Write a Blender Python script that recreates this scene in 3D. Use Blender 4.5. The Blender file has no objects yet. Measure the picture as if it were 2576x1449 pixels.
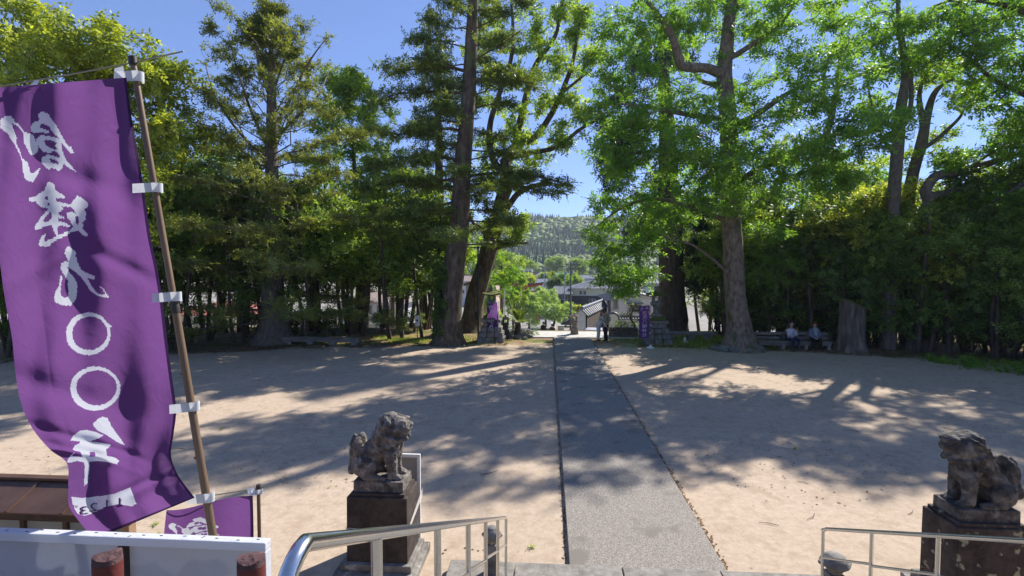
import bpy, bmesh, math, random
import numpy as np
from mathutils import Vector, Matrix, noise as mnoise
from mathutils.geometry import tessellate_polygon
random.seed(7); RNG = np.random.default_rng(11)
R = math.radians
scene = bpy.context.scene
C = scene.collection

# ---------------------------------------------------------------- camera
CAMZ = 4.2
cam_d = bpy.data.cameras.new('camera'); cam = bpy.data.objects.new('camera', cam_d); C.objects.link(cam)
cam_d.sensor_width = 36.0; cam_d.lens = 18.0; cam_d.clip_start = 0.05; cam_d.clip_end = 6000
cam.location = (0, 0, CAMZ); cam.rotation_euler = (R(90 - 2.42), 0, R(4.1))
scene.camera = cam
# ---------------------------------------------------------------- world, sun, exposure
SUN_EL, SUN_AZ = 40.0, 40.0          # azimuth measured from +Y towards +X
world = bpy.data.worlds.new('World'); scene.world = world; world.use_nodes = True
wn = world.node_tree.nodes; wl = world.node_tree.links
sky = wn.new('ShaderNodeTexSky'); sky.sky_type = 'NISHITA'; sky.sun_disc = False
sky.sun_elevation = R(SUN_EL); sky.sun_rotation = R(SUN_AZ); sky.altitude = 5000; sky.air_density = 1.0; sky.dust_density = 0.0; sky.ozone_density = 10.0
gm = wn.new('ShaderNodeGamma'); gm.inputs[1].default_value = 0.65; tn = wn.new('ShaderNodeMix'); tn.data_type = 'RGBA'; tn.blend_type = 'MULTIPLY'; tn.inputs[0].default_value = 1.0; tn.inputs[7].default_value = (1.10, 1.08, 1.29, 1)
wl.new(sky.outputs[0], gm.inputs[0]); wl.new(gm.outputs[0], tn.inputs[6]); wl.new(tn.outputs[2], wn['Background'].inputs[0]); wn['Background'].inputs[1].default_value = 0.15   # softer range between zenith and horizon
sun_d = bpy.data.lights.new('sun', 'SUN'); sun = bpy.data.objects.new('sun', sun_d); C.objects.link(sun)
sun_d.energy = 4.5; sun_d.angle = R(0.6); sun_d.color = (1.0, 0.945, 0.86)
sdir = Vector((math.sin(R(SUN_AZ)) * math.cos(R(SUN_EL)), math.cos(R(SUN_AZ)) * math.cos(R(SUN_EL)), math.sin(R(SUN_EL))))
sun.rotation_euler = sdir.to_track_quat('Z', 'Y').to_euler(); sun.location = (30, 20, 60)
scene.view_settings.view_transform = 'Standard'; scene.view_settings.look = 'None'
scene.view_settings.exposure = 1.0; scene.view_settings.gamma = 1.0; scene.view_settings.use_curve_mapping = False
scene.render.engine = 'CYCLES'
scene.cycles.max_bounces = 7; scene.cycles.diffuse_bounces = 4; scene.cycles.glossy_bounces = 3
scene.cycles.transmission_bounces = 4; scene.cycles.volume_bounces = 0; scene.cycles.transparent_max_bounces = 6
scene.cycles.use_denoising = True; scene.cycles.caustics_reflective = False; scene.cycles.caustics_refractive = False

# ---------------------------------------------------------------- pixel -> place (a pixel is a direction, distance comes from what it touches)
_rot = cam.rotation_euler.to_matrix()
_rt, _up, _fw = _rot @ Vector((1, 0, 0)), _rot @ Vector((0, 1, 0)), _rot @ Vector((0, 0, -1))
F = 1288.0
def ray(px, py): return _fw + _rt * ((px - 1288) / F) + _up * ((724.5 - py) / F)
def W(px, py, Y):                                   # point of the ray on the upright plane at distance Y
    r = ray(px, py); return Vector((0, 0, CAMZ)) + r * (Y / r.y)
def G(px, py, z=0.0):                               # point of the ray on the level plane z
    r = ray(px, py); return Vector((0, 0, CAMZ)) + r * ((z - CAMZ) / r.z)

# ---------------------------------------------------------------- materials
MATS = {}
def pm(name, c1, c2=None, scale=6.0, rough=0.8, bump=0.0, bscale=None, metal=0.0, c3=None, spot=None, spec=0.3, detail=6.0, coords='Object', stretch=None):
    """noise-varied principled material; spot=(colour, scale, threshold) adds blotches of lichen or wear"""
    if name in MATS: return MATS[name]
    m = bpy.data.materials.new(name); m.use_nodes = True; n = m.node_tree.nodes; l = m.node_tree.links
    b = n['Principled BSDF']; b.inputs['Roughness'].default_value = rough; b.inputs['Metallic'].default_value = metal
    b.inputs['Specular IOR Level'].default_value = spec
    tc = n.new('ShaderNodeTexCoord'); src = tc.outputs[coords]
    if stretch:
        mp = n.new('ShaderNodeMapping'); mp.inputs['Scale'].default_value = stretch; l.new(src, mp.inputs[0]); src = mp.outputs[0]
    if c2 is None: b.inputs['Base Color'].default_value = (*c1, 1); col = None
    else:
        t = n.new('ShaderNodeTexNoise'); t.inputs['Scale'].default_value = scale; t.inputs['Detail'].default_value = detail; t.inputs['Roughness'].default_value = 0.65
        l.new(src, t.inputs['Vector'])
        r = n.new('ShaderNodeValToRGB'); e = r.color_ramp.elements
        e[0].position = 0.32; e[0].color = (*c1, 1); e[1].position = 0.68; e[1].color = (*c2, 1)
        if c3: x = e.new(0.5); x.color = (*c3, 1)
        l.new(t.outputs[0], r.inputs[0]); col = r.outputs[0]
        if spot:
            t2 = n.new('ShaderNodeTexNoise'); t2.inputs['Scale'].default_value = spot[1]; t2.inputs['Detail'].default_value = 3
            l.new(src, t2.inputs['Vector'])
            r2 = n.new('ShaderNodeValToRGB'); r2.color_ramp.elements[0].position = spot[2]; r2.color_ramp.elements[1].position = spot[2] + 0.06
            l.new(t2.outputs[0], r2.inputs[0])
            mx = n.new('ShaderNodeMix'); mx.data_type = 'RGBA'; l.new(r2.outputs[0], mx.inputs[0]); l.new(col, mx.inputs[6]); mx.inputs[7].default_value = (*spot[0], 1)
            col = mx.outputs[2]
        l.new(col, b.inputs['Base Color'])
    if bump:
        t3 = n.new('ShaderNodeTexNoise'); t3.inputs['Scale'].default_value = bscale or scale * 3; t3.inputs['Detail'].default_value = 8
        l.new(src, t3.inputs['Vector'])
        bp = n.new('ShaderNodeBump'); bp.inputs['Strength'].default_value = min(1.0, bump); bp.inputs['Distance'].default_value = 0.02 * max(1, bump)
        l.new(t3.outputs[0], bp.inputs['Height']); l.new(bp.outputs[0], b.inputs['Normal'])
    MATS[name] = m; return m

def leafmat(name, dark, light, trans=0.45, glow=1.6, rough=0.5):
    dark, light = [tuple(q * k for q, k in zip(c, (1.45, 1.65, 1.35))) for c in (dark, light)]
    """leaf: diffuse + light coming through; colour differs from leaf to leaf"""
    m = bpy.data.materials.new(name); m.use_nodes = True; n = m.node_tree.nodes; l = m.node_tree.links
    b = n['Principled BSDF']; out = n['Material Output']; b.inputs['Roughness'].default_value = rough; b.inputs['Specular IOR Level'].default_value = 0.35
    a = n.new('ShaderNodeAttribute'); a.attribute_name = 'tint'
    r = n.new('ShaderNodeValToRGB'); r.color_ramp.elements[0].color = (*dark, 1); r.color_ramp.elements[1].color = (*light, 1)
    r.color_ramp.elements[0].position = 0.15; r.color_ramp.elements[1].position = 0.9
    l.new(a.outputs['Fac'], r.inputs[0]); l.new(r.outputs[0], b.inputs['Base Color'])
    t = n.new('ShaderNodeBsdfTranslucent')
    mc = n.new('ShaderNodeMix'); mc.data_type = 'RGBA'; mc.blend_type = 'MULTIPLY'; mc.inputs[0].default_value = 1.0
    l.new(r.outputs[0], mc.inputs[6]); mc.inputs[7].default_value = (glow * 1.2, glow * 1.15, glow * 0.45, 1); l.new(mc.outputs[2], t.inputs[0])
    ms = n.new('ShaderNodeMixShader'); ms.inputs[0].default_value = trans
    l.new(b.outputs[0], ms.inputs[1]); l.new(t.outputs[0], ms.inputs[2]); l.new(ms.outputs[0], out.inputs[0])
    MATS[name] = m; return m

def clothmat(name, col, trans=0.5, rough=0.7, tcol=None, weave=400):
    m = bpy.data.materials.new(name); m.use_nodes = True; n = m.node_tree.nodes; l = m.node_tree.links
    b = n['Principled BSDF']; out = n['Material Output']; b.inputs['Roughness'].default_value = rough; b.inputs['Specular IOR Level'].default_value = 0.15
    b.inputs['Base Color'].default_value = (*col, 1)
    t = n.new('ShaderNodeBsdfTranslucent'); t.inputs[0].default_value = (*(tcol or col), 1)
    tc = n.new('ShaderNodeTexCoord'); nz = n.new('ShaderNodeTexNoise'); nz.inputs['Scale'].default_value = 9; nz.inputs['Detail'].default_value = 5; nz.inputs['Distortion'].default_value = 1.2; l.new(tc.outputs['Object'], nz.inputs['Vector'])
    bp = n.new('ShaderNodeBump'); bp.inputs['Strength'].default_value = .32; bp.inputs['Distance'].default_value = .02; l.new(nz.outputs[0], bp.inputs['Height']); l.new(bp.outputs[0], b.inputs['Normal']); l.new(bp.outputs[0], t.inputs['Normal'])
    ms = n.new('ShaderNodeMixShader'); ms.inputs[0].default_value = trans
    l.new(b.outputs[0], ms.inputs[1]); l.new(t.outputs[0], ms.inputs[2]); l.new(ms.outputs[0], out.inputs[0])
    MATS[name] = m; return m

# ---------------------------------------------------------------- things and parts
BASE = {}
def tag(o, label=None, cat=None, group=None, kind=None):
    if label: o['label'] = label
    if cat: o['category'] = cat
    if group: o['group'] = group
    if kind: o['kind'] = kind
    return o
def thing(name, loc, label, cat, group=None):
    o = bpy.data.objects.new(name, None); C.objects.link(o); o.location = loc; o.empty_display_size = 0.2
    BASE[o.name] = Vector(loc); return tag(o, label, cat, group)
def link(name, me, mat, parent=None, smooth=False):
    """mesh data in world coordinates -> object (moved to its parent's origin)"""
    o = bpy.data.objects.new(name, me); C.objects.link(o)
    if mat is not None:
        for mm in (mat if isinstance(mat, (list, tuple)) else [mat]): me.materials.append(mm)
    b = Vector((0, 0, 0))
    if parent is not None:
        b = BASE[parent.name]; o.parent = parent; me.transform(Matrix.Translation(-b))
    BASE[o.name] = b
    if smooth: me.polygons.foreach_set('use_smooth', np.ones(len(me.polygons), bool))
    me.update(); return o
def copy_tree(o, loc=None, rotz=None, scale=None, label=None, group=None, parent=None):
    c = o.copy(); C.objects.link(c); c.parent = parent
    if parent is None:
        if loc is not None: c.location = loc
        if rotz is not None: c.rotation_euler = (0, 0, rotz)
        if scale is not None: c.scale = scale if hasattr(scale, '__len__') else (scale,) * 3
        if label: c['label'] = label
        if group: c['group'] = group
    for ch in o.children: copy_tree(ch, parent=c)
    return c

class MB:
    def __init__(s): s.v = []; s.f = []; s.mi = []; s.cur = 0
    def add(s, vs, fs):
        k = len(s.v); s.v += [tuple(v) for v in vs]; s.f += [tuple(i + k for i in f) for f in fs]; s.mi += [s.cur] * len(fs)
    def box(s, c, size, rz=0.0, taper=1.0, rx=0.0, ry=0.0, jit=0.0):
        M = Matrix.Rotation(rz, 3, 'Z') @ Matrix.Rotation(ry, 3, 'Y') @ Matrix.Rotation(rx, 3, 'X'); c = Vector(c); vs = []
        for z in (-.5, .5):
            t = taper if z > 0 else 1.0
            for x, y in ((-.5, -.5), (.5, -.5), (.5, .5), (-.5, .5)):
                vs.append(c + M @ Vector(((x * t + random.uniform(-jit, jit)) * size[0], (y * t + random.uniform(-jit, jit)) * size[1], (z + random.uniform(-jit, jit)) * size[2])))
        s.add(vs, [(3, 2, 1, 0), (4, 5, 6, 7), (0, 1, 5, 4), (1, 2, 6, 5), (2, 3, 7, 6), (3, 0, 4, 7)]); return s
    def tube(s, pts, rad, n=8, cap=True, jit=0.0, lump=0.0):
        pts = [Vector(p) for p in pts]; k = len(pts)
        if not hasattr(rad, '__len__'): rad = [rad] * k
        d0 = (pts[1] - pts[0]).normalized()
        u = d0.orthogonal().normalized(); vs = []
        for i in range(k):
            d = (pts[min(i + 1, k - 1)] - pts[max(i - 1, 0)]).normalized()
            u = (u - d * u.dot(d)).normalized(); w = d.cross(u)
            for j in range(n):
                a = 2 * math.pi * j / n; r = rad[i]
                if lump:
                    q = pts[i] + (u * math.cos(a) + w * math.sin(a)) * r
                    r *= 1 + lump * mnoise.noise(Vector((q.x * 2.2, q.y * 2.2, q.z * 0.55))) + lump * .5 * mnoise.noise(q * 4.5)
                vs.append(pts[i] + (u * math.cos(a) + w * math.sin(a)) * r)
        fs = [(i * n + j, i * n + (j + 1) % n, (i + 1) * n + (j + 1) % n, (i + 1) * n + j) for i in range(k - 1) for j in range(n)]
        s.add(vs, fs)
        if cap: s.add(vs[:n][::-1], [tuple(range(n))]); s.add(vs[-n:], [tuple(range(n))])
        return s
    def lathe(s, prof, c, n=16, rot=0.0, sq=1.0):
        c = Vector(c); vs = [c + Vector((r * math.cos(rot + 2 * math.pi * j / n), r * sq * math.sin(rot + 2 * math.pi * j / n), z)) for r, z in prof for j in range(n)]
        k = len(prof)
        fs = [(i * n + j, i * n + (j + 1) % n, (i + 1) * n + (j + 1) % n, (i + 1) * n + j) for i in range(k - 1) for j in range(n)]
        s.add(vs, fs); s.add(vs[:n][::-1], [tuple(range(n))]); s.add(vs[-n:], [tuple(range(n))]); return s
    def prism(s, poly, d):
        """planar polygon of 3-D points pushed by the vector d"""
        d = Vector(d); p = [Vector(q) for q in poly]; n = len(p)
        s.add(p + [q + d for q in p], [tuple(range(n - 1, -1, -1)), tuple(range(n, 2 * n))] + [(i, (i + 1) % n, n + (i + 1) % n, n + i) for i in range(n)]); return s
    def ico(s, c, r, sub=2, amp=0.0, freq=2.0, seed=0.0):
        bm = bmesh.new(); bmesh.ops.create_icosphere(bm, subdivisions=sub, radius=1.0); c = Vector(c)
        r = Vector(r) if hasattr(r, '__len__') else Vector((r, r, r)); vs = []
        for v in bm.verts:
            q = v.co * (1 + amp * mnoise.noise(v.co * freq + Vector((seed, seed * 1.7, seed * .3))))
            vs.append(c + Vector((q.x * r.x, q.y * r.y, q.z * r.z)))
        s.add(vs, [tuple(v.index for v in f.verts) for f in bm.faces]); bm.free(); return s
    def rot(s, M, about):
        about = Vector(about); s.v = [tuple(about + M @ (Vector(v) - about)) for v in s.v]; return s
    def mesh(s, name='mesh'):
        me = bpy.data.meshes.new(name); me.from_pydata(s.v, [], s.f)
        if any(s.mi): me.polygons.foreach_set('material_index', s.mi)
        return me
    def build(s, name, mat, parent=None, smooth=False, bevel=0.0, auto=False):
        o = link(name, s.mesh(name), mat, parent, smooth)
        if bevel:
            b = o.modifiers.new('bevel', 'BEVEL'); b.width = bevel; b.segments = 2; b.limit_method = 'ANGLE'
        return o

def npmesh(name, V, Fq, tint=None):
    """fast mesh from arrays: V (n,3), Fq (m,4) or (m,3)"""
    me = bpy.data.meshes.new(name); V = np.asarray(V, np.float32); Fq = np.asarray(Fq, np.int32); k = Fq.shape[1]
    me.vertices.add(len(V)); me.vertices.foreach_set('co', V.ravel())
    me.loops.add(Fq.size); me.loops.foreach_set('vertex_index', Fq.ravel())
    me.polygons.add(len(Fq)); me.polygons.foreach_set('loop_start', np.arange(0, Fq.size, k, dtype=np.int32))
    if tint is not None:
        a = me.attributes.new('tint', 'FLOAT', 'POINT'); a.data.foreach_set('value', np.asarray(tint, np.float32))
    me.update(calc_edges=True); me.validate(); return me

SIDE = bpy.data.scenes.new('workshop')                # empty side scene, so that evaluating one object stays quick
def evaluated(o):
    SIDE.collection.objects.link(o)
    with bpy.context.temp_override(scene=SIDE, view_layer=SIDE.view_layers[0]):
        me = bpy.data.meshes.new_from_object(o.evaluated_get(bpy.context.evaluated_depsgraph_get()))
    bpy.data.objects.remove(o); return me
def remesh(build_fn, voxel, smooth=4, name='m'):
    """one continuous skin over a cluster of shapes"""
    mb = MB(); build_fn(mb); me = mb.mesh(name); o = bpy.data.objects.new('tmp', me)
    md = o.modifiers.new('r', 'REMESH'); md.mode = 'VOXEL'; md.voxel_size = voxel
    if smooth:
        sm = o.modifiers.new('s', 'SMOOTH'); sm.iterations = smooth; sm.factor = 0.5
    out = evaluated(o); bpy.data.meshes.remove(me)
    out.polygons.foreach_set('use_smooth', np.ones(len(out.polygons), bool)); return out

def spline(P, k=6):
    """Catmull-Rom through the points"""
    P = [Vector(p) for p in P]; out = []
    for i in range(len(P) - 1):
        a, b, c, d = P[max(i - 1, 0)], P[i], P[i + 1], P[min(i + 2, len(P) - 1)]
        for j in range(k):
            t = j / k
            out.append(0.5 * ((2 * b) + (c - a) * t + (2 * a - 5 * b + 4 * c - d) * t * t + (3 * b - a - 3 * c + d) * t ** 3))
    out.append(P[-1]); return out
def lerp(a, b, t): return a + (b - a) * t
def sstep(a, b, x):
    t = min(1, max(0, (x - a) / (b - a))); return t * t * (3 - 2 * t)
# ================================================================ ground, path, stairs, hill
EDGE = 32.6                                           # far rim of the shrine terrace
LOW = -7.5
def ground_z(x, y):
    z = LOW * sstep(EDGE, EDGE + 26, y) if y > EDGE else 0.0
    if y < EDGE + 3 and y > 22 and not (-1.2 < x < 4.0):
        z += 0.10 * (mnoise.noise(Vector((x * .35, y * .35, 3))) + .3) * sstep(23.5, 28, y) * sstep(0, 3, min(abs(x + 1.2), abs(x - 4.0)))
    if y < 24: z += 0.012 * mnoise.noise(Vector((x * .4, y * .4, 0)))
    return z
def axis(parts):
    a = []
    for s, e, st in parts: a += list(np.arange(s, e, st))
    return np.array(a + [parts[-1][1]])
gx = axis([(-1600, -300, 130), (-300, -60, 30), (-60, -30, 5), (-30, 30, 0.75), (30, 60, 5), (60, 300, 30), (300, 1600, 130)])
gy = axis([(-60, 2, 6), (2, 48, 0.75), (48, 80, 3), (80, 200, 15), (200, 1600, 100)])
V = [(x, y, ground_z(x, y)) for y in gy for x in gx]; nx = len(gx)
Fq = [(j * nx + i, j * nx + i + 1, (j + 1) * nx + i + 1, (j + 1) * nx + i) for j in range(len(gy) - 1) for i in range(nx - 1)]

def ground_material():
    m = bpy.data.materials.new('shrine_ground'); m.use_nodes = True; n = m.node_tree.nodes; l = m.node_tree.links; b = n['Principled BSDF']
    b.inputs['Roughness'].default_value = 0.95; b.inputs['Specular IOR Level'].default_value = 0.1
    tc = n.new('ShaderNodeTexCoord'); P = tc.outputs['Object']
    def noise(s, d=6, ro=.6):
        t = n.new('ShaderNodeTexNoise'); t.inputs['Scale'].default_value = s; t.inputs['Detail'].default_value = d; t.inputs['Roughness'].default_value = ro; l.new(P, t.inputs['Vector']); return t.outputs[0]
    def ramp(x, stops):
        r = n.new('ShaderNodeValToRGB'); e = r.color_ramp.elements
        e[0].position, e[0].color = stops[0][0], (*stops[0][1], 1); e[1].position, e[1].color = stops[1][0], (*stops[1][1], 1)
        for p, c in stops[2:]: q = e.new(p); q.color = (*c, 1)
        l.new(x, r.inputs[0]); return r.outputs[0]
    def mix(f, a, b2, bt='MIX'):
        x = n.new('ShaderNodeMix'); x.data_type = 'RGBA'; x.blend_type = bt
        if hasattr(f, 'links'): l.new(f, x.inputs[0])
        else: x.inputs[0].default_value = f
        for k, s in ((6, a), (7, b2)):
            if hasattr(s, 'links'): l.new(s, x.inputs[k])
            else: x.inputs[k].default_value = (*s, 1)
        return x.outputs[2]
    def math_(op, a, b2=None):
        x = n.new('ShaderNodeMath'); x.operation = op
        for k, s in ((0, a), (1, b2)):
            if s is None: continue
            if hasattr(s, 'links'): l.new(s, x.inputs[k])
            else: x.inputs[k].default_value = s
        return x.outputs[0]
    sand = ramp(noise(0.35, 8), [(.3, (0.385, 0.300, 0.219)), (.7, (0.492, 0.391, 0.295))])
    sand = mix(.55, sand, ramp(noise(9, 8, .75), [(.3, (0.327, 0.255, 0.188)), (.7, (0.573, 0.463, 0.359))]))
    # scuffed darker patches and grit
    sand = mix(ramp(noise(1.3, 4), [(.56, (0, 0, 0)), (.72, (.55, .55, .55))]), sand, (0.295, 0.219, 0.156))
    sand = mix(ramp(noise(60, 2), [(.66, (0, 0, 0)), (.70, (.8, .8, .8))]), sand, (0.164, 0.124, 0.087))
    sand = mix(ramp(noise(14, 3, .5), [(.68, (0, 0, 0)), (.74, (.7, .7, .7))]), sand, (0.180, 0.136, 0.095))
    sand = mix(ramp(noise(3.2, 5, .7), [(.50, (0, 0, 0)), (.66, (.5, .5, .5))]), sand, (.30, .235, .165))
    soil = ramp(noise(1.8, 8, .7), [(.3, (.13, .085, .05)), (.5, (.22, .15, .09)), (.7, (.32, .23, .14))])
    soil = mix(ramp(noise(25, 4), [(.5, (0, 0, 0)), (.62, (1, 1, 1))]), soil, ramp(noise(40, 2), [(.3, (.17, .09, .045)), (.7, (.40, .26, .14))]))
    moss = ramp(noise(12, 6), [(.3, (.06, .075, .02)), (.7, (.19, .21, .06))])
    soil = mix(ramp(noise(.55, 5), [(.46, (0, 0, 0)), (.60, (1, 1, 1))]), soil, moss)
    sx = n.new('ShaderNodeSeparateXYZ'); l.new(P, sx.inputs[0])
    # edge of the bare court: y runs closer to the camera far from the path axis
    ax = math_('ABSOLUTE', math_('SUBTRACT', sx.outputs[0], 1.3))
    lim = math_('SUBTRACT', 27.3, math_('MULTIPLY', math_('POWER', math_('DIVIDE', ax, 20.0), 2.0), 4.2))
    wob = math_('MULTIPLY', math_('SUBTRACT', noise(.6, 8, .65), .5), 6.0)
    d = math_('ADD', math_('SUBTRACT', sx.outputs[1], lim), wob)
    f = n.new('ShaderNodeMapRange'); l.new(d, f.inputs[0]); f.inputs[1].default_value = -.6; f.inputs[2].default_value = .9
    col = mix(f.outputs[0], sand, soil)
    # town level further off: pale paved ground and fields
    g = n.new('ShaderNodeMapRange'); l.new(sx.outputs[1], g.inputs[0]); g.inputs[1].default_value = 35; g.inputs[2].default_value = 37
    town = ramp(noise(.05, 4), [(.42, (.30, .28, .25)), (.55, (.24, .22, .19)), (.62, (.10, .14, .04))])
    col = mix(g.outputs[0], col, town)
    l.new(col, b.inputs['Base Color'])
    h = math_('ADD', math_('MULTIPLY', noise(40, 8, .7), .6), math_('MULTIPLY', noise(7, 6), .6))
    bp = n.new('ShaderNodeBump'); bp.inputs['Strength'].default_value = .4; bp.inputs['Distance'].default_value = .025; l.new(h, bp.inputs['Height']); l.new(bp.outputs[0], b.inputs['Normal'])
    return m
tag(link('ground', npmesh('ground', V, Fq), ground_material(), None, True), kind='structure')

# --- paved approach: raised strip of exposed aggregate concrete
PX0, PX1 = 0.30, 2.42
aggregate = pm('exposed_aggregate', (.125, .110, .095), (.40, .365, .32), 55, .9, .5, 90, c3=(.24, .216, .188), detail=3, spot=((.185, .166, .145), 1.1, .57))
mb = MB(); ys = [6.9, 14.6, 22.2, 29.9]
P0 = []
for a, b2 in zip(ys[:-1], ys[1:]): mb.box(((PX0 + PX1) / 2, (a + b2) / 2, 0.01), (PX1 - PX0, b2 - a - .012, .15))
tag(mb.build('paved_path', aggregate, None, bevel=.008), kind='structure')
# forecourt of pale concrete before the far stairs
pale = pm('pale_concrete', (.40, .385, .36), (.56, .54, .51), 3, .9, .2, 40)
mb = MB(); mb.box(((PX0 + PX1) / 2 + .7, 31.27, -.08), (6.6, 2.72, .30)); tag(mb.build('forecourt_paving', pale, None, bevel=.01), kind='structure')

# --- stairs going down beyond the rim
st = thing('far_stairs', (1.35, EDGE, 0), 'pale concrete stairs dropping away at the end of the paved path', 'stairs')
for i in range(38):
    y0 = EDGE + .03 + i * .40; mb = MB(); mb.box((1.35, y0 + .2, -.09 - i * .18 - .25), (5.2, .40, .5)); mb.build('step', pale, st)
# --- stairs going up to the camera, stone landing at their foot
stone_d = pm('weathered_stone', (.10, .09, .08), (.30, .28, .25), 5, .9, .5, 25, spot=((.42, .40, .35), 9, .62))
st = thing('near_stairs', (1.35, 6.1, 0), 'stone stairs with metal handrails leading up from the landing', 'stairs')
for i in range(14):
    mb = MB(); mb.box((1.35, 6.02 - i * .385 - .19, .09 + i * .18), (4.4, .40, .19)); mb.build('step', stone_d, st, bevel=.01)
pale_st = pm('landing_stone', (.15, .138, .122), (.30, .28, .25), 7, .9, .4, 40)
ld = thing('stone_landing', (1.35, 6.6, 0), 'low stone landing of long slabs where the paved path meets the stairs', 'landing')
xs = [-1.35, -.45, 1.0, 2.3, 4.05]
for a, b2 in zip(xs[:-1], xs[1:]):
    mb = MB(); mb.box(((a + b2) / 2, 6.43, .02), (b2 - a - .012, .90, .22), jit=.004); mb.build('slab', pale_st, ld, bevel=.012)
# terrace the camera stands on, with its retaining wall
tw = thing('terrace', (-6, 1.2, 0), 'stone terrace with retaining wall beside the stairs', 'terrace')
for sx, x0, x1 in ((-1, -14.0, -.86), (1, 3.56, 14.0)):
    mb = MB(); mb.box(((x0 + x1) / 2, -8.35, 1.27), (x1 - x0, 21.3, 2.54)); mb.build('retaining_wall', stone_d, tw)
mb = MB(); mb.box((1.35, -9.3, 1.27), (4.4, 19.8, 2.5)); mb.build('platform', stone_d, tw)
STONE = stone_d

# --- wooded hill beyond the town
def hill_z(x, y):
    px = x / y * 800
    H = 78 + 10 * math.sin(px * .011 + 1.35) + 7 * mnoise.noise(Vector((x * .006, 3, 0)))
    H += 20 * sstep(150, 420, x) + 12 * sstep(150, 500, -x)
    t = sstep(400, 880, y); b = 0.55 * t + .45 * t * t
    f = 9 * math.exp(-((y - 470) / 50) ** 2) * (1 + mnoise.noise(Vector((x * .02, 7, 0))))
    return LOW - 2 + H * b * (1 - .5 * sstep(900, 1400, y)) + f + 6 * mnoise.noise(Vector((x * .012, y * .012, 5))) * sstep(420, 520, y)
hx = axis([(-1500, -300, 100), (-300, 400, 12), (400, 1500, 100)]); hy = axis([(400, 960, 12), (960, 1500, 60)])
V = [(x, y, hill_z(x, y)) for y in hy for x in hx]; nx = len(hx)
Fq = [(j * nx + i, j * nx + i + 1, (j + 1) * nx + i + 1, (j + 1) * nx + i) for j in range(len(hy) - 1) for i in range(nx - 1)]
tag(link('hill', npmesh('hill', V, Fq), pm('hill_soil', (.03, .05, .015), (.05, .075, .025), .05), None, True), kind='structure')
# the wood on it: far-off mass of crowns
def ico_arrays(sub):
    bm = bmesh.new(); bmesh.ops.create_icosphere(bm, subdivisions=sub, radius=1.0); bm.verts.ensure_lookup_table()
    v = np.array([q.co[:] for q in bm.verts]); f = np.array([[q.index for q in x.verts] for x in bm.faces]); bm.free(); return v, f
ICO2 = ico_arrays(2); ICO1 = ico_arrays(1)
cone_v = np.array([[math.cos(a) * r, math.sin(a) * r, z] for r, z in ((.55, -.6), (1.0, -.3), (.72, .25), (.62, .3), (.38, .8), (.30, .85), (.04, 1.55)) for a in np.arange(8) * math.pi / 4])
cone_f = np.array([[i * 8 + j, i * 8 + (j + 1) % 8, (i + 1) * 8 + (j + 1) % 8] for i in range(6) for j in range(8)] + [[i * 8 + j, (i + 1) * 8 + (j + 1) % 8, (i + 1) * 8 + j] for i in range(6) for j in range(8)])
Vs, Fs, Ts, k = [], [], [], 0
def hill_tree(x, y, near):
    global k
    cl = mnoise.noise(Vector((x * .011, y * .011, 2))) + .35 * mnoise.noise(Vector((x * .04, y * .04, 9)))
    con = cl > .07
    v, f = (cone_v, cone_f) if con else (ICO2 if near else ICO1)
    r = random.uniform(2.2, 3.4) if con else random.uniform(3.2, 8.0)
    if not near: r *= 1.9
    q = v.copy()
    if not con:
        ph = random.random() * 50
        q *= (1 + .22 * np.sin(v[:, :1] * 5 + ph) * np.cos(v[:, 1:2] * 4.5 + ph) + .2 * np.sin(v[:, 2:3] * 7 + ph * 2) + RNG.normal(0, .07, (len(v), 1)))
        q[:, 2] *= .8
    else:
        q = q * (1 + RNG.normal(0, .13, (len(v), 1))); q[:, 2] *= 2.2
    q = q * r + np.array([x, y, hill_z(x, y) + (r * 1.1 if con else r * .45)])
    t = (random.uniform(0, .3) if con else random.uniform(.4, 1.0))
    Vs.append(q); Fs.append(f + k); Ts.append(np.full(len(v), t)); k += len(v)
for _ in range(3000):
    y = random.uniform(425, 905); x = random.uniform(-.16, .22) * y; hill_tree(x, y, True)
for _ in range(1700):
    y = random.uniform(425, 950); x = random.uniform(-1.35, 1.35) * y
    if -.16 < x / y < .22: continue
    hill_tree(x, y, False)
forest_leaf = leafmat('far_forest', (.020, .042, .022), (.12, .145, .036), .15, 1.1, .8)
tag(link('hillside_forest', npmesh('forest', np.concatenate(Vs), np.concatenate(Fs), np.concatenate(Ts)), forest_leaf, None, False), kind='stuff', label='mixed conifer and broadleaf forest covering the far hill', cat='forest')
# ================================================================ trees
bark_fir = pm('bark_fir', (.05, .037, .027), (.20, .15, .108), 5, .95, 1.0, 14, c3=(.11, .08, .057), spot=((.10, .12, .045), 2.6, .58), stretch=(1, 1, .35))
bark_pale = pm('bark_pale', (.085, .062, .045), (.30, .23, .165), 6, .95, 1.0, 16, c3=(.19, .145, .105), spot=((.09, .105, .045), 3.0, .60), stretch=(1, 1, .5))
bark_dark = pm('bark_dark', (.045, .034, .026), (.13, .095, .07), 6, .95, 1.0, 14, stretch=(1, 1, .3))
bark_grey = pm('bark_grey', (.08, .065, .05), (.20, .165, .13), 7, .95, .8, 20, stretch=(1, 1, .5))
L_yellow = leafmat('leaf_yellow_green', (.10, .125, .022), (.32, .31, .05), .44, 1.5)
L_olive = leafmat('leaf_olive', (.050, .060, .020), (.19, .19, .06), .36, 1.4)
L_fir = leafmat('leaf_fir', (.036, .055, .020), (.15, .17, .045), .38, 1.5)
L_camphor = leafmat('leaf_camphor', (.07, .115, .022), (.24, .28, .06), .46, 1.5)
L_cedar = leafmat('leaf_cedar', (.018, .030, .013), (.05, .075, .028), .2, 1.2)
L_broad = leafmat('leaf_broad', (.045, .095, .022), (.15, .225, .045), .52, 1.6)
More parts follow.
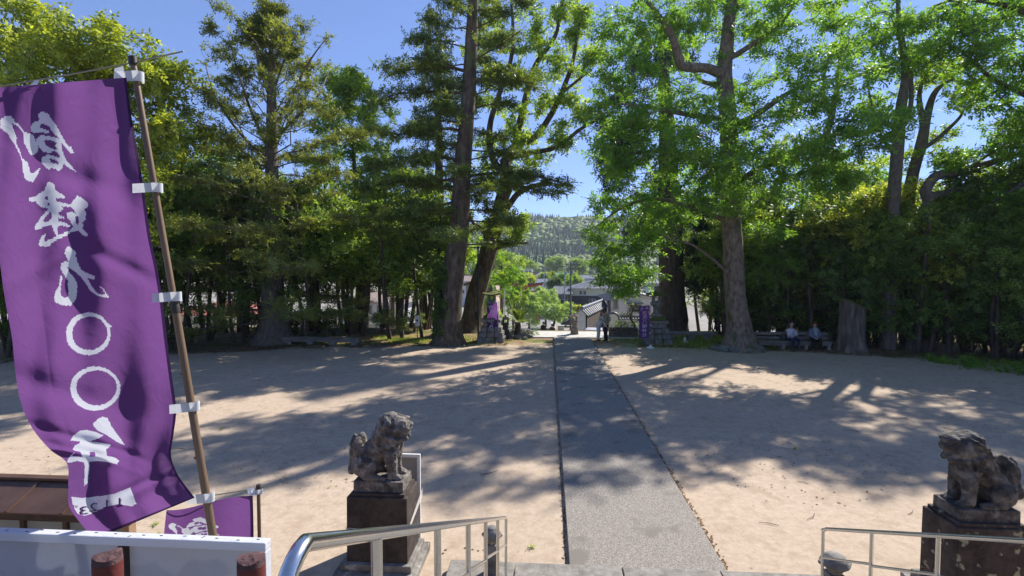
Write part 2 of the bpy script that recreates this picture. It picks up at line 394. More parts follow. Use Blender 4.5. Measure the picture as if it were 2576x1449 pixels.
L_maple = leafmat('leaf_maple', (.05, .105, .018), (.17, .25, .035), .5, 1.55)
L_dark = leafmat('leaf_understory', (.03, .052, .018), (.13, .17, .05), .38, 1.5)
L_under = leafmat('leaf_understory_green', (.055, .09, .026), (.21, .25, .065), .46, 1.6)
L_shii = leafmat('leaf_new_growth', (.055, .072, .020), (.36, .33, .065), .52, 1.6)
L_cherry = leafmat('leaf_cherry', (.13, .18, .07), (.33, .38, .17), .42, 1.3)
L_grass = leafmat('grass_blade', (.10, .13, .03), (.30, .32, .09), .45, 1.3)

STY = dict(broad=dict(L=.55, m=8, l=.21, w=.11, flat=.45, droop=.25), fine=dict(L=.50, m=9, l=.15, w=.07, flat=.8, droop=.12),
           fir=dict(L=.55, m=13, l=.14, w=.06, flat=1.5, droop=.05), small=dict(L=.45, m=8, l=.17, w=.095, flat=.5, droop=.15),
           compound=dict(L=.60, m=11, l=.20, w=.08, flat=.7, droop=.30), hang=dict(L=.7, m=10, l=.18, w=.08, flat=.3, droop=.9))
def unit(a): return a / (np.linalg.norm(a, axis=1, keepdims=True) + 1e-9)
def leaf_arrays(blobs, sty, scale=1.0, per=1.0, tb=0.0):
    """blobs: list of (centre, radii, sprays)"""
    s = STY[sty]; O, A, T = [], [], []; per *= .82; scale *= 1.08
    for c, r, n in blobs:
        n = max(3, int(n * per)); d = unit(RNG.normal(size=(n, 3))); d[:, 2] = np.where(RNG.random(n) < .35, np.abs(d[:, 2]), d[:, 2])
        f = RNG.random((n, 1)) ** .42
        O.append(np.array(c) + d * f * np.array(r)); A.append(unit(d * .8 + RNG.normal(size=(n, 3)) * .55 + np.array([0, 0, -s['droop']])))
        T.append(np.clip(RNG.normal(.45 + tb, .10) + RNG.normal(0, .13, n), 0, 1))
    O = np.concatenate(O); A = np.concatenate(A); T = np.concatenate(T); n = len(O)
    up = unit(RNG.normal(size=(n, 3)) + np.array([0, 0, 1.0]) * (1 + 2 * s['flat']))
    S = unit(np.cross(A, up)); N = np.cross(S, A)
    m = s['m']; Lk = s['L'] * scale * RNG.uniform(.7, 1.3, (n, 1))
    Vs, Ts = [], []
    for j in range(m):
        sg = 1 if j % 2 else -1
        ang = RNG.uniform(.6, 1.15, (n, 1)) if j < m - 1 else RNG.uniform(-.2, .2, (n, 1))
        base = O + A * Lk * (j / m - .5)
        D = unit(A * np.cos(ang) + S * sg * np.sin(ang) + N * RNG.normal(0, .25, (n, 1)) + np.array([0, 0, -.12]))
        Wd = unit(np.cross(N + RNG.normal(0, .35, (n, 3)), D))
        l = s['l'] * scale * RNG.uniform(.65, 1.25, (n, 1)); w = s['w'] * scale * RNG.uniform(.7, 1.2, (n, 1)) * .5
        mid = base + D * l * .45
        Vs.append(np.stack([base, mid + Wd * w, base + D * l, mid - Wd * w], 1)); Ts.append(np.clip(T + RNG.normal(0, .10, n), 0, 1))
    V = np.concatenate(Vs).reshape(-1, 3); T = np.repeat(np.concatenate(Ts), 4)
    return V, np.arange(len(V)).reshape(-1, 4), T

class Tree:
    def __init__(s, name, base, label, bark, leaf, sty, group=None, cat='tree'):
        s.root = thing(name, base, label, cat, group); s.bark, s.leaf, s.sty = bark, leaf, sty
        s.wood = MB(); s.tw = MB(); s.pts = []; s.rad = []; s.blobs = []
    def stem(s, P, rads, n=14, lump=.12, part=None, flare=0.0, k=7):
        Q = spline(P, k); m = len(Q); rr = []
        for i in range(m):
            t = i / (m - 1) * (len(rads) - 1); a = min(int(t), len(rads) - 2); r = lerp(rads[a], rads[a + 1], t - a)
            if flare: h = (Q[i] - Q[0]).length; r *= 1 + flare * math.exp(-h / .55)
            rr.append(r)
        mb = s.wood if part is None else MB(); mb.tube(Q, rr, n, lump=lump)
        if part: mb.build(part, s.bark, s.root, True)
        s.pts += Q; s.rad += rr; return Q
    def blob(s, c, r, n=55):
        r = (r, r, r * .8) if not hasattr(r, '__len__') else r; s.blobs.append((Vector(c), Vector(r), n))
    def fill(s, c, r, count, br=(.6, 1.0), n=55, shell=.45, sep=.85, flat=.7):
        c, r = Vector(c), Vector(r); got = []
        for _ in range(count * 12):
            d = Vector(RNG.normal(size=3)).normalized(); f = random.random() ** shell; p = c + Vector((d.x * r.x, d.y * r.y, d.z * r.z)) * f; b = random.uniform(*br)
            if all((p - q).length > sep * b for q in got):
                got.append(p); s.blob(p, (b, b, b * flat), int(n * (b / .8) ** 2))
            if len(got) >= count: break
    def twigs(s, sub=4, r0=.035, droop=.1):
        """join every clump of leaves to the wood nearest to it, clumps near the wood first"""
        if not s.pts: return
        P = np.array([p[:] for p in s.pts]); todo = sorted(s.blobs, key=lambda b: np.min(np.linalg.norm(P - np.array(b[0]), axis=1)))
        for c, r, n in todo:
            d = np.linalg.norm(P - np.array(c), axis=1) + .7 * np.maximum(0, P[:, 2] - c.z + .2); i = int(np.argmin(d)); a = Vector(P[i]); L = (c - a).length
            if L < .05: continue
            m1 = a.lerp(c, .4) + Vector(RNG.normal(size=3)) * L * .09 + Vector((0, 0, -droop * L * .3)); m2 = a.lerp(c, .75) + Vector(RNG.normal(size=3)) * L * .07
            Q = spline([a, m1, m2, c], 3); rr = [max(.008, r0 * (.35 + .25 * L) * (1 - .75 * k / (len(Q) - 1))) for k in range(len(Q))]
            s.tw.tube(Q, rr, 4, cap=False); P = np.vstack([P, np.array([q[:] for q in Q[3:]])])
            for _ in range(sub):
                e = c + Vector([RNG.normal() * .55 * q for q in r]); e = Vector(e)
                s.tw.tube([Q[-3], Q[-3].lerp(e, .6) + Vector(RNG.normal(size=3)) * .06, e], [.012, .009, .004], 3, cap=False)
    def done(s, scale=1.0, per=1.0, twig=True, sub=3, tb=0.0, r0=.035):
        if twig: s.twigs(sub, r0)
        if s.wood.v: s.wood.build('trunk', s.bark, s.root, True)
        if s.tw.v: tag(s.tw.build('twig_mass', s.bark, s.root, True), kind='stuff')
        if s.blobs:
            V, Fq, T = leaf_arrays(s.blobs, s.sty, scale, per, tb); link('crown', npmesh('crown', V, Fq, T), s.leaf, s.root)
        return s.root
def whorl(t, trunk, lo, hi, count, length, elev, foliage, sag=.12, r=.05, flat=.2, part=None, br=.55, n=36, xonly=False):
    """side branches along a stem: length(h), elev(h) in degrees, foliage(h) = share of a branch that carries leaves; h from 0 to 1"""
    m = len(trunk); az = random.random() * 6
    for i in range(count):
        h = (i + random.random() * .8) / count; p = trunk[int(lerp(lo, hi, h) * (m - 1))]
        az += 2.4 + random.uniform(-.5, .5); L = length(h) * random.uniform(.65, 1.2); e = R(elev(h) + random.uniform(-9, 9))
        d = Vector((math.cos(az) * math.cos(e), math.sin(az) * math.cos(e), math.sin(e)))
        Q = [p]; 
        for k in range(1, 7):
            u = k / 6; Q.append(p + d * L * u + Vector((0, 0, -sag * L * u * u)) + Vector(RNG.normal(size=3)) * L * .018)
        rr = [max(.008, r * (.4 + L * .14) * (1 - .85 * k / 6)) for k in range(7)]
        t.tw.tube(Q, rr, 5, cap=False); t.pts += Q[2:]; t.rad += rr[2:]
        fo = foliage(h)
        if fo <= 0: continue
        side = d.cross(Vector((0, 0, 1))).normalized()
        for k in range(int(2 + L * 2.2 * fo)):
            u = random.uniform(1 - fo, 1.02) ** .8; c = p + d * L * u + Vector((0, 0, -sag * L * u * u)) + side * random.uniform(-1, 1) * L * .20 * (1.15 - .6 * u)
            b = br * random.uniform(.7, 1.25); t.blob(c + Vector((0, 0, random.uniform(-.05, .12))), (b, b, b * flat), n)

def gp(px, py): p = G(px, py); return Vector((p.x, p.y, ground_z(p.x, p.y) - .05))

# --- hero: straight fir with tiers of flat branches, left of the path
b = gp(1128, 866); Y = b.y
t = Tree('fir_tree', b, 'tall straight fir with ivy-covered trunk and flat tiered branches left of the path', bark_fir, L_fir, 'fir')
tr = t.stem([b] + [W(x, y, Y) for x, y in ((1131, 800), (1140, 700), (1156, 560), (1163, 430), (1178, 250), (1186, 100), (1192, -60), (1195, -190))], [.66, .60, .56, .52, .45, .38, .33, .26, .12], 18, .10, flare=.75)
whorl(t, tr, .33, .97, 62, lambda h: 4.9 - 2.9 * h, lambda h: 4 + 14 * h, lambda h: .72, .10, .06, .16, br=.55, n=26)
for px, py, dx, L in ((1165, 235, -1, 4.3), (1170, 175, -1, 3.9), (1160, 330, -1, 4.0), (1165, 440, 1, 5.3), (1160, 400, -1, 4.6), (1175, 210, 1, 3.6), (1160, 470, 1, 5.0), (1160, 455, -1, 5.2), (1150, 540, -1, 4.6)):
    p = W(px, py, Y); Q = [p + Vector((dx * L * u, -.9 * u, .10 * L * u - .22 * L * u * u)) + Vector(RNG.normal(size=3)) * .06 for u in np.linspace(0, 1, 8)]
    t.wood.tube(Q, [.085 * (1 - .85 * u) + .006 for u in np.linspace(0, 1, 8)], 6, cap=False); t.pts += Q[2:]
    for q in Q[2:]:
        for _ in range(3): t.blob(q + Vector((random.uniform(-.3, .3), random.uniform(-.9, .9), random.uniform(-.05, .15))), (.6, .6, .09), 26)
t.done(1.1, .60, sub=1, r0=.02, tb=.06)
# ivy climbing the fir's trunk
iv = Tree('ivy', b + Vector((-.4, -.5, 0)), 'dark green ivy climbing the shaded side of the fir trunk', bark_grey, L_dark, 'small', cat='ivy')
for i in range(60):
    h = random.random() ** 1.3 * 4.3; a = random.uniform(2.6, 4.6); c = tr[min(len(tr) - 1, int(h / 26 * len(tr)))] + Vector((math.cos(a), math.sin(a), 0)) * .64
    c.z = b.z + h; iv.blob(c, (.26, .26, .34), 16)
iv.done(.75, 1, twig=False)

# --- hero: camphor beside it with pale-lit leaf clumps
b = gp(1186, 834); Y = b.y
t = Tree('camphor_tree', b, 'leaning camphor with long bare limbs and bright leaf clumps beside the fir', bark_fir, L_camphor, 'broad')
def lw(*p): return [W(x, y, Y + (q[0] if q else 0)) for x, y, *q in p]
t.stem([b] + lw((1192, 770), (1215, 680), (1240, 590), (1262, 510), (1272, 450), (1270, 400)), [.72, .60, .55, .50, .46, .36, .30], 16, .12, flare=.6)
for P, rr in ((lw((1270, 440), (1240, 400), (1232, 320), (1255, 240), (1285, 150), (1290, 60), (1280, -60)), [.26, .22, .2, .17, .13, .1, .05]),
              (lw((1270, 420), (1296, 370, 1), (1310, 300, 1), (1345, 170, 1.5), (1395, 95, 1.5), (1412, 20, 1), (1425, -70, 1)), [.25, .24, .22, .18, .14, .11, .05]),
              (lw((1296, 365, 1), (1345, 345, 0), (1385, 290, 0), (1410, 240, -.5), (1440, 160, -.5), (1452, 90, -1), (1466, 30, -1)), [.2, .2, .18, .16, .12, .09, .03]),
              (lw((1412, 235, -.5), (1450, 205, -1), (1492, 172, -1)), [.11, .08, .03]),
              (lw((1270, 400), (1330, 385, -1), (1400, 370, -1.5), (1460, 325, -1.5), (1510, 298, -2)), [.2, .17, .14, .11, .05]),
              (lw((1262, 540), (1275, 525, -.5), (1300, 490, -1), (1330, 472, -1.4), (1362, 464, -1.6), (1390, 462, -1.8)), [.2, .2, .18, .16, .14, .12]),
              (lw((1390, 466, -1.8), (1420, 478, -1.9), (1455, 488, -2)), [.035, .02, .008]),
              (lw((1232, 634), (1262, 620, -.5), (1300, 612, -.8), (1330, 612, -1)), [.15, .12, .10, .07]),
              (lw((1296, 612, -.8), (1303, 598, -.8), (1312, 588, -.8)), [.06, .05, .03]),
              (lw((1232, 610), (1215, 580), (1190, 560), (1180, 535)), [.17, .14, .1, .05]),
              (lw((1270, 520), (1283, 480), (1290, 440), (1284, 420)), [.14, .1, .08, .04])):
    t.stem(P, rr, 8, .1, part='branch', k=5)
for x, y, r, dy in ((1330, 30, 1.1, 0), (1385, 40, 1.0, 1), (1250, 60, 1.2, 0), (1290, 120, 1.1, .5), (1345, 120, .9, 1), (1425, 20, .9, 1), (1430, 110, .8, -.5), (1460, 70, .7, -1), (1455, 35, .6, -1), (1372, 190, .9, 1), (1310, 205, 1.1, 0), (1250, 190, 1.2, 0),
                    (1425, 185, .9, -.5), (1480, 165, .7, -1), (1490, 140, .6, -1), (1405, 245, .9, -.5), (1350, 265, .9, 0), (1290, 285, 1.1, 0), (1230, 270, 1.2, .5), (1445, 255, .7, -.5), (1470, 290, .7, -1.5), (1500, 285, .7, -2), (1385, 335, .9, -1), (1430, 330, .8, -1.5),
                    (1320, 335, 1.0, 0), (1260, 360, 1.2, 0), (1300, 400, 1.1, 0), (1350, 400, .8, -1), (1240, 430, 1.2, .5), (1210, 370, 1.1, .5), (1320, 560, .5, -.8), (1300, 590, .4, -.8), (1420, 370, .6, -1.5), (1200, 130, 1.2, .5), (1400, 150, .8, 1), (1365, 85, .9, 1.2),
                    (1230, 570, .6, 0), (1280, 470, .8, 0)):
    t.fill(W(x, y, Y + dy), (r, r, r * .75), 7, (.34, .6), 42, sep=.65)
t.done(.95, 1.0, tb=.12)

# --- hero: tall olive conifer with bare leaders, behind the log bench
b = gp(690, 862); Y = b.y
t = Tree('kaya_tree', b, 'tall olive-brown conifer with bare dead twigs in its top behind the low bench', bark_grey, L_olive, 'fir')
tr = t.stem([b] + [W(x, y, Y) for x, y in ((689, 800), (688, 650), (685, 480), (683, 300), (682, 150), (681, 30))], [.85, .66, .48, .36, .26, .15, .03], 16, .16, flare=.7)
whorl(t, tr, .16, .60, 52, lambda h: 6.6 - 1.4 * h, lambda h: 4 + 20 * h, lambda h: .78, .14, .05, .22, br=.58, n=15)
whorl(t, tr, .55, .86, 34, lambda h: 5.2 - 2.6 * h, lambda h: 30 + 16 * h, lambda h: .62, .0, .04, .34, br=.40, n=12)
whorl(t, tr, .80, .99, 26, lambda h: 2.3 - 1.5 * h, lambda h: 46 + 12 * h, lambda h: .8, .0, .03, .5, br=.26, n=14)
for P in (((684, 390), (640, 300), (605, 200), (570, 80)), ((684, 330), (730, 250), (775, 160), (822, 95)), ((684, 420), (600, 330), (540, 240), (515, 150)), ((683, 260), (650, 160), (640, 70)), ((684, 360), (740, 300), (800, 240), (830, 170)), ((683, 240), (715, 150), (728, 60))):
    t.stem([W(x, y, Y + random.uniform(-1.2, 1.2) * i) for i, (x, y) in enumerate(P)], [.11, .08, .05, .012][-len(P):], 6, .05, k=5)
    for x, y in P[1:]: t.fill(W(x, y + 8, Y), (.7, .7, .9), 4, (.2, .34), 14)
t.done(1.12, .85, sub=1, r0=.02, tb=.08)

# --- yellow-green broadleaf behind the large banner
b = gp(150, 905); Y = b.y
t = Tree('broadleaf_tree', b, 'spreading yellow-green broadleaf tree behind the largest purple banner', bark_grey, L_yellow, 'broad')
t.stem([b] + lw((150, 700), (140, 520), (120, 380), (110, 250)), [.6, .42, .38, .3, .15], 12, .1, flare=.6)
for P in (lw((140, 480), (230, 380), (330, 320), (430, 300)), lw((125, 400), (40, 290), (-30, 230)), lw((115, 320), (170, 200), (210, 110)), lw((115, 300), (80, 170), (60, 90)), lw((140, 540), (280, 470), (400, 450))):
    t.stem(P, [.2, .14, .09, .03][-len(P):], 7, .08, part='branch', k=5)
for x, y, rx, rz, c in ((110, 70, 1.7, 1.0, 12), (40, 130, 2.0, 1.2, 16), (190, 140, 2.3, 1.3, 20), (265, 90, 1.6, .8, 9), (300, 200, 2.2, 1.3, 18), (390, 190, 1.6, .9, 9), (130, 260, 3.0, 1.6, 22), (380, 280, 2.2, 1.5, 16), (20, 330, 2.6, 2.2, 16), (440, 200, 1.1, .6, 5),
                        (260, 350, 2.6, 1.6, 16), (420, 380, 1.8, 1.6, 12), (60, 520, 2.5, 2.4, 16), (300, 520, 3.0, 2.2, 16), (-80, 220, 2.2, 2.4, 14), (-60, 480, 2.2, 2.4, 12), (450, 330, 1.3, 1.0, 8)):
    t.fill(W(x, y, Y + random.uniform(-1, 1.5)), (rx * .85, rx, rz * .8), c, (.5, .85), 46, sep=.7)
t.done(.95, .95, tb=.0)

# --- bright green tree between the olive conifer and the fir, further back
b = Vector((W(905, 830, 35).x, 35, ground_z(-12, 35) - .1)); Y = b.y
t = Tree('oak_tree', b, 'round-topped bright green oak between the olive conifer and the fir', bark_grey, L_camphor, 'small')
t.stem([b] + lw((905, 700), (900, 520), (890, 400), (882, 330)), [.4, .3, .22, .12, .05], 10, .1, flare=.5)
for x, y, rx, rz, c in ((860, 210, 1.3, 1.0, 10), (900, 215, 1.2, .9, 9), (880, 240, 1.8, 1.5, 20), (930, 300, 1.8, 1.4, 14), (830, 290, 1.8, 1.6, 12), (890, 360, 2.6, 1.8, 18), (960, 390, 1.6, 1.5, 10), (820, 420, 2.0, 1.8, 14), (920, 480, 2.6, 2.0, 16), (1000, 480, 1.8, 1.6, 10), (850, 560, 2.6, 2.2, 14), (1000, 590, 2.2, 2.0, 12)):
    t.fill(W(x, y, Y), (rx, rx, rz), int(c * 1.5), (.45, .8), 54, sep=.6)
t.done(.95, 1.0, tb=.0)
# --- dark cedar behind the fir
b = Vector((W(1105, 830, 39).x, 39, ground_z(-9, 39) - .1)); Y = b.y
t = Tree('cedar_tree', b, 'dark narrow cedar rising behind the fir trunk', bark_dark, L_cedar, 'hang')
tr = t.stem([b] + lw((1105, 500), (1102, 200), (1100, 30)), [.45, .35, .2, .05], 10, .1)
for i in range(60):
    y = lerp(40, 640, (i / 60) ** .9); w = lerp(14, 85, min(1, (y - 30) / 300)); t.blob(W(1102 + random.uniform(-w, w), y, Y + random.uniform(-2, 2)), (.9, .9, .75), 34)
t.done(1.1, 1.0, sub=0)

# --- hero: great broadleaf right of the path
b = gp(1862, 880); Y = b.y
t = Tree('zelkova_tree', b, 'huge spreading broadleaf tree with pale flaking trunk right of the path', bark_pale, L_broad, 'compound')
t.stem([b] + lw((1860, 830), (1850, 740), (1843, 620), (1838, 500), (1836, 380), (1830, 280), (1822, 180), (1832, 80), (1842, -20), (1848, -120)), [.66, .56, .50, .47, .45, .42, .40, .36, .30, .24, .12], 18, .10, flare=.85)
for P, rr in ((lw((1822, 190), (1780, 172, -.5), (1720, 168, -1), (1705, 140, -1.2), (1690, 90, -1.5), (1650, 30, -1.5), (1600, -30, -1.5)), [.26, .24, .22, .2, .16, .12, .05]),
              (lw((1826, 240), (1800, 215, .5), (1760, 200, 1), (1735, 150, 1.4)), [.16, .14, .1, .05]),
              (lw((1828, 150), (1880, 120, -.5), (1960, 60, -1), (2020, -20, -1)), [.16, .13, .1, .05]),
              (lw((1836, 560), (1800, 545, -.4), (1730, 520, -1.5), (1650, 500, -2), (1570, 520, -2.5), (1500, 570, -2.5)), [.15, .13, .11, .09, .06, .02]),
              (lw((1840, 470), (1900, 430, -1), (2000, 380, -2), (2100, 340, -2.5), (2200, 330, -3)), [.17, .15, .12, .08, .03]),
              (lw((1838, 440), (1760, 400, -1.5), (1660, 380, -2.5), (1560, 390, -3)), [.16, .13, .09, .04]),
              (lw((1834, 320), (1900, 290, -1.5), (1990, 230, -2.5), (2090, 190, -3)), [.16, .13, .1, .04]),
              (lw((1830, 300), (1740, 290, -2), (1640, 270, -3), (1550, 260, -3)), [.15, .12, .08, .03]),
              (lw((1848, 700), (1815, 672, -.6), (1790, 650, -1.2), (1740, 615, -2), (1690, 603, -2.6), (1660, 590, -3)), [.10, .08, .065, .05, .035, .02])):
    t.stem(P, rr, 8, .08, part='branch', k=5)
for x, y, dy, rx, rz, c in ((1560, 90, -1, 1.5, 1.2, 12), (1640, 60, -1.5, 1.8, 1.3, 15), (1600, 190, -2, 1.8, 1.1, 12), (1720, 50, -.5, 1.8, 1.2, 12), (1540, 210, -2, 1.2, .8, 8), (1800, 30, 1, 2.0, 1.3, 14), (1890, 70, 0, 2.0, 1.3, 14), (1980, 60, -1, 2.0, 1.4, 14), (1740, 200, 1, 2.0, 1.2, 12), (1880, 200, 0, 1.8, 1.0, 10),
                              (1560, 290, -3, 1.6, 1.0, 10), (1660, 300, -3, 2.0, 1.0, 13), (1760, 300, -2.5, 2.0, .9, 13), (1880, 310, -2, 2.0, 1.0, 13), (1980, 270, -2.5, 2.0, 1.0, 13), (2080, 230, -3, 1.8, 1.1, 11), (2060, 140, -2, 1.8, 1.2, 10),
                              (1560, 400, -3, 1.7, 1.0, 12), (1660, 400, -3, 2.1, 1.0, 15), (1760, 420, -2.5, 2.1, 1.0, 15), (1860, 420, -2.5, 2.0, 1.0, 13), (1960, 400, -2.5, 2.1, 1.0, 15), (2060, 370, -3, 2.1, 1.0, 15), (2160, 340, -3, 2.0, 1.0, 13), (2230, 330, -3, 1.2, .8, 7),
                              (1540, 520, -2.5, 1.4, .9, 10), (1620, 510, -2.3, 1.8, .9, 13), (1710, 520, -2, 1.9, .9, 13), (1800, 520, -1.5, 1.6, .8, 9), (1930, 480, -2, 1.8, .9, 12), (2030, 470, -2.5, 1.6, .9, 10), (2120, 440, -3, 1.5, .8, 8),
                              (1510, 620, -2, 1.1, 1.1, 10), (1580, 620, -1.8, 1.4, 1.1, 11), (1640, 600, -1.5, 1.2, .8, 8), (1530, 690, -1.8, .9, .7, 8), (1600, 690, -1.5, .9, .7, 7), (1920, 580, 1.5, 1.3, .9, 11), (1960, 640, 2.2, 1.2, .9, 11), (1900, 680, 2.2, 1.0, .7, 8), (1570, 735, -1.5, .5, .35, 3)):
    t.fill(W(x, y, Y + dy), (rx * .9, rx * 1.25, rz), int(c * 1.35), (.40, .74), 46, sep=.8, flat=.5)
t.done(.95, .66, tb=.08)

# --- dark cedar right of the path, its trunk almost black
b = Vector((W(1690, 825, 33.5).x, 33.3, ground_z(8, 33.3) - .1)); Y = b.y
t = Tree('cedar_tree', b, 'massive cedar with almost black trunk behind the right stone lantern', bark_dark, L_cedar, 'hang')
t.stem([b] + lw((1690, 760), (1687, 600), (1680, 400), (1672, 200), (1668, 60)), [.95, .82, .72, .55, .35, .1], 16, .16, flare=.25)
for x, y, rx, rz, c in ((1560, 330, 1.5, 2.4, 18), (1545, 430, 1.3, 1.8, 13), (1620, 160, 1.4, 2.0, 11), (1640, 480, 1.8, 1.8, 13), (1720, 540, 1.8, 1.6, 13), (1630, 570, 1.5, 1.2, 10), (1760, 400, 1.8, 2.0, 11), (1790, 600, 1.2, 1.2, 8), (1700, 100, 1.4, 1.8, 9), (1740, 640, 1.2, .9, 8), (1780, 700, 1.3, 1.2, 10)):
    t.fill(W(x, y, Y + .6), (rx, rx, rz), c, (.55, .9), 46, sep=.65)
t.done(1.1, 1.0, sub=0)

# --- thin-crowned trees on the right
def airy(px, Y, stems, clumps, label, leaf=L_camphor, sty='small', per=1.0, sc=.95):
    b = Vector((W(px, 840, Y).x, Y, 0)); b.z = ground_z(b.x, b.y) - .1
    t = Tree('deciduous_tree', b, label, bark_grey, leaf, sty)
    for i, (P, rr) in enumerate(stems): t.stem(([b] if i == 0 else []) + [W(x, y, Y) for x, y in P], rr, 9, .08, part=None if i == 0 else 'branch', k=5)
    for x, y, rx, rz, c in clumps: t.fill(W(x, y, Y + random.uniform(-1, 1)), (rx, rx * 1.2, rz), c, (.42, .75), 42, sep=.75, flat=.6)
    t.done(sc, per); return t
airy(2235, 27, [(((2240, 700), (2246, 520), (2256, 400), (2265, 280), (2278, 180), (2262, 60), (2258, -60)), [.38, .34, .3, .28, .25, .18, .12, .05]),
                (((2262, 330), (2290, 270), (2292, 200), (2288, 130)), [.14, .11, .09, .04]), (((2258, 400), (2210, 330), (2190, 250), (2180, 190)), [.1, .08, .05, .02])],
     [(2240, 110, 1.6, 1.2, 12), (2300, 130, 1.5, 1.1, 12), (2190, 190, 1.4, 1.0, 9), (2270, 40, 1.6, 1.0, 10), (2350, 80, 1.5, 1.0, 10), (2210, 260, 1.2, .8, 7), (2240, 300, .9, .6, 5), (2170, 120, 1.2, .8, 5), (2130, 60, 1.6, 1.0, 7), (2080, 20, 1.6, 1.0, 7)],
     'slim deciduous tree with straight dark trunk and open crown behind the zelkova', L_maple)
airy(2285, 28.5, [(((2280, 700), (2284, 520), (2296, 440), (2318, 360), (2330, 300), (2348, 240), (2375, 210), (2400, 200)), [.36, .34, .31, .28, .26, .2, .15, .1, .05]),
                (((2324, 330), (2318, 290), (2312, 240), (2325, 190)), [.16, .14, .11, .05]), (((2312, 380), (2350, 355), (2390, 320), (2418, 290), (2430, 255)), [.13, .11, .09, .07, .03])],
     [(2380, 190, 1.2, .8, 8), (2330, 190, 1.1, .8, 8), (2425, 240, .9, .7, 6), (2300, 215, .8, .6, 5), (2360, 345, .7, .5, 4), (2290, 400, .9, .6, 5), (2390, 395, .9, .5, 5), (2340, 130, 1.2, .8, 7)],
     'forked deciduous tree with bare dark limbs against open sky on the right', L_camphor)
airy(2050, 35, [(((2045, 650), (2050, 480), (2060, 395), (2090, 300), (2110, 190), (2118, 60)), [.34, .3, .26, .24, .2, .14, .05]),
                (((2052, 450), (2025, 395), (2010, 330)), [.14, .1, .03]), (((2090, 300), (2070, 230), (2085, 120)), [.1, .08, .03]), (((2110, 180), (2140, 120), (2175, 90)), [.07, .05, .02])],
     [(2060, 520, 1.8, 1.0, 10), (2000, 560, 1.6, 1.0, 9), (2100, 130, 1.1, .8, 4), (2150, 420, 1.8, 1.0, 10), (1990, 330, 1.6, 1.2, 7), (2130, 520, 1.6, .9, 9), (2070, 30, 1.3, .7, 4)],
     'twisting half-bare tree with thin twigs standing behind the zelkova crown', L_camphor, per=.9)
airy(2330, 27, [(((2318, 720), (2322, 600), (2336, 508), (2384, 488), (2444, 468), (2524, 444), (2600, 415), (2700, 380)), [.34, .32, .3, .26, .25, .22, .19, .14, .05]),
                (((2338, 508), (2328, 480), (2345, 452), (2365, 440), (2424, 432), (2484, 412), (2576, 384), (2680, 340)), [.26, .25, .23, .22, .2, .17, .12, .05]), (((2424, 432), (2500, 380), (2560, 340)), [.1, .06, .02])],
     [(2450, 400, .9, .5, 5), (2520, 370, 1.2, .7, 8), (2560, 440, 1.3, .8, 8), (2440, 510, 1.2, .7, 8), (2500, 520, 1.5, .8, 10), (2570, 520, 1.6, 1.0, 11), (2640, 420, 1.8, 1.2, 12), (2640, 300, 1.6, 1.2, 10), (2400, 410, .7, .4, 4), (2560, 320, 1.0, .6, 6)],
     'low-forked tree whose two heavy limbs sweep out to the right', L_maple, 'compound')
# near maple reaching in from the right
Y = 25.0; b = Vector((W(2760, 800, Y).x, Y, -.05))
t = Tree('maple_tree', b, 'leafy maple reaching in over the courtyard from the right side', bark_dark, L_maple, 'small')
t.stem([b] + lw((2755, 600), (2740, 420), (2720, 250), (2690, 80), (2680, -80)), [.5, .36, .33, .28, .2, .1], 10, .1, flare=.6)
for P, rr in ((lw((2735, 380), (2650, 290), (2576, 236), (2504, 204), (2444, 152), (2400, 110)), [.2, .16, .13, .10, .06, .02]), (lw((2690, 100), (2576, 30), (2484, 4), (2400, 0), (2340, 20)), [.16, .13, .1, .07, .02]), (lw((2740, 420), (2650, 420), (2560, 470), (2480, 520)), [.16, .12, .07, .02])):
    t.stem(P, rr, 8, .06, part='branch', k=5)
for x, y, rx, rz, c in ((2400, 60, .9, .5, 9), (2460, 100, 1.0, .6, 11), (2530, 80, 1.1, .6, 12), (2440, 180, .9, .5, 9), (2520, 180, 1.1, .6, 12), (2580, 160, 1.1, .7, 12), (2480, 250, .9, .5, 9), (2550, 270, 1.0, .6, 11), (2620, 330, 1.1, .7, 10), (2380, 130, .7, .4, 6), (2340, 40, .8, .4, 6), (2480, 20, 1.0, .5, 9), (2560, 10, 1.2, .5, 10), (2650, 60, 1.5, .9, 12), (2700, 220, 1.6, 1.0, 12), (2590, 420, .7, .5, 6), (2540, 560, .9, .5, 9), (2490, 610, .8, .5, 8), (2590, 620, 1.0, .6, 9), (2650, 520, 1.2, .8, 9)):
    t.fill(W(x, y, Y + random.uniform(-1, 1)), (rx * 1.55, rx * 1.7, rz * 1.55), c, (.42, .72), 44, sep=.75, flat=.45)
t.done(.92, .8)

# large broadleaves on the right whose shade falls over the court
for x, y, h, r, rz, c, lab in ((25.5, 25.0, 12.0, 5.4, 4.2, 60, 'large leafy tree beyond the maple on the right'), (33.0, 24.0, 11.0, 5.0, 4.0, 46, 'leafy tree at the side of the court beyond the shrubs')):
    b = Vector((x, y, ground_z(x, y) - .1)); t = Tree('shade_tree', b, lab, bark_grey, L_broad, 'compound')
    q = t.stem([b, (x - .2, y, h * .4), (x + .2, y + .2, h * .7), (x, y, h)], [.45, .36, .28, .1], 12, .1, flare=.6)
    for k in range(7):
        a = k * .9; t.stem([q[8 + k], (x + math.cos(a) * r * .4, y + math.sin(a) * r * .4, h * .75 + .25 * k), (x + math.cos(a) * r * .8, y + math.sin(a) * r * .8, h + .2 * k)], [.14, .1, .03], 7, .06, part='branch', k=5)
    t.fill((x, y, h), (r, r, rz), c, (.6, 1.0), 44, sep=.85, flat=.55); t.done(1.0, .6)
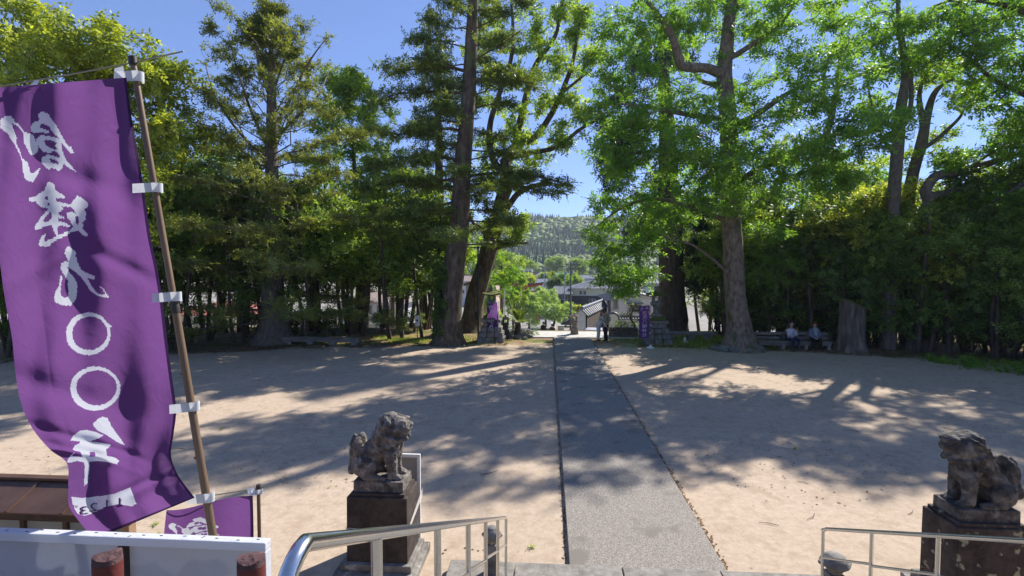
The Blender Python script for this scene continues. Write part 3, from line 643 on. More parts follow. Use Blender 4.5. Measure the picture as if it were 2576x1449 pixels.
# --- evergreen with yellow-green new growth
def dome(px, py, Y, r, rz, label, leaf, c=26, name='evergreen_tree', sty='small', per=1.0, group=None):
    p = W(px, py, Y); b = Vector((p.x, p.y, ground_z(p.x, p.y) - .1)); t = Tree(name, b, label, bark_grey, leaf, sty, group)
    t.stem([b, b.lerp(p, .5), p], [.22, .16, .08], 8, .1, flare=.4); t.fill(p, (r, r, rz), c, (.5, .85), 60, shell=.35, sep=.7)
    t.done(.95, per); return t
dome(2185, 580, 28.5, 3.2, 2.7, 'rounded evergreen tipped with yellow-green new leaves behind the tall stump', L_shii, 52)
dome(2090, 660, 29.5, 2.2, 2.4, 'small evergreen with lit leaf tips between the zelkova and the stump', L_shii, 28)
dome(2300, 640, 27.0, 2.4, 2.6, 'dense mid-green evergreen right of the tall stump', L_shii, 30)
dome(1965, 700, 33.5, 2.2, 2.6, 'backlit bright green tree just behind the zelkova trunk', L_broad, 24, sty='compound')
dome(1235, 690, 42, 2.2, 3.0, 'bright backlit tree seen between the fir and the leaning camphor', L_maple, 22)
dome(1262, 668, 45, 1.9, 2.2, 'fresh green tree below the broken camphor stub', L_camphor, 18)

for px, py, Yd, r, rz, leaf, c, lab in ((545, 470, 37, 3.4, 3.6, L_under, 44, 'leafy evergreen filling the gap between the banner tree and the olive conifer'), (440, 560, 33, 2.8, 3.0, L_olive, 30, 'olive-green tree just right of the largest purple banner'), (790, 520, 38, 3.4, 3.4, L_under, 40, 'evergreen standing right behind the olive conifer'),
    (985, 500, 40, 3.6, 3.8, L_camphor, 46, 'light green tree between the oak and the fir'), (1065, 600, 37, 2.6, 2.8, L_under, 30, 'mid-green tree close behind the fir'), (920, 640, 36, 2.6, 2.2, L_camphor, 26, 'sunlit low tree behind the long low bench'), (2010, 560, 38, 3.0, 3.2, L_camphor, 32, 'light green tree in the gap behind the zelkova crown'), (2120, 480, 39, 3.0, 2.8, L_broad, 30, 'green tree high behind the rounded evergreen'), (2440, 600, 33, 3.2, 2.8, L_maple, 34, 'light leafy tree under the sweeping limbs')):
    dome(px, py, Yd, r, rz, lab, leaf, c, 'backdrop_tree')
# --- understory: a few prototypes, then copies
def proto(kind, seed, low=12):
    random.seed(seed)
    if kind == 'tree':
        t = Tree('understory_tree', (0, 0, 0), 'thin-stemmed dark evergreen in the undergrowth at the edge of the court', bark_dark, L_under if seed % 2 else L_dark, 'small', 'undergrowth trees round the court')
        for k in range(random.choice((2, 3, 3))):
            a = random.random() * 6.3; q = Vector((math.cos(a) * .35, math.sin(a) * .35, 0)); e = Vector((math.cos(a) * random.uniform(.5, 1.3), math.sin(a) * random.uniform(.5, 1.3), random.uniform(5, 6.6)))
            t.stem([q, q.lerp(e, .35) + Vector((random.uniform(-.2, .2), random.uniform(-.2, .2), 0)), q.lerp(e, .7), e], [.10, .085, .06, .03], 7, .08)
        t.fill((0, 0, 4.7), (1.9, 1.9, 2.5), 34, (.45, .8), 46, shell=.5, sep=.7); t.fill((0, 0, 1.9), (1.4, 1.4, 1.2), low, (.35, .65), 36) if low > 5 else t.fill((0, 0, 2.6), (1.2, 1.2, .7), low, (.3, .5), 30)
        return t.done(.95, 1.0)
    t = Tree('shrub', (0, 0, 0), 'dense dark shrub in the undergrowth at the edge of the court', bark_dark, L_dark, 'small', 'undergrowth shrubs round the court', cat='shrub')
    for k in range(5):
        a = random.random() * 6.3; t.stem([(0, 0, -.1), (math.cos(a) * .3, math.sin(a) * .3, .8), (math.cos(a) * .7, math.sin(a) * .7, 1.7)], [.04, .03, .015], 5)
    t.fill((0, 0, 1.35), (1.05, 1.05, 1.05), 18, (.35, .6), 46, shell=.5, sep=.65); return t.done(.85, 1.0)
PT = PS = None
PT = [proto('tree', s) for s in (3, 4, 5)]; PL = [proto('tree', s, 4) for s in (13, 14, 15)]; PS = [proto('shrub', s) for s in (6, 7)]
random.seed(21); used = set()
def zone(x, y):
    if x < -18.5: return 'behind the largest purple banner'
    if x < -14: return 'just behind the olive conifer' if y > 31 else 'beside the olive conifer, at the edge of the court'
    if x < -10.5: return 'behind the low thick-slab bench'
    if x < -6: return 'left of the ivy-covered fir'
    if x < 12.5: return 'behind the zelkova and the timber bench'
    if x < 15.6: return 'behind the two people on the timber bench'
    if x < 18: return 'just right of the tall stump'
    if y < 18.5: return 'where the trees curve round toward the stairs'
    return 'above the ground cover at the right edge of the court' if y < 27 else 'beyond the ground cover, deep in the shade'
def place(protos, x, y, sc, label=None):
    p = random.choice(protos); loc = (x, y, ground_z(x, y) - .05); rz = random.random() * 6.3; s3 = (sc * random.uniform(.9, 1.1), sc * random.uniform(.9, 1.1), sc)
    if p.name not in used: used.add(p.name); p.location = loc; p.rotation_euler = (0, 0, rz); p.scale = s3
    else: p = copy_tree(p, loc, rz, s3)
    kind = ('tall ' if sc > 1.2 else '') + 'thin-stemmed evergreen' if protos is not PS else ('large ' if sc > 1.0 else '') + 'dense dark shrub'
    p['label'] = kind + ' ' + zone(x, y); p['group'] = kind + 's ' + zone(x, y); return p
def edge(x): return 29.2 - 5.5 * (abs(x - 1.3) / 20) ** 2 if x < 0 else 30.2 - 7.2 * (abs(x - 1.3) / 20) ** 2
for i in range(22):                                     # left side, two rows
    x = -7.2 - i * .98; y = edge(x) + 1.6 + random.uniform(-.6, 1.2) + (i % 2) * 2.6
    place(PL, x + random.uniform(-.4, .4), y, random.uniform(.9, 1.25))
for i in range(17):                                     # left, back row, taller
    x = -7.5 - i * 1.35; place(PL, x + random.uniform(-.4, .4), edge(x) + 6 + random.uniform(0, 3), random.uniform(1.25, 1.6))
for i in range(9):                                      # left shrubs
    x = -8.5 - i * 2.1; place(PS, x, edge(x) + 3.0 + random.uniform(-.5, 2.0), random.uniform(.55, .95))
for i in range(30):                                     # right side
    x = 10.2 + i * .52; y = edge(x) + 1.2 + random.uniform(-.4, 1.0) + (i % 2) * 2.2
    place(PT, x + random.uniform(-.4, .4), y, random.uniform(.85, 1.15))
for i in range(24):
    x = 10.8 + i * .8; place(PT, x + random.uniform(-.4, .4), edge(x) + 5 + random.uniform(0, 3), random.uniform(1.15, 1.5))
for i in range(34):
    x = 10.6 + i * .42; place(PS, x, edge(x) + 2.4 + random.uniform(-.7, 2.0) + (1.2 if x < 15 else 0), random.uniform(.7, 1.25))
for i in range(9):                                      # right, sweeping round towards the camera
    x = 20.5 + i * .5; place(PS, x + random.uniform(-.3, .8), 20.5 - i * 1.3, random.uniform(.8, 1.2)); place(PT, x + 1.8 + random.uniform(0, 1), 20.0 - i * 1.3, random.uniform(.9, 1.2))
# ================================================================ near things: banners, handrails, guardian lions, fence
steel = pm('polished_steel', (.60, .59, .57), (.70, .69, .67), 30, .20, 0, metal=1.0)
purple = clothmat('purple_cloth', (.105, .046, .155), .52, tcol=(.180, .070, .250))
hemcloth = clothmat('purple_hem', (.040, .018, .062), .3, tcol=(.05, .02, .08))
white_print = clothmat('white_print', (.74, .75, .80), .42, tcol=(.60, .61, .68))
white_tape = clothmat('white_tape', (.70, .72, .74), .35)
bamboo = pm('brown_pole', (.11, .068, .042), (.20, .135, .085), 9, .45, .1, 40, stretch=(1, 1, .15))
dark_joint = pm('dark_joint', (.035, .027, .024), (.06, .045, .04), 9, .5)
thin_rod = pm('olive_rod', (.26, .25, .17), (.34, .33, .23), 9, .5)

# brush-written characters, traced as outlines on the banner (picture coordinates of the banner's face, seen from behind)
def zc(P, s, ox, oy): return [(ox + x * s, oy + y * s) for x, y in P]
A_ = (.3116, 0, 193.4); B_ = (.3116, 0, 580.3); C_ = (.33233, 64.5, 967.2)
def ell(cx, cy, rx, ry, n=44, wob=0.0, ph=0.0): return [(cx + rx * (1 + wob * math.sin(3 * a + ph)) * math.cos(a), cy + ry * (1 + wob * math.cos(2 * a + ph)) * math.sin(a)) for a in [2 * math.pi * i / n for i in range(n)]]
GLYPHS = [
 [(A_, [(0, 350), (35, 320), (85, 318), (118, 345), (112, 368), (97, 376), (100, 405), (122, 455), (136, 490), (130, 520), (140, 560), (165, 605), (178, 655), (205, 675), (230, 705), (240, 770), (265, 778), (300, 755), (332, 718), (310, 775), (290, 815), (262, 850), (225, 838), (195, 812), (187, 760), (178, 690), (165, 640), (145, 600), (125, 555), (95, 515), (60, 455), (0, 410)], []),
  (A_, [(97, 372), (112, 362), (150, 380), (178, 415), (205, 450), (250, 458), (272, 480), (300, 545), (310, 575), (300, 605), (268, 634), (240, 620), (215, 575), (190, 520), (192, 480), (185, 445), (150, 400)], []),
  (A_, [(305, 310), (325, 285), (345, 278), (395, 300), (402, 320), (425, 350), (465, 410), (490, 460), (520, 510), (550, 560), (575, 560), (595, 610), (580, 622), (555, 600), (510, 545), (470, 490), (430, 450), (395, 400), (370, 385), (330, 380), (318, 405), (360, 425), (390, 430), (405, 445), (375, 455), (330, 445), (280, 455), (250, 440), (247, 400), (265, 370), (310, 358), (320, 345)], []),
  (A_, [(295, 500), (330, 470), (380, 475), (430, 485), (470, 495), (495, 520), (500, 570), (510, 620), (540, 680), (575, 720), (625, 770), (570, 745), (530, 715), (515, 700), (505, 735), (475, 762), (445, 740), (410, 735), (398, 752), (360, 725), (335, 690), (340, 650), (385, 628), (440, 640), (490, 655), (470, 615), (440, 598), (400, 612), (350, 610), (320, 575), (295, 535)],
   [[(355, 520), (375, 505), (420, 515), (460, 535), (440, 560), (462, 580), (440, 588), (400, 570), (375, 555)], [(400, 660), (440, 665), (475, 685), (470, 705), (430, 700), (405, 685)]])],
 [(A_, [(365, 895), (385, 855), (410, 850), (440, 870), (440, 905), (480, 935), (525, 965), (520, 980), (450, 980), (455, 1005), (510, 1018), (565, 1030), (600, 1055), (560, 1050), (500, 1045), (515, 1070), (470, 1095), (470, 1110), (520, 1130), (520, 1145), (470, 1140), (475, 1165), (530, 1180), (567, 1205), (550, 1213), (490, 1200), (465, 1200), (468, 1250), (465, 1285), (455, 1285), (430, 1240), (420, 1195), (370, 1200), (320, 1230), (285, 1232), (275, 1215), (300, 1180), (340, 1120), (385, 1075), (390, 1060), (335, 1055), (310, 1035), (290, 1008), (255, 1008), (230, 1000), (240, 970), (285, 968), (325, 935), (360, 915)],
   [[(360, 970), (385, 965), (392, 990), (370, 990)], [(380, 1020), (400, 1022), (405, 1040), (385, 1038)], [(408, 1085), (365, 1135), (345, 1172), (400, 1160), (420, 1130)]]),
  (A_, [(560, 1040), (590, 1000), (625, 958), (665, 980), (705, 1015), (710, 1050), (680, 1065), (695, 1100), (690, 1150), (660, 1180), (680, 1195), (665, 1220), (690, 1250), (708, 1275), (695, 1293), (650, 1260), (630, 1240), (570, 1258), (520, 1290), (450, 1320), (410, 1350), (395, 1370), (320, 1368), (312, 1345), (335, 1290), (375, 1258), (355, 1310), (360, 1330), (420, 1305), (490, 1270), (560, 1240), (590, 1210), (575, 1175), (545, 1140), (535, 1105), (570, 1085), (610, 1100), (600, 1075)],
   [[(605, 1130), (630, 1125), (640, 1165), (625, 1195), (610, 1170)]])],
 [(B_, [(520, 180), (530, 140), (555, 128), (590, 150), (618, 185), (610, 200), (625, 255), (660, 320), (720, 350), (760, 365), (770, 385), (755, 398), (700, 375), (730, 430), (770, 490), (810, 515), (850, 515), (830, 475), (805, 450), (832, 462), (882, 543), (830, 535), (780, 520), (735, 490), (710, 455), (690, 420), (640, 360), (590, 320), (540, 290), (555, 330), (590, 370), (620, 420), (625, 490), (610, 560), (570, 605), (500, 602), (450, 580), (435, 545), (445, 500), (475, 450), (490, 350), (503, 380), (490, 450), (490, 520), (520, 540), (550, 530), (555, 470), (545, 400), (510, 345), (487, 300), (495, 265), (525, 245), (555, 250), (530, 200)], [])],
 [(B_, ell(712, 832, 180, 174, 44, .012), [ell(724, 828, 142, 137, 36, .02, 1)]), (B_, [(845, 720), (900, 772), (880, 792), (850, 775)], [])],
 [(B_, ell(768, 1275, 202, 178, 44, .012, 2), [ell(780, 1268, 164, 140, 36, .02, 3)]), (B_, [(925, 1165), (968, 1222), (955, 1230), (925, 1200)], [])],
 [(C_, [(512, 295), (545, 262), (585, 244), (625, 255), (640, 300), (680, 360), (720, 410), (752, 460), (700, 440), (655, 410), (600, 375), (540, 345), (515, 315)], []),
  (C_, [(338, 425), (365, 385), (410, 350), (470, 345), (530, 360), (590, 385), (560, 405), (500, 425), (500, 435), (560, 440), (645, 455), (630, 480), (608, 490), (615, 540), (680, 555), (710, 580), (690, 605), (640, 590), (560, 580), (480, 585), (475, 690), (470, 745), (442, 768), (445, 700), (440, 590), (390, 578), (345, 590), (312, 590), (320, 565), (350, 530), (372, 512), (350, 545), (430, 550), (415, 510), (370, 500), (355, 490), (375, 460), (410, 445), (410, 430)],
   [[(485, 510), (525, 512), (528, 545), (485, 545)]])]]
BAND = (C_, [(345, 850), (430, 860), (560, 845), (680, 825), (795, 778), (815, 840), (840, 905), (800, 922), (700, 905), (600, 930), (500, 975), (440, 993), (390, 975), (365, 920)], [])
ROWS = [((-25, 222), (318, 195)), ((-22, 330), (332, 300)), ((-18, 450), (350, 400)), ((-10, 560), (361, 470)), ((0, 660), (378, 590)), ((12, 750), (395, 670)), ((30, 850), (408, 750)), ((38, 930), (420, 850)), ((52, 1010), (433, 950)),
        ((80, 1075), (443, 1030)), ((125, 1130), (437, 1090)), ((168, 1165), (430, 1145)), ((172, 1222), (445, 1190)), ((177, 1280), (465, 1220)), ((237, 1357), (490, 1252))]
def row(v):
    v = min(max(v, 0), 1) * (len(ROWS) - 1); i = min(int(v), len(ROWS) - 2); f = v - i
    a, b, c, d = (ROWS[max(i - 1, 0)], ROWS[i], ROWS[i + 1], ROWS[min(i + 2, len(ROWS) - 1)])
    return [tuple(.5 * (2 * b[s][q] + (c[s][q] - a[s][q]) * f + (2 * a[s][q] - 5 * b[s][q] + 4 * c[s][q] - d[s][q]) * f * f + (3 * b[s][q] - a[s][q] - 3 * c[s][q] + d[s][q]) * f ** 3) for q in (0, 1)) for s in (0, 1)]
def flag_px(u, v):
    (lx, ly), (rx, ry) = row(v); return lx + (rx - lx) * u, ly + (ry - ly) * u
def flag_uv(x, y):
    u, v = .5, (y - 200) / 1100
    for _ in range(25):
        fx, fy = flag_px(u, v); e = 1e-3; ax, ay = flag_px(u + e, v); bx, by = flag_px(u, min(v + e, 1)) if v + e <= 1 else flag_px(u, v - e)
        sg = 1 if v + e <= 1 else -1
        a, b, c, d = (ax - fx) / e, sg * (bx - fx) / e, (ay - fy) / e, sg * (by - fy) / e; D = a * d - b * c or 1e-6; ex, ey = x - fx, y - fy
        du, dv = (d * ex - b * ey) / D, (a * ey - c * ex) / D
        u += min(max(du, -.3), .3); v = min(max(v + min(max(dv, -.2), .2), -.02), 1.02)
        if abs(du) + abs(dv) < 1e-5: break
    return u, v
def to_uv(part): A, P, H = part; return [flag_uv(*p) for p in zc(P, *A)], [[flag_uv(*p) for p in zc(h, *A)] for h in H]
GUV = [[to_uv(p) for p in g] for g in GLYPHS]; BUV = to_uv(BAND)

def poly_tris(outer, holes, maxe=.03, asp=3.0):
    """triangles of an outline with holes in (u,v), cut small enough to follow the folds"""
    polys = [[Vector((x, y * asp, 0)) for x, y in outer]] + [[Vector((x, y * asp, 0)) for x, y in h] for h in holes]
    flat = [p for q in polys for p in q]; bm = bmesh.new(); vs = [bm.verts.new(p) for p in flat]
    for t in tessellate_polygon(polys):
        try: bm.faces.new([vs[i] for i in t])
        except ValueError: pass
    for _ in range(4):
        es = [e for e in bm.edges if e.calc_length() > maxe * 2]
        if not es: break
        bmesh.ops.subdivide_edges(bm, edges=es, cuts=1, use_grid_fill=False); bmesh.ops.triangulate(bm, faces=[f for f in bm.faces if len(f.verts) > 3])
    bm.verts.index_update(); V = [(v.co.x, v.co.y / asp) for v in bm.verts]; Fc = [tuple(v.index for v in f.verts) for f in bm.faces]; bm.free(); return V, Fc
def text_tris(txt, x0, y0, w, h, mirror=True):
    """letters of the built-in font as triangles fitted into a (u,v) box"""
    cu = bpy.data.curves.new('txt', 'FONT'); cu.body = txt; cu.resolution_u = 3; o = bpy.data.objects.new('txt', cu)
    me = evaluated(o)
    P = [v.co.copy() for v in me.vertices]; Fc = [tuple(p.vertices) for p in me.polygons]; bpy.data.meshes.remove(me)
    if not P: return [], []
    a, b = min(p.x for p in P), max(p.x for p in P); c, d = min(p.y for p in P), max(p.y for p in P)
    return [(x0 + ((1 - (p.x - a) / (b - a)) if mirror else (p.x - a) / (b - a)) * w, y0 + (1 - (p.y - c) / (d - c)) * h) for p in P], Fc

def banner(root, S, glyph_tris, band_tris=None, digit_tris=None, nu=28, nv=72, off=.0016):
    """S(u,v) -> place; the print goes through the cloth, so it stands on both faces"""
    def N(u, v):
        e = .004; a = S(u + e, v) - S(u - e, v); b = S(u, v + e) - S(u, v - e); return a.cross(b).normalized()
    mb = MB(); mb.add([S(i / nu, j / nv) for j in range(nv + 1) for i in range(nu + 1)], [(j * (nu + 1) + i, j * (nu + 1) + i + 1, (j + 1) * (nu + 1) + i + 1, (j + 1) * (nu + 1) + i) for j in range(nv) for i in range(nu)])
    cl = mb.build('cloth', purple, root, True)
    def prints(T, name, mat, o):
        for k, (V, Fc) in enumerate(T):
            if not V: continue
            for sg in (1, -1):
                P = [S(u, v) + N(u, v) * sg * o for u, v in V]; m = MB(); m.add(P, Fc); m.build(name, mat, cl, True)
    prints(glyph_tris, 'character', white_print, off)
    if band_tris: prints([band_tris], 'number_band', white_print, off)
    if digit_tris: prints(digit_tris, 'digit', purple, off * 2)
    return cl
def inside(U, Vv, outer, holes):
    def pip(P):
        P = np.array(P); r = np.zeros(U.shape, bool); q = np.roll(P, -1, 0)
        for (x0, y0), (x1, y1) in zip(P, q):
            c = (y0 > Vv) != (y1 > Vv)
            if y1 != y0: r ^= c & (U < (x1 - x0) * (Vv - y0) / (y1 - y0) + x0)
        return r
    m = pip(outer)
    for h in holes: m &= ~pip(h)
    return m
def woven_banner(root, S, glyphs, band, nu=150, nv=450):
    """cloth whose dyed-through characters are pieces of the same sheet"""
    us, vs = np.linspace(0, 1, nu + 1), np.linspace(0, 1, nv + 1); P = np.array([S(u, v)[:] for v in vs for u in us])
    U, Vv = np.meshgrid((us[1:] + us[:-1]) / 2, (vs[1:] + vs[:-1]) / 2); idx = np.zeros(U.shape, int)
    for k, g in enumerate(glyphs):
        for o, h in g: idx[inside(U, Vv, o, h)] = k + 1
    nb = len(glyphs) + 1; idx[inside(U, Vv, *band)] = nb; idx[((U > .982) | (Vv > .990)) & (idx == 0)] = nb + 1
    I = np.arange((nu + 1) * (nv + 1)).reshape(nv + 1, nu + 1); Q = np.stack([I[:-1, :-1], I[:-1, 1:], I[1:, 1:], I[1:, :-1]], -1)
    def piece(name, k, mat, parent):
        q = Q[idx == k]; used_, inv = np.unique(q, return_inverse=True); return link(name, npmesh(name, P[used_], inv.reshape(-1, 4)), mat, parent, True)
    cl = piece('cloth', 0, purple, root)
    for k in range(1, nb): piece('character', k, white_print, cl)
    piece('number_band', nb, white_print, cl); piece('hem', nb + 1, hemcloth, cl); return cl
def merge(Ts):
    V, Fc = [], []
    for v, f in Ts: k = len(V); V += v; Fc += [tuple(i + k for i in t) for t in f]
    return V, Fc
GT = [merge([poly_tris(o, h) for o, h in g]) for g in GUV]; BT = poly_tris(*BUV)
def digits():
    out = []
    for ch, cx, cy, w, h in (('1', 722, 883, 24, 62), ('1', 628, 897, 24, 62), ('2', 527, 922, 62, 62), ('3', 447, 948, 58, 62), ('年', 392, 918, 22, 24)):
        V, Fc = text_tris(ch, cx - w / 2, cy - h / 2, w, h); sl = -.16
        if ch == '1': V, Fc = [(cx - 6, cy - 31), (cx + 6, cy - 31), (cx + 6, cy + 31), (cx - 6, cy + 31), (cx - 22, cy + 22), (cx - 6, cy + 22), (cx - 22, cy + 31), (cx + 22, cy + 22), (cx + 6, cy + 22), (cx + 22, cy + 31), (cx + 6, cy - 20), (cx + 18, cy - 14), (cx + 6, cy - 12)], [(0, 1, 2, 3), (4, 5, 3, 6), (8, 7, 9, 2), (10, 11, 12)]
        out.append(([flag_uv(*zc([(x, y + sl * (x - cx))], *C_)[0]) for x, y in V], Fc))
    return out
DT = digits()

# --- large banner by the camera
FY = 2.12
pole_px = ((335, 150), (368, 380), (420, 680), (452, 875), (478, 1040), (518, 1270), (552, 1449))
pb = W(552, 1449, FY); pt = W(333, 148, FY); dirp = (pb - pt).normalized(); foot = pt + dirp * ((2.545 - pt.z) / dirp.z)
bn = thing('banner', foot, 'largest purple banner with white brush characters on a brown pole, close up', 'banner')
mb = MB(); mb.tube([foot, foot.lerp(W(440, 770, FY), .5), W(440, 770, FY)], [.0165, .0165, .0155], 14); po = mb.build('pole', bamboo, bn, True)
mb = MB(); mb.tube([W(440, 770, FY), W(333, 148, FY)], [.0135, .0125], 14); mb.build('upper_pole', bamboo, bn, True)
mb = MB(); mb.tube([W(443, 788, FY), W(441, 776, FY), W(437, 757, FY), W(436, 752, FY)], [.0172, .0185, .0180, .0150], 14); mb.build('collar', dark_joint, po, True)
mb = MB(); mb.tube([W(335, 160, FY), W(333, 143, FY)], [.0165, .0165], 14); mb.tube([W(335.5, 166, FY), W(335, 161, FY)], [.0150, .0160], 14); mb.build('pole_cap', dark_joint, po, True)
for x, y in ((352, 300), (386, 500), (408, 620), (462, 940), (498, 1150), (535, 1350)):
    q = W(x, y, FY); mb = MB(); mb.tube([q - dirp * .004, q, q + dirp * .004], [.0150, .0172, .0150] if y > 780 else [.0132, .0148, .0132], 14); mb.build('node_ring', bamboo, po, True)
mb = MB(); mb.tube([W(462, 129, FY + .02), W(340, 156, FY + .018), W(180, 187, FY + .02), W(0, 217, FY + .03), W(-40, 224, FY + .03)], .0032, 8); mb.build('crossbar', thin_rod, bn, True)
tabs = [((362, 471), 376), ((410, 748), 0), ((455, 1030), 0), ((497, 1256), 0)]
def fold(u, v):
    """how far the cloth bellies towards the camera (+) in metres"""
    e = math.sin(math.pi * min(1, max(0, u))) ; f = 0.0
    f += .055 * math.sin(6.0 * v + 2.1 * u + .4) * (1 - .55 * u)
    f += .032 * math.sin(14.0 * v + 6.5 * u + 1.2) * (1 - .3 * u)
    f += .024 * math.sin(9 * u - 7 * v + .6) + .012 * math.sin(21 * u + 11 * v)
    for k, (u0, v0, sl, wd, am) in enumerate(((.55, .16, .55, .030, .030), (.35, .30, -.35, .022, -.022), (.75, .33, .8, .02, .02), (.2, .55, .5, .03, .03), (.3, .70, .65, .018, .022), (.15, .74, .6, .016, -.02), (.8, .86, -.5, .02, .026), (.6, .95, -.45, .022, .02))):
        dd = (v - v0) - sl * (u - u0) * .33; f += am * math.exp(-(dd / wd) ** 2) * math.exp(-((u - u0) / .35) ** 2)
    for tv in (.19, .42, .64, 1.0):                      # creases running out of the tie tabs
        d = (v - tv) + .16 * (1 - u) * (1 if tv < .3 else .5); f += .030 * math.exp(-(d / .055) ** 2) * max(0, u) ** 1.5 * (1.1 - u) * 2.2
    f += -.075 * max(0, .22 - u) * 3.0 * sstep(.0, .5, v)
    return f
def S_big(u, v):
    x, y = flag_px(u, v); return W(x, y, FY - fold(u, v) + .012)
cl = woven_banner(bn, S_big, GUV, BUV)
for Vd, Fd in DT:
    for sg in (1, -1): m = MB(); m.add([S_big(u, v) + Vector((0, -.009 * sg, 0)) for u, v in Vd], Fd); m.build('digit', purple, cl)
def tab(x0, y0, x1, y1, wz, Y, parent, r=.021):
    a, c = W(x0, y0, Y - .012), W(x1, y1, Y - .0185); d = (c - a); up = Vector((0, 0, 1)); mb = MB(); cs = []
    for q in (a, a.lerp(c, .6)): cs.append(q)
    k = 8
    for i in range(k + 1):
        an = math.pi * i / k; cs.append(c + Vector((math.sin(an) * r * 1.0, (1 - math.cos(an)) * r * .9, 0)))
    vs = [q + up * s for q in cs for s in (-wz / 2, wz / 2)]
    mb.add(vs, [(2 * i, 2 * i + 1, 2 * i + 3, 2 * i + 2) for i in range(len(cs) - 1)]); mb.build('tie_tab', white_tape, parent, True)
tab(333, 474, 388, 471, .040, FY, bn); tab(383, 750, 436, 746, .040, FY, bn); tab(426, 1030, 482, 1024, .040, FY, bn); tab(470, 1257, 520, 1254, .042, FY, bn)
tab(288, 193, 340, 190, .044, FY, bn)
for x, y in ((300, 192), (82, 215)):
    mb = MB(); p = [W(x - 14, y + 14, FY - .014), W(x + 16, y + 8, FY - .014), W(x + 10, y - 26, FY + .012), W(x - 18 + 6, y - 20, FY + .012)] if x > 200 else [W(x - 16, y + 12, FY - .014), W(x + 10, y + 4, FY - .014), W(x + 18, y - 14, FY + .012), W(x + 4, y - 12, FY + .012)]
    mb.add(p, [(0, 1, 2, 3)]); mb.build('loop', white_tape, bn)

# --- second banner, standing on the court below
FY2 = 3.45
def second_banner(pxp, Y, rows, label, glyph, lean=0.0):
    top = W(*pxp, Y); foot = Vector((top.x + lean, top.y, 0)); bn = thing('banner', foot, label, 'banner')
    mb = MB(); mb.tube([foot, top], [.016, .0125], 12); mb.build('pole', bamboo, bn, True)
    return bn, top
bn2, top2 = second_banner((650, 1222), FY2, None, 'purple banner standing on the court beside the white-backed panel', None)
mb = MB(); mb.tube([W(706, 1217, FY2 + .02), W(650, 1228, FY2 + .018), W(530, 1247, FY2 + .02), W(412, 1268, FY2 + .03)], .0042, 8); mb.build('crossbar', thin_rod, bn2, True)
mb = MB(); mb.tube([W(650, 1236, FY2), W(650, 1219, FY2)], .016, 12); mb.build('pole_cap', dark_joint, bn2, True)
A2, B2 = W(640, 1243, FY2 - .02), W(419, 1283, FY2 - .02)
def S_2(u, v):
    tl, tr = B2, A2; p = tl.lerp(tr, u); return p + Vector((-.03 * math.sin(v * 3) * (1 - u) + .05 * v * (1 - u), -.03 * math.sin(7 * u + 3 * v) - .02 * math.sin(12 * v + 3 * u) * (1 - u * .6), -1.78 * v))
woven_banner(bn2, S_2, GUV, BUV, 80, 240)
tab(632, 1240, 652, 1238, .035, FY2, bn2, .018); tab(637, 1420, 652, 1418, .035, FY2, bn2, .018)
mb = MB(); mb.add([W(624, 1246, FY2 - .03), W(642, 1246, FY2 - .03), W(640, 1226, FY2 + .02), W(622, 1230, FY2 + .02)], [(0, 1, 2, 3)]); mb.build('loop', white_tape, bn2)

# --- stainless handrails
def handrail(x, label, posts, y_end, y_top, curl):
    z = lambda y: lerp(1.02, 3.62, (6.34 - y) / 5.33)
    hr = thing('handrail', (x, y_end, 0), label, 'handrail')
    P = [(x, y_end, z(y_end) - .34), (x, y_end, z(y_end) - .03), (x, y_end - .012, z(y_end) - .008), (x, y_end - .04, z(y_end) + .004), (x, y_end - .1, z(y_end - .1))]
    Q = [Vector(p) for p in P[2:]] + [Vector((x, y, z(y))) for y in np.linspace(y_end - .3, y_top, 10)]
    if curl:
        c = Q[-1]
        for a in np.linspace(.2, 1.5, 7): Q.append(c + Vector((0, -.11 * math.sin(a), -.11 * (1 - math.cos(a)))))
        Q.append(Q[-1] + Vector((0, -.004, -.30)))
    mb = MB(); mb.tube(Q, .0195, 16); mb.build('top_rail', steel, hr, True)
    for i, y in enumerate(posts):
        gz = max(.0, .09 + .18 * math.floor((6.02 - y) / .385 + 1) if y < 6.0 else .13)
        mb = MB(); mb.tube([(x, y, gz - .02), (x, y, z(y) - .012)], .0175, 14); mb.build('post', steel, hr, True)
    for a, b2 in zip(posts[1:], posts[:-1]):
        mb = MB(); mb.tube([(x, a - .017, z(a) - .345), (x, b2 + .017, z(b2) - .345)], .0135, 10); mb.build('lower_rail', steel, hr, True)
    return hr
handrail(-.53, 'stainless handrail curling over at its top, beside the left guardian lion', [1.52, 2.38, 3.31, 4.25, 5.28, 6.33], 6.34, 1.06, True)
handrail(3.27, 'stainless handrail running past the right guardian lion', [2.55, 3.5, 4.45, 5.32, 6.22], 6.24, 1.3, True)

# --- guardian lions
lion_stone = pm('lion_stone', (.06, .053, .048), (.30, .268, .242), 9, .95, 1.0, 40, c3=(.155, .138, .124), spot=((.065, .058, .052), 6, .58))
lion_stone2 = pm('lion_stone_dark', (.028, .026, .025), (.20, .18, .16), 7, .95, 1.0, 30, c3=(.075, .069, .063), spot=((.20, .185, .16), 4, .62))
ped_dark = pm('pedestal_stone', (.028, .021, .018), (.085, .065, .055), 5, .9, .6, 30, spot=((.30, .28, .20), 15, .70))
ped_lichen = pm('pedestal_stone_lichen', (.028, .021, .018), (.095, .07, .06), 5, .9, .6, 30, spot=((.30, .29, .20), 8, .60))
def cap(mb, a, b, r0, r1, n=10):
    a, b = Vector(a), Vector(b); mb.tube([a.lerp(b, t) for t in (0, .5, 1)], [r0, (r0 + r1) / 2, r1], n); mb.ico(a, r0, 2); mb.ico(b, r1, 2)
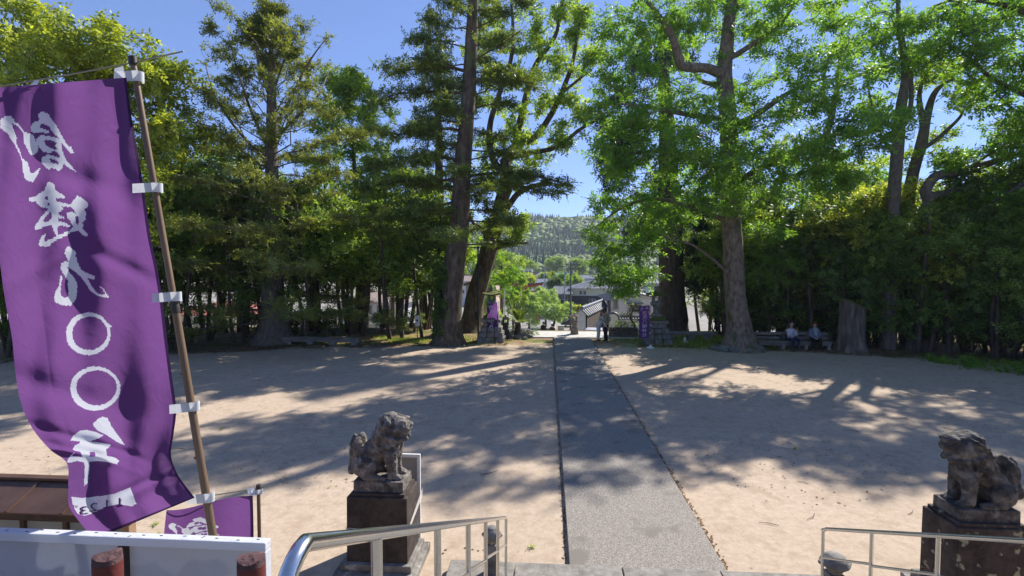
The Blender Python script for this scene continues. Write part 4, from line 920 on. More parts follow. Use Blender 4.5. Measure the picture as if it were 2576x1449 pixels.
def lion_shape(mb, openm=False):
    """sitting lion facing +x, plinth top at z=0"""
    cap(mb, (-.24, 0, .20), (.03, 0, .47), .175, .165); cap(mb, (.02, 0, .47), (.15, 0, .56), .165, .175)
    mb.ico((.15, 0, .42), (.15, .165, .19), 3); mb.ico((-.25, 0, .15), (.16, .19, .17), 3)
    for s in (-1, 1):
        cap(mb, (.16, s * .10, .36), (.18, s * .105, .13), .098, .070); cap(mb, (.18, s * .105, .13), (.185, s * .105, .03), .070, .072); mb.ico((.245, s * .108, .022), (.075, .062, .045), 2)
        for k in (-1, 0, 1): mb.ico((.300, s * .108 + k * .036, .018), (.026, .02, .026), 1)
        mb.ico((-.17, s * .155, .155), (.155, .075, .16), 2); cap(mb, (-.16, s * .17, .05), (.02, s * .165, .03), .058, .045); mb.ico((.045, s * .165, .025), (.055, .045, .035), 2)
    # head
    mb.ico((.20, 0, .69), (.195, .19, .175), 3); mb.ico((.13, 0, .765), (.17, .175, .125), 2); mb.ico((.345, 0, .69), (.09, .125, .085), 2); mb.ico((.09, 0, .60), (.18, .20, .22), 3); mb.ico((.0, 0, .46), (.17, .19, .2), 2); mb.ico((-.1, 0, .15), (.15, .15, .13), 2)
    mb.ico((.415, 0, .725), (.03, .05, .028), 2)                         # nose
    lz = .575 if openm else .615
    mb.ico((.33, 0, lz), (.08, .095, .04), 2)                            # jaw
    if openm: mb.ico((.345, 0, .785), (.10, .12, .06), 2)
    for s in (-1, 1):
        mb.ico((.325, s * .085, .785), (.055, .05, .028), 2); mb.ico((.345, s * .072, .755), (.026, .026, .022), 2)     # brow, eye
        cap(mb, (.16, s * .165, .775), (.05, s * .225, .72), .042, .018)                                                 # ear
        for k in range(7):                                               # beard and mane curls
            a = k / 6; mb.ico((lerp(.36, .08, a), s * lerp(.06, .19, min(1, a * 1.5)), lerp(.545, .62, a) - .03 * math.sin(a * 3)), .036, 2)
        for k in range(6):
            a = k / 5; mb.ico((lerp(.06, -.06, a), s * lerp(.185, .14, a), lerp(.70, .44, a)), (.05, .03, .06), 2)
        for k in range(4): mb.ico((lerp(.22, .02, k / 3), s * .17, .50 - .03 * k), (.04, .028, .055), 1)
    for k in range(5): mb.ico((.03 - .045 * k, 0, .78 - .085 * k - .01 * k * k), (.07, .06, .07), 2)
    # tail: upright flame lobes
    for x, y, z, rx, ry, rz in ((-.385, 0, .36, .065, .10, .18), (-.37, .0, .50, .05, .06, .08), (-.30, .085, .42, .07, .07, .15), (-.30, -.085, .42, .07, .07, .15), (-.275, 0, .50, .06, .09, .10), (-.41, .03, .18, .055, .11, .11), (-.40, -.05, .09, .05, .08, .07)):
        mb.ico((x, y, z), (rx, ry, rz), 2)
def lion(root, loc, rz, mat, openm, sc):
    me = remesh(lambda m: lion_shape(m, openm), .0105, 1, 'lion')
    nrm = [v.normal.copy() for v in me.vertices]; co = []
    for v, nv in zip(me.vertices, nrm):
        q = v.co.copy(); d = .007 * mnoise.noise(q * 26) + .010 * mnoise.noise(q * 9)
        if q.z > .38 and q.x < .22: d -= .018 * max(0, math.sin(math.atan2(q.y, q.z - .2) * 17 + q.x * 30)) * sstep(.05, .15, abs(q.y))
        co += (q + nv * d)[:]
    me.vertices.foreach_set('co', co)
    me.transform(Matrix.Translation(loc) @ Matrix.Rotation(rz, 4, 'Z') @ Matrix.Scale(sc, 4)); return link('lion', me, mat, root, True)
def guardian(cx, cy, rz, label, smat, pmat, openm, sc=1.0):
    g = thing('guardian_lion', (cx, cy, 0), label, 'statue'); fx = 1 if rz == 0 else -1
    W1, D1, zt = .84, .60, 1.09
    mb = MB(); mb.box((cx, cy, .05), (1.12, .90, .12), jit=.004); mb.build('lower_base', stone_d, g, bevel=.015)
    mb = MB(); mb.box((cx, cy, .155), (.97, .74, .10), jit=.004); mb.build('upper_base', stone_d, g, bevel=.015)
    mb = MB(); mb.box((cx, cy, (zt + .20) / 2), (W1, D1, zt - .20), taper=.985); mb.build('pedestal', pmat, g, bevel=.012)
    mb = MB(); mb.box((cx, cy, zt + .02), (W1 - .09, D1 - .07, .045)); mb.build('cap_stone', pmat, g, bevel=.010)
    mb = MB(); mb.box((cx + .0 * fx, cy, zt + .115), (W1 - .15, D1 - .16, .15), jit=.006); mb.build('plinth', smat, g, bevel=.012)
    lion(g, (cx - .02 * fx, cy, zt + .185), rz, smat, openm, sc); return g
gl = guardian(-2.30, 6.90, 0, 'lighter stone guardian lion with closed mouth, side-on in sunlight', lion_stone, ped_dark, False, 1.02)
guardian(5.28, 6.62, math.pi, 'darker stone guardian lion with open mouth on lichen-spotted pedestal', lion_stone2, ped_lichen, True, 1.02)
# white sign board leaning on the far side of the lighter lion's pedestal, tied with string
white_paint = pm('white_paint', (.70, .70, .68), (.80, .80, .78), 8, .5)
sb = thing('sign_board', (-1.95, 7.35, 0), 'white-framed board leaning behind the lighter guardian lion, tied with string', 'sign')
xa, xb, zb, ztp, yb = -2.75, -1.90, .03, 1.38, 7.40
for nm, c, s in (('frame', ((xa + xb) / 2, yb, zb), (xb - xa, .035, .05)), ('frame', ((xa + xb) / 2, yb, ztp), (xb - xa, .035, .05)), ('frame', (xa + .025, yb, (zb + ztp) / 2), (.05, .035, ztp - zb - .052)), ('frame', (xb - .025, yb, (zb + ztp) / 2), (.05, .035, ztp - zb - .052))):
    mb = MB(); mb.box(c, s); mb.build(nm, white_paint, sb, bevel=.004)
mb = MB(); mb.box(((xa + xb) / 2, yb + .006, (zb + ztp) / 2), (xb - xa - .1, .01, ztp - zb - .05)); mb.build('panel', pm('board_back', (.30, .27, .23), (.40, .37, .32), 6, .8), sb)
tw_ = pm('white_string', (.65, .62, .55), None, rough=.9)
sr = thing('string', (-2.3, 6.6, .62), 'pale string wound round the pedestal of the lighter guardian lion', 'string')
for k in range(4):
    z = .62 + k * .012; x0, x1, y0, y1 = -2.725, -1.875, 6.595, 7.37
    mb = MB(); mb.tube([(x0, y1, z), (x0, y0, z + .004 * k), (x1, y0, z - .006), (x1 + .01, y1, z + .18 + .02 * k)], .0035, 5); mb.build('strand', tw_, sr, True)

# --- short stone posts with curved caps at the foot of the stairs
def gate_post(x, y, label, h, s=1.0, rz=0.0):
    g = thing('stone_post', (x, y, 0), label, 'post')
    mb = MB(); mb.box((x, y, h * .5), (.20 * s, .20 * s, h), taper=.94, rz=rz); mb.build('shaft', stone_d, g, bevel=.012)
    me = remesh(lambda m: (m.lathe([(.07 * s, h - .01), (.09 * s, h + .02), (.10 * s, h + .05), (.165 * s, h + .10), (.175 * s, h + .125), (.145 * s, h + .18), (.09 * s, h + .225), (.02, h + .245)], (x, y, 0), 14), m.ico((x + .13 * s, y, h + .12), (.075 * s, .06 * s, .035 * s), 2), m.ico((x - .13 * s, y, h + .12), (.075 * s, .06 * s, .035 * s), 2)), .012, 3, 'cap')
    link('cap', me, stone_d, g, True); return g
gate_post(-.74, 6.62, 'short stone post with worn rounded cap beside the left handrail end', .52, .72)
gate_post(3.50, 6.38, 'short stone post with pointed curved cap beside the right handrail end', .46, .98)

# --- red fence posts and the back of a canvas panel on the terrace
red = pm('red_paint', (.085, .018, .015), (.15, .034, .027), 5, .6, .2, 30)
worn = pm('worn_post_top', (.035, .02, .022), (.14, .075, .075), 14, .85, .8, 30)
for k, (px, py, lab) in enumerate(((270, 1402, 'red round fence post with worn top in front of the middle of the canvas panel'), (632, 1409, 'red round fence post with worn top at the end of the canvas panel'))):
    p = W(px, py, 1.62); f = thing('fence_post', (p.x, p.y, 2.54), lab, 'fence post')
    mb = MB(); mb.tube([(p.x, p.y, 2.53), (p.x, p.y, 2.9), (p.x, p.y, p.z - .014)], .044, 24); mb.build('shaft', red, f, True, bevel=.0)
    mb = MB(); n = 24; vs = [(p.x + .044 * math.cos(2 * math.pi * i / n), p.y + .044 * math.sin(2 * math.pi * i / n), p.z - .0135) for i in range(n)] + [(p.x + .042 * math.cos(2 * math.pi * i / n), p.y + .042 * math.sin(2 * math.pi * i / n), p.z + .010 + .006 * math.sin(4 * math.pi * i / n + k)) for i in range(n)] + [(p.x, p.y, p.z + .018)]
    mb.add(vs, [(i, (i + 1) % n, n + (i + 1) % n, n + i) for i in range(n)] + [(n + i, n + (i + 1) % n, 2 * n) for i in range(n)]); mb.build('worn_top', worn, f)
canvas = clothmat('white_canvas', (.66, .68, .72), .30)
def printed_canvas():
    m = clothmat('canvas_back', (.52, .54, .58), .35); n = m.node_tree.nodes; l = m.node_tree.links
    tc = n.new('ShaderNodeTexCoord'); t = n.new('ShaderNodeTexNoise'); t.inputs['Scale'].default_value = 5.5; t.inputs['Detail'].default_value = 1.0; l.new(tc.outputs['Object'], t.inputs['Vector'])
    r = n.new('ShaderNodeValToRGB'); r.color_ramp.elements[0].position = .56; r.color_ramp.elements[0].color = (.54, .55, .58, 1); r.color_ramp.elements[1].position = .62; r.color_ramp.elements[1].color = (.42, .43, .50, 1)
    l.new(t.outputs[0], r.inputs[0]); l.new(r.outputs[0], n['Principled BSDF'].inputs['Base Color']); return m
a, c = W(-60, 1352, 1.83), W(667, 1370, 1.78); zt = c.z
cp = thing('canvas_panel', (c.x - .7, 1.8, 2.545), 'back of a white canvas stretched and stapled on a frame behind the red posts', 'panel')
x0, x1 = a.x - .25, c.x
for nm, cc, s in (('top_bar', ((x0 + x1) / 2, 1.80, zt - .012), (x1 - x0, .040, .034)), ('side_bar', (x1 - .014, 1.80, (zt - .03 + 2.56) / 2), (.028, .038, zt - .03 - 2.56))):
    mb = MB(); mb.box(cc, s); mb.build(nm, canvas, cp, bevel=.004)
mb = MB(); mb.box(((x0 + x1) / 2 - .015, 1.812, (zt - .03 + 2.57) / 2), (x1 - x0 - .03, .004, zt - .03 - 2.57)); mb.build('canvas', printed_canvas(), cp)
px310 = W(312, 1420, 1.795); mb = MB(); mb.box((px310.x, 1.795, (zt - .032 + 2.56) / 2), (.026, .026, zt - .034 - 2.56)); mb.build('stile', pm('dark_wood', (.045, .03, .025), (.09, .06, .045), 6, .8, .3), cp)
stp = pm('staple_metal', (.05, .05, .06), None, rough=.5)
for i in range(16):
    x = lerp(x0 + .35, x1 - .02, (i + random.uniform(-.25, .25)) / 15.5); mb = MB(); mb.box((min(x, x1 - .012), 1.798 + random.uniform(-.011, .011), zt + .0062), (.012, .0014, .0016), rz=random.choice((0.1, .15, .9, -.1))); mb.build('staple', stp, cp)

# --- roofed notice board on the court, seen from behind
copper = pm('brown_metal_roof', (.085, .048, .036), (.15, .085, .06), 3, .42, .05, metal=.25)
darkwood = MATS['dark_wood']; tanwood = pm('tan_wood', (.26, .16, .095), (.36, .23, .14), 5, .7, .3, stretch=(1, 1, .2))
greyp = pm('grey_panel', (.20, .225, .245), (.25, .275, .295), 3, .5)
NY = 4.65; rt = W(352, 1235, NY); rl = W(-60, 1205, NY); xr, xl = rt.x + .08, rl.x - .9; zr = W(60, 1205, NY).z
nb = thing('notice_board', ((xl + xr) / 2, NY, 0), 'brown-roofed notice board with grey back panels below the terrace', 'notice board')
n = 5
for i in range(n):
    a = lerp(xl, xr, i / n) + .006; c = lerp(xl, xr, (i + 1) / n) - .006
    for nm, y0, y1, z0, z1 in (('roof_panel', NY - .36, NY, zr - .17, zr), ('roof_panel', NY + .36, NY, zr - .17, zr)):
        mb = MB(); mb.prism([(a, y0, z0), (c, y0, z0), (c, y1, z1), (a, y1, z1)], (0, 0, .014)); mb.build(nm, copper, nb)
    mb = MB(); mb.prism([(c - .006, NY - .365, zr - .165), (c + .018, NY - .365, zr - .165), (c + .018, NY, zr + .003), (c - .006, NY, zr + .003)], (0, 0, .022)); mb.build('roof_seam', copper, nb)
mb = MB(); mb.box(((xl + xr) / 2, NY, zr + .018), (xr - xl, .09, .03)); mb.build('ridge_cap', copper, nb, bevel=.008)
mb = MB(); mb.box(((xl + xr) / 2, NY - .30, zr - .20), (xr - xl - .02, .05, .07)); mb.build('eave_beam', darkwood, nb)
mb = MB(); mb.box(((xl + xr) / 2, NY - .08, zr - .30), (xr - xl - .2, .07, .12)); mb.build('head_beam', darkwood, nb)
xs = [W(x, 1300, NY).x for x in (335, 182, 76, -40)] + [xl + .15]
for k, x in enumerate(xs):
    e = k in (0, len(xs) - 1); mb = MB(); mb.box((x, NY - .06, (zr - .24) / 2 if e else (zr - .36 + .75) / 2), (.085 if e else .05, .09 if e else .05, zr - .24 if e else zr - .36 - .75)); mb.build('post' if e else 'mullion', tanwood if k == 0 else darkwood, nb, bevel=.004)
for a, c in zip(xs[1:], xs[:-1]):
    mb = MB(); mb.box(((a + c) / 2, NY - .05, (zr - .36 + .75) / 2), (c - a - .06, .02, zr - .36 - .75)); mb.build('back_panel', greyp, nb)
# ================================================================ mid-ground: lanterns, benches, stump, people, lamp
lant_stone = pm('lantern_stone', (.10, .095, .085), (.30, .285, .25), 6, .95, .8, 30, spot=((.13, .15, .05), 4, .58))
moss = pm('moss', (.055, .068, .018), (.15, .155, .045), 9, .95, 1.0, 40)
grey_rock = pm('grey_rock', (.09, .085, .08), (.27, .255, .23), 4, .95, 1.0, 16, spot=((.14, .155, .06), 3, .6))
def rock(name, c, r, mat, parent, seed, sub=2, amp=.5):
    mb = MB(); mb.ico(c, r, sub, amp, 1.7, seed); return mb.build(name, mat, parent)
def stone_lantern(x, y, label, s=1.0, mossy=True):
    z = ground_z(x, y) - .03; L = thing('stone_lantern', (x, y, z), label, 'lantern'); r2 = math.sqrt(2); q = math.pi / 4
    # rough stone footing of separate stones
    zz = z
    for lay, (hw, h) in enumerate(((.74, .30), (.66, .30), (.58, .28))):
        for sd in range(4):
            for k in (-1, 0, 1):
                a = sd * math.pi / 2; px, py = k * hw * .66, -hw + .16
                c = (x + (px * math.cos(a) - py * math.sin(a)) * s, y + (px * math.sin(a) + py * math.cos(a)) * s, zz + h * s / 2)
                mb = MB(); mb.box(c, (hw * .64 * s, .34 * s, h * s * .97), rz=a, jit=.06, taper=.95); mb.build('footing_stone', grey_rock if (k + sd + lay) % 3 else lant_stone, L, bevel=.025)
        mb = MB(); mb.box((x, y, zz + h * s / 2), ((2 * hw - .5) * s, (2 * hw - .5) * s, h * s * .96)); mb.build('core', grey_rock, L); zz += h * s
    for nm, w, h, t, m in (('block', .93, .26, .97, lant_stone), ('slab', 1.10, .16, 1.0, lant_stone), ('moss_slab', .90, .20, .92, moss if mossy else lant_stone)):
        mb = MB(); mb.box((x, y, zz + h * s / 2), (w * s, w * s, h * s - .004), taper=t, jit=.008); mb.build(nm, m, L, bevel=.03); zz += h * s
    mb = MB(); mb.lathe([(.31 * s, zz), (.33 * s, zz + .06 * s), (.27 * s, zz + .13 * s), (.20 * s, zz + .18 * s)], (x, y, 0), 16); mb.build('lotus_base', lant_stone, L, True); zz += .178 * s
    mb = MB(); mb.lathe([(.20 * s, zz), (.185 * s, zz + .04 * s), (.17 * s, zz + .17 * s), (.185 * s, zz + .33 * s), (.20 * s, zz + .36 * s)], (x, y, 0), 14); mb.build('shaft', lant_stone, L, True); zz += .358 * s
    mb = MB(); mb.lathe([(.21 * s * r2, zz), (.285 * s * r2, zz + .12 * s), (.285 * s * r2, zz + .20 * s), (.24 * s * r2, zz + .24 * s)], (x, y, 0), 4, q); mb.build('platform', lant_stone, L, bevel=.02); zz += .238 * s
    fb = thing  # fire box: four corner pillars, open windows
    for a in (-1, 1):
        for b2 in (-1, 1):
            mb = MB(); mb.box((x + a * .165 * s, y + b2 * .165 * s, zz + .17 * s), (.10 * s, .10 * s, .34 * s)); mb.build('firebox_pillar', lant_stone, L, bevel=.01)
    for zq in (zz + .025 * s, zz + .325 * s):
        mb = MB(); mb.box((x, y, zq), (.40 * s, .40 * s, .06 * s)); mb.build('firebox_rail', lant_stone, L, bevel=.01)
    zz += .35 * s
    # roof with upturned corners
    n = 8; vs, fs = [], []
    for i in range(n + 1):
        for j in range(n + 1):
            u, v = i / n * 2 - 1, j / n * 2 - 1; m = max(abs(u), abs(v)); cor = (abs(u) * abs(v)) ** 2
            vs.append((x + u * .49 * s, y + v * .49 * s, zz + s * (.05 + .22 * (1 - m) ** .8 + .09 * cor * m)))
    k = len(vs); vs += [(a, b2, c - s * .07) for a, b2, c in vs]; W1 = n + 1
    for i in range(n):
        for j in range(n):
            p = i * W1 + j; fs += [(p, p + W1, p + W1 + 1, p + 1), (k + p, k + p + 1, k + p + W1 + 1, k + p + W1)]
    rim = [i * W1 for i in range(W1)] + [n * W1 + j for j in range(1, W1)] + [i * W1 + n for i in range(n - 1, -1, -1)] + [j for j in range(n - 1, 0, -1)]
    fs += [(rim[i], rim[(i + 1) % len(rim)], k + rim[(i + 1) % len(rim)], k + rim[i]) for i in range(len(rim))]
    mb = MB(); mb.add(vs, fs); mb.build('roof', moss if mossy else lant_stone, L, True)
    mb = MB(); mb.lathe([(.10 * s, zz + .22 * s), (.12 * s, zz + .27 * s), (.07 * s, zz + .31 * s), (.10 * s, zz + .37 * s), (.08 * s, zz + .43 * s), (.01, zz + .50 * s)], (x, y, 0), 12); mb.build('finial', lant_stone, L, True)
    return L, zz
p = G(1656, 868); stone_lantern(p.x, p.y + .6, 'tall mossy stone lantern behind the right-hand far purple banner')
p = G(1234, 862); stone_lantern(p.x, p.y + .6, 'tall mossy stone lantern behind the left-hand far purple banner')
# smaller lanterns at the rim
def small_lantern(x, y, h, label, mat):
    z = ground_z(x, y) - .02; L = thing('small_lantern', (x, y, z), label, 'lantern'); s = h / 1.4
    for nm, w, a, b2, t in (('footing', .52, 0, .28, .85), ('footing', .44, .28, .52, .85), ('shaft', .30, .52, .84, .95), ('platform', .42, .84, .94, 1.0), ('roof', .58, 1.16, 1.30, .45), ('finial', .12, 1.30, 1.42, .5)):
        mb = MB(); mb.box((x, y, z + s * (a + b2) / 2), (w * s, w * s, (b2 - a) * s), taper=t, jit=.01); mb.build(nm, mat, L, bevel=.02)
    for a in (-1, 1):
        for b2 in (-1, 1): mb = MB(); mb.box((x + a * .13 * s, y + b2 * .13 * s, z + 1.05 * s), (.08 * s, .08 * s, .22 * s)); mb.build('firebox_pillar', mat, L)
p = G(1445, 843); small_lantern(p.x, p.y, 1.38, 'squat brownish stone lantern right of the far stairs', pm('brown_stone', (.17, .13, .10), (.34, .27, .21), 6, .95, .8, 25))
p = G(1272, 852); small_lantern(p.x, p.y, 1.40, 'dark roofed lantern beside the cycad', pm('dark_stone', (.03, .03, .032), (.09, .088, .085), 6, .9, .6, 25))

# --- the two far banners, on their own poles before the lanterns
def far_banner(px, pyt, pyb, half, Y, label, glyphs, flip=1, band=True, swing=.02):
    tl, br = W(px - half, pyt, Y), W(px + half, pyb, Y); H = tl.z - br.z; Wd = br.x - tl.x; foot = Vector((br.x + .06, Y, ground_z(br.x, Y) - .02))
    bn = thing('banner', foot, label, 'banner', None)
    mb = MB(); mb.tube([foot, (foot.x, Y, tl.z + .14)], .016, 8); mb.build('pole', white_paint if flip > 0 else bamboo, bn, True)
    mb = MB(); mb.tube([(tl.x - .06, Y, tl.z + .03), (foot.x + .10, Y, tl.z + .10)], .008, 6); mb.build('crossbar', thin_rod, bn, True)
    mb = MB(); mb.lathe([(.20, foot.z + .02), (.19, foot.z + .06), (.06, foot.z + .12), (.03, foot.z + .2)], (foot.x, foot.y, 0), 12); mb.build('weighted_base', white_paint, bn, True)
    def S(u, v): return Vector((tl.x + Wd * u + swing * math.sin(5 * v) + .04 * v * (1 - u), Y - .03 - .035 * math.sin(6 * u + 5 * v) - .02 * math.sin(13 * v), tl.z - H * v + .05 * u * (1 - v)))
    cl = banner(bn, S, glyphs, BT if band else None, None, 12, 36, .006)
    for v in (.12, .36, .6, .85):
        q = S(1, v); mb = MB(); mb.box((q.x + .035, q.y + .012, q.z), (.12, .02, .05)); mb.build('tie_tab', white_tape, bn)
    return bn
p = G(1238, 852)
far_banner(1238, 764, 846, 13.5, 28.0, 'small far purple banner with white brush characters before the left tall lantern', GT)
T2 = []
for i, ch in enumerate('蒲生八幡神社'): T2.append(text_tris(ch, .30, .16 + i * .135, .42, .115))
T2.append(text_tris('奉', .62, .045, .24, .075)); T2.append(text_tris('納', .16, .045, .24, .075))
far_banner(1620, 770, 851, 13.5, 26.6, 'far purple banner with plain white lettering before the right tall lantern', T2, -1, False, .008)

# --- benches
old_wood = pm('old_wood', (.10, .085, .07), (.26, .225, .185), 4, .95, .8, 20, stretch=(.3, 1, 1)); con = pm('old_concrete', (.14, .13, .115), (.30, .28, .25), 4, .95, .6, 25)
def bench(x0, x1, y, zt, th, dp, label, legs, mat, legmat, lean=0.0):
    z = ground_z((x0 + x1) / 2, y); b = thing('bench', ((x0 + x1) / 2, y, z), label, 'bench')
    mb = MB(); mb.box(((x0 + x1) / 2, y, z + zt - th / 2), (x1 - x0, dp, th), jit=.004); mb.build('seat', mat, b, bevel=.015)
    for k in range(legs):
        x = lerp(x0 + .3, x1 - .3, k / (legs - 1)); mb = MB(); mb.box((x, y, z + (zt - th) / 2 - .03), (.34, dp * .8, zt - th + .06)); mb.build('leg', legmat, b, bevel=.01)
    return b
a, c = G(714, 866), G(917, 864); bench(a.x, c.x, a.y, .40, .26, .42, 'long low thick-slab bench under the olive conifer', 4, old_wood, con)
a, c = W(1682, 852, 29.0), W(1797, 852, 29.0); bench(a.x, c.x, 29.2, .50, .16, .40, 'stone plank bench on the lit grass between lantern and zelkova', 3, con, con)
a, c = W(1560, 852, 30.0), W(1622, 852, 30.0)
# sitters' bench with timber backrest
a, c = G(1906, 880), G(2086, 880); BY = a.y + .15; z = ground_z(a.x, BY)
sbench = thing('bench', ((a.x + c.x) / 2, BY, z), 'weathered timber bench with plank back where two people sit', 'bench')
for k in range(3): mb = MB(); mb.box(((a.x + c.x) / 2, BY - .14 + k * .155, z + .40), (c.x - a.x, .145, .07)); mb.build('seat_plank', old_wood, sbench, bevel=.008)
mb = MB(); mb.box(((a.x + c.x) / 2, BY - .17, z + .30), (c.x - a.x - .1, .05, .12)); mb.build('apron', old_wood, sbench, bevel=.006)
for k in range(4): x = lerp(a.x + .15, c.x - .15, k / 3); mb = MB(); mb.box((x, BY, z + .17), (.16, .36, .40)); mb.build('leg', con, sbench, bevel=.01)
for k, x in enumerate((a.x + .05, lerp(a.x, c.x, .5), c.x - .2)): mb = MB(); mb.box((x, BY + .33, z + .40), (.09, .09, .86)); mb.build('back_post', old_wood, sbench, bevel=.006)
for k in range(2): mb = MB(); mb.box((lerp(a.x, c.x, .5), BY + .275, z + .56 + k * .22), (c.x - a.x, .04, .15)); mb.build('back_plank', old_wood, sbench, bevel=.006)

# --- tall weathered stump
a = G(2157, 889); sx, sy = a.x, a.y + .55; sz = ground_z(sx, sy) - .08
stump_m = pm('stump_wood', (.055, .045, .035), (.27, .215, .165), 5, .95, 1.0, 14, c3=(.14, .11, .085), spot=((.10, .115, .04), 2.2, .6), stretch=(1, 1, .22))
st = thing('tree_stump', (sx, sy, sz), 'tall hollow weathered tree stump with mossy sloping top', 'stump')
mb = MB(); n, m = 48, 26; vs = []
for i in range(m + 1):
    t = i / m
    for j in range(n):
        an = 2 * math.pi * j / n; zz = 2.42 * t * (1 - .05 * math.cos(an) * t) - .10 * t * t * math.cos(an + .4)
        r = .60 * (1 - .10 * t) + .16 * math.exp(-t * 7) * (1 + .6 * math.sin(5 * an)) + .07 * mnoise.noise(Vector((math.cos(an) * 3.2, math.sin(an) * 3.2, t * 1.1))) - .24 * max(0, mnoise.noise(Vector((math.cos(an) * 4.5, math.sin(an) * 4.5, t * .9 + 7)))) + .05 * mnoise.noise(Vector((math.cos(an) * 9, math.sin(an) * 9, t * 2)))
        vs.append((sx + r * math.cos(an), sy + r * math.sin(an), sz + zz))
mb.add(vs, [(i * n + j, i * n + (j + 1) % n, (i + 1) * n + (j + 1) % n, (i + 1) * n + j) for i in range(m) for j in range(n)]); mb.build('trunk', stump_m, st, True)
mb = MB(); top = [Vector(v) for v in vs[-n:]]; c0 = sum(top, Vector()) / n; rings = [[c0.lerp(p, f) + Vector((0, 0, .03 + .07 * mnoise.noise(p * 3) + .08 * (1 - f))) for p in top] for f in (1.04, .85, .5, .2)]
mb.add([p - Vector((0, 0, .09)) for p in rings[0]] + [p for r_ in rings for p in r_], [(i * n + j, i * n + (j + 1) % n, (i + 1) * n + (j + 1) % n, (i + 1) * n + j) for i in range(4) for j in range(n)] + [tuple(4 * n + j for j in range(n))]); mb.build('moss_cap', moss, st, True)

# --- floodlight pole beside the camphor
p = W(1203, 848, 29.6); g0 = ground_z(p.x, p.y); black = pm('black_metal', (.02, .02, .02), (.04, .04, .04), 8, .5)
lp = thing('floodlight_pole', (p.x, p.y, g0), 'thin black floodlight pole between the fir and the camphor', 'lamp post')
mb = MB(); mb.tube([(p.x, p.y, g0 - .1), (p.x, p.y, W(1203, 618, 29.6).z)], [.055, .045], 10); mb.build('pole', black, lp, True)
a, c = W(1181, 623, 29.6), W(1224, 623, 29.6); mb = MB(); mb.box(((a.x + c.x) / 2, p.y, a.z), (c.x - a.x, .06, .06)); mb.build('crossarm', black, lp)
c = W(1217, 610, 29.6); mb = MB(); mb.box((c.x, p.y - .02, c.z), (.36, .20, .34), rx=.35); fl = mb.build('floodlight', black, lp, bevel=.02)
mb = MB(); mb.box((c.x, p.y - .137, c.z - .045), (.30, .01, .27), rx=.35); mb.build('lens', pm('lamp_glass', (.45, .46, .46), None, rough=.15), fl)
mb = MB(); mb.box((p.x - .09, p.y, g0 + 1.35), (.16, .16, .5)); mb.build('switch_box', black, lp, bevel=.01)
# small white sign on a stake, under the trees
p = W(1050, 842, 29.4); g0 = ground_z(p.x, p.y); ss = thing('small_sign', (p.x, p.y, g0), 'little white sign on a stake left of the fir trunk', 'sign')
mb = MB(); mb.box((p.x, p.y, g0 + .30), (.04, .03, .72)); mb.build('stake', old_wood, ss)
c = W(1050, 807, 29.4); mb = MB(); mb.box((c.x, p.y - .03, c.z), (.24, .02, .62)); mb.build('plate', white_paint, ss, bevel=.004)
mb = MB(); mb.box((c.x, p.y - .042, c.z + .02), (.10, .003, .12)); mb.build('mark', black, ss)

# --- cycad among rocks at the rim
p = G(1303, 846); cy = thing('cycad', (p.x, p.y, ground_z(p.x, p.y)), 'cycad with arching stiff fronds among rocks left of the far stairs', 'plant')
frond_m = leafmat('cycad_frond', (.05, .075, .02), (.17, .19, .06), .3, 1.3)
tp = p + Vector((0, 0, .85)); mb = MB(); mb.tube([p + Vector((0, 0, -.1)), p + Vector((0, 0, .4)), tp], [.22, .2, .17], 10, lump=.25); mb.build('trunk', bark_dark, cy, True)
for k in range(30):
    az = k * 2.4; e = R(random.uniform(8, 78)); L = random.uniform(1.15, 1.6); d = Vector((math.cos(az) * math.cos(e), math.sin(az) * math.cos(e), math.sin(e))); sd = d.cross(Vector((0, 0, 1))).normalized(); V, Fq = [], []
    for j in range(14):
        u = .15 + .85 * j / 13; q = tp + d * L * u + Vector((0, 0, -.35 * L * u * u)); w = .20 * math.sin(math.pi * min(1, u * .95 + .05)) + .02
        for s in (-1, 1):
            i0 = len(V); V += [q - d * .045, q + d * .045, q + sd * s * w + d * .10 + Vector((0, 0, .02))]; Fq.append((i0, i0 + 1, i0 + 2))
    link('frond', npmesh('frond', [v[:] for v in V], Fq, [random.uniform(.2, .8)] * len(V)), frond_m, cy)
for k, (px, py, r) in enumerate(((1292, 845, .38), (1312, 846, .34), (1326, 844, .42), (1282, 850, .28), (1302, 852, .22), (1332, 850, .22), (1320, 854, .18))):
    q = G(px, py); rock('rock', q + Vector((0, 0, r * .3)), (r, r * .8, r * .75), grey_rock, None, k * 3.1); bpy.data.objects[C.objects[-1].name]
    tag(C.objects[-1], 'weathered rock around the foot of the cycad', 'rock', 'rocks round the cycad')
# clipped bush beside the cycad
b = G(1338, 846); t = Tree('small_bush', b, 'low dark leafy bush right of the cycad', bark_dark, L_dark, 'small', cat='bush'); t.fill(b + Vector((0, 0, .4)), (.55, .45, .45), 12, (.18, .3), 34, sep=.6); t.done(.55, 1, twig=False)

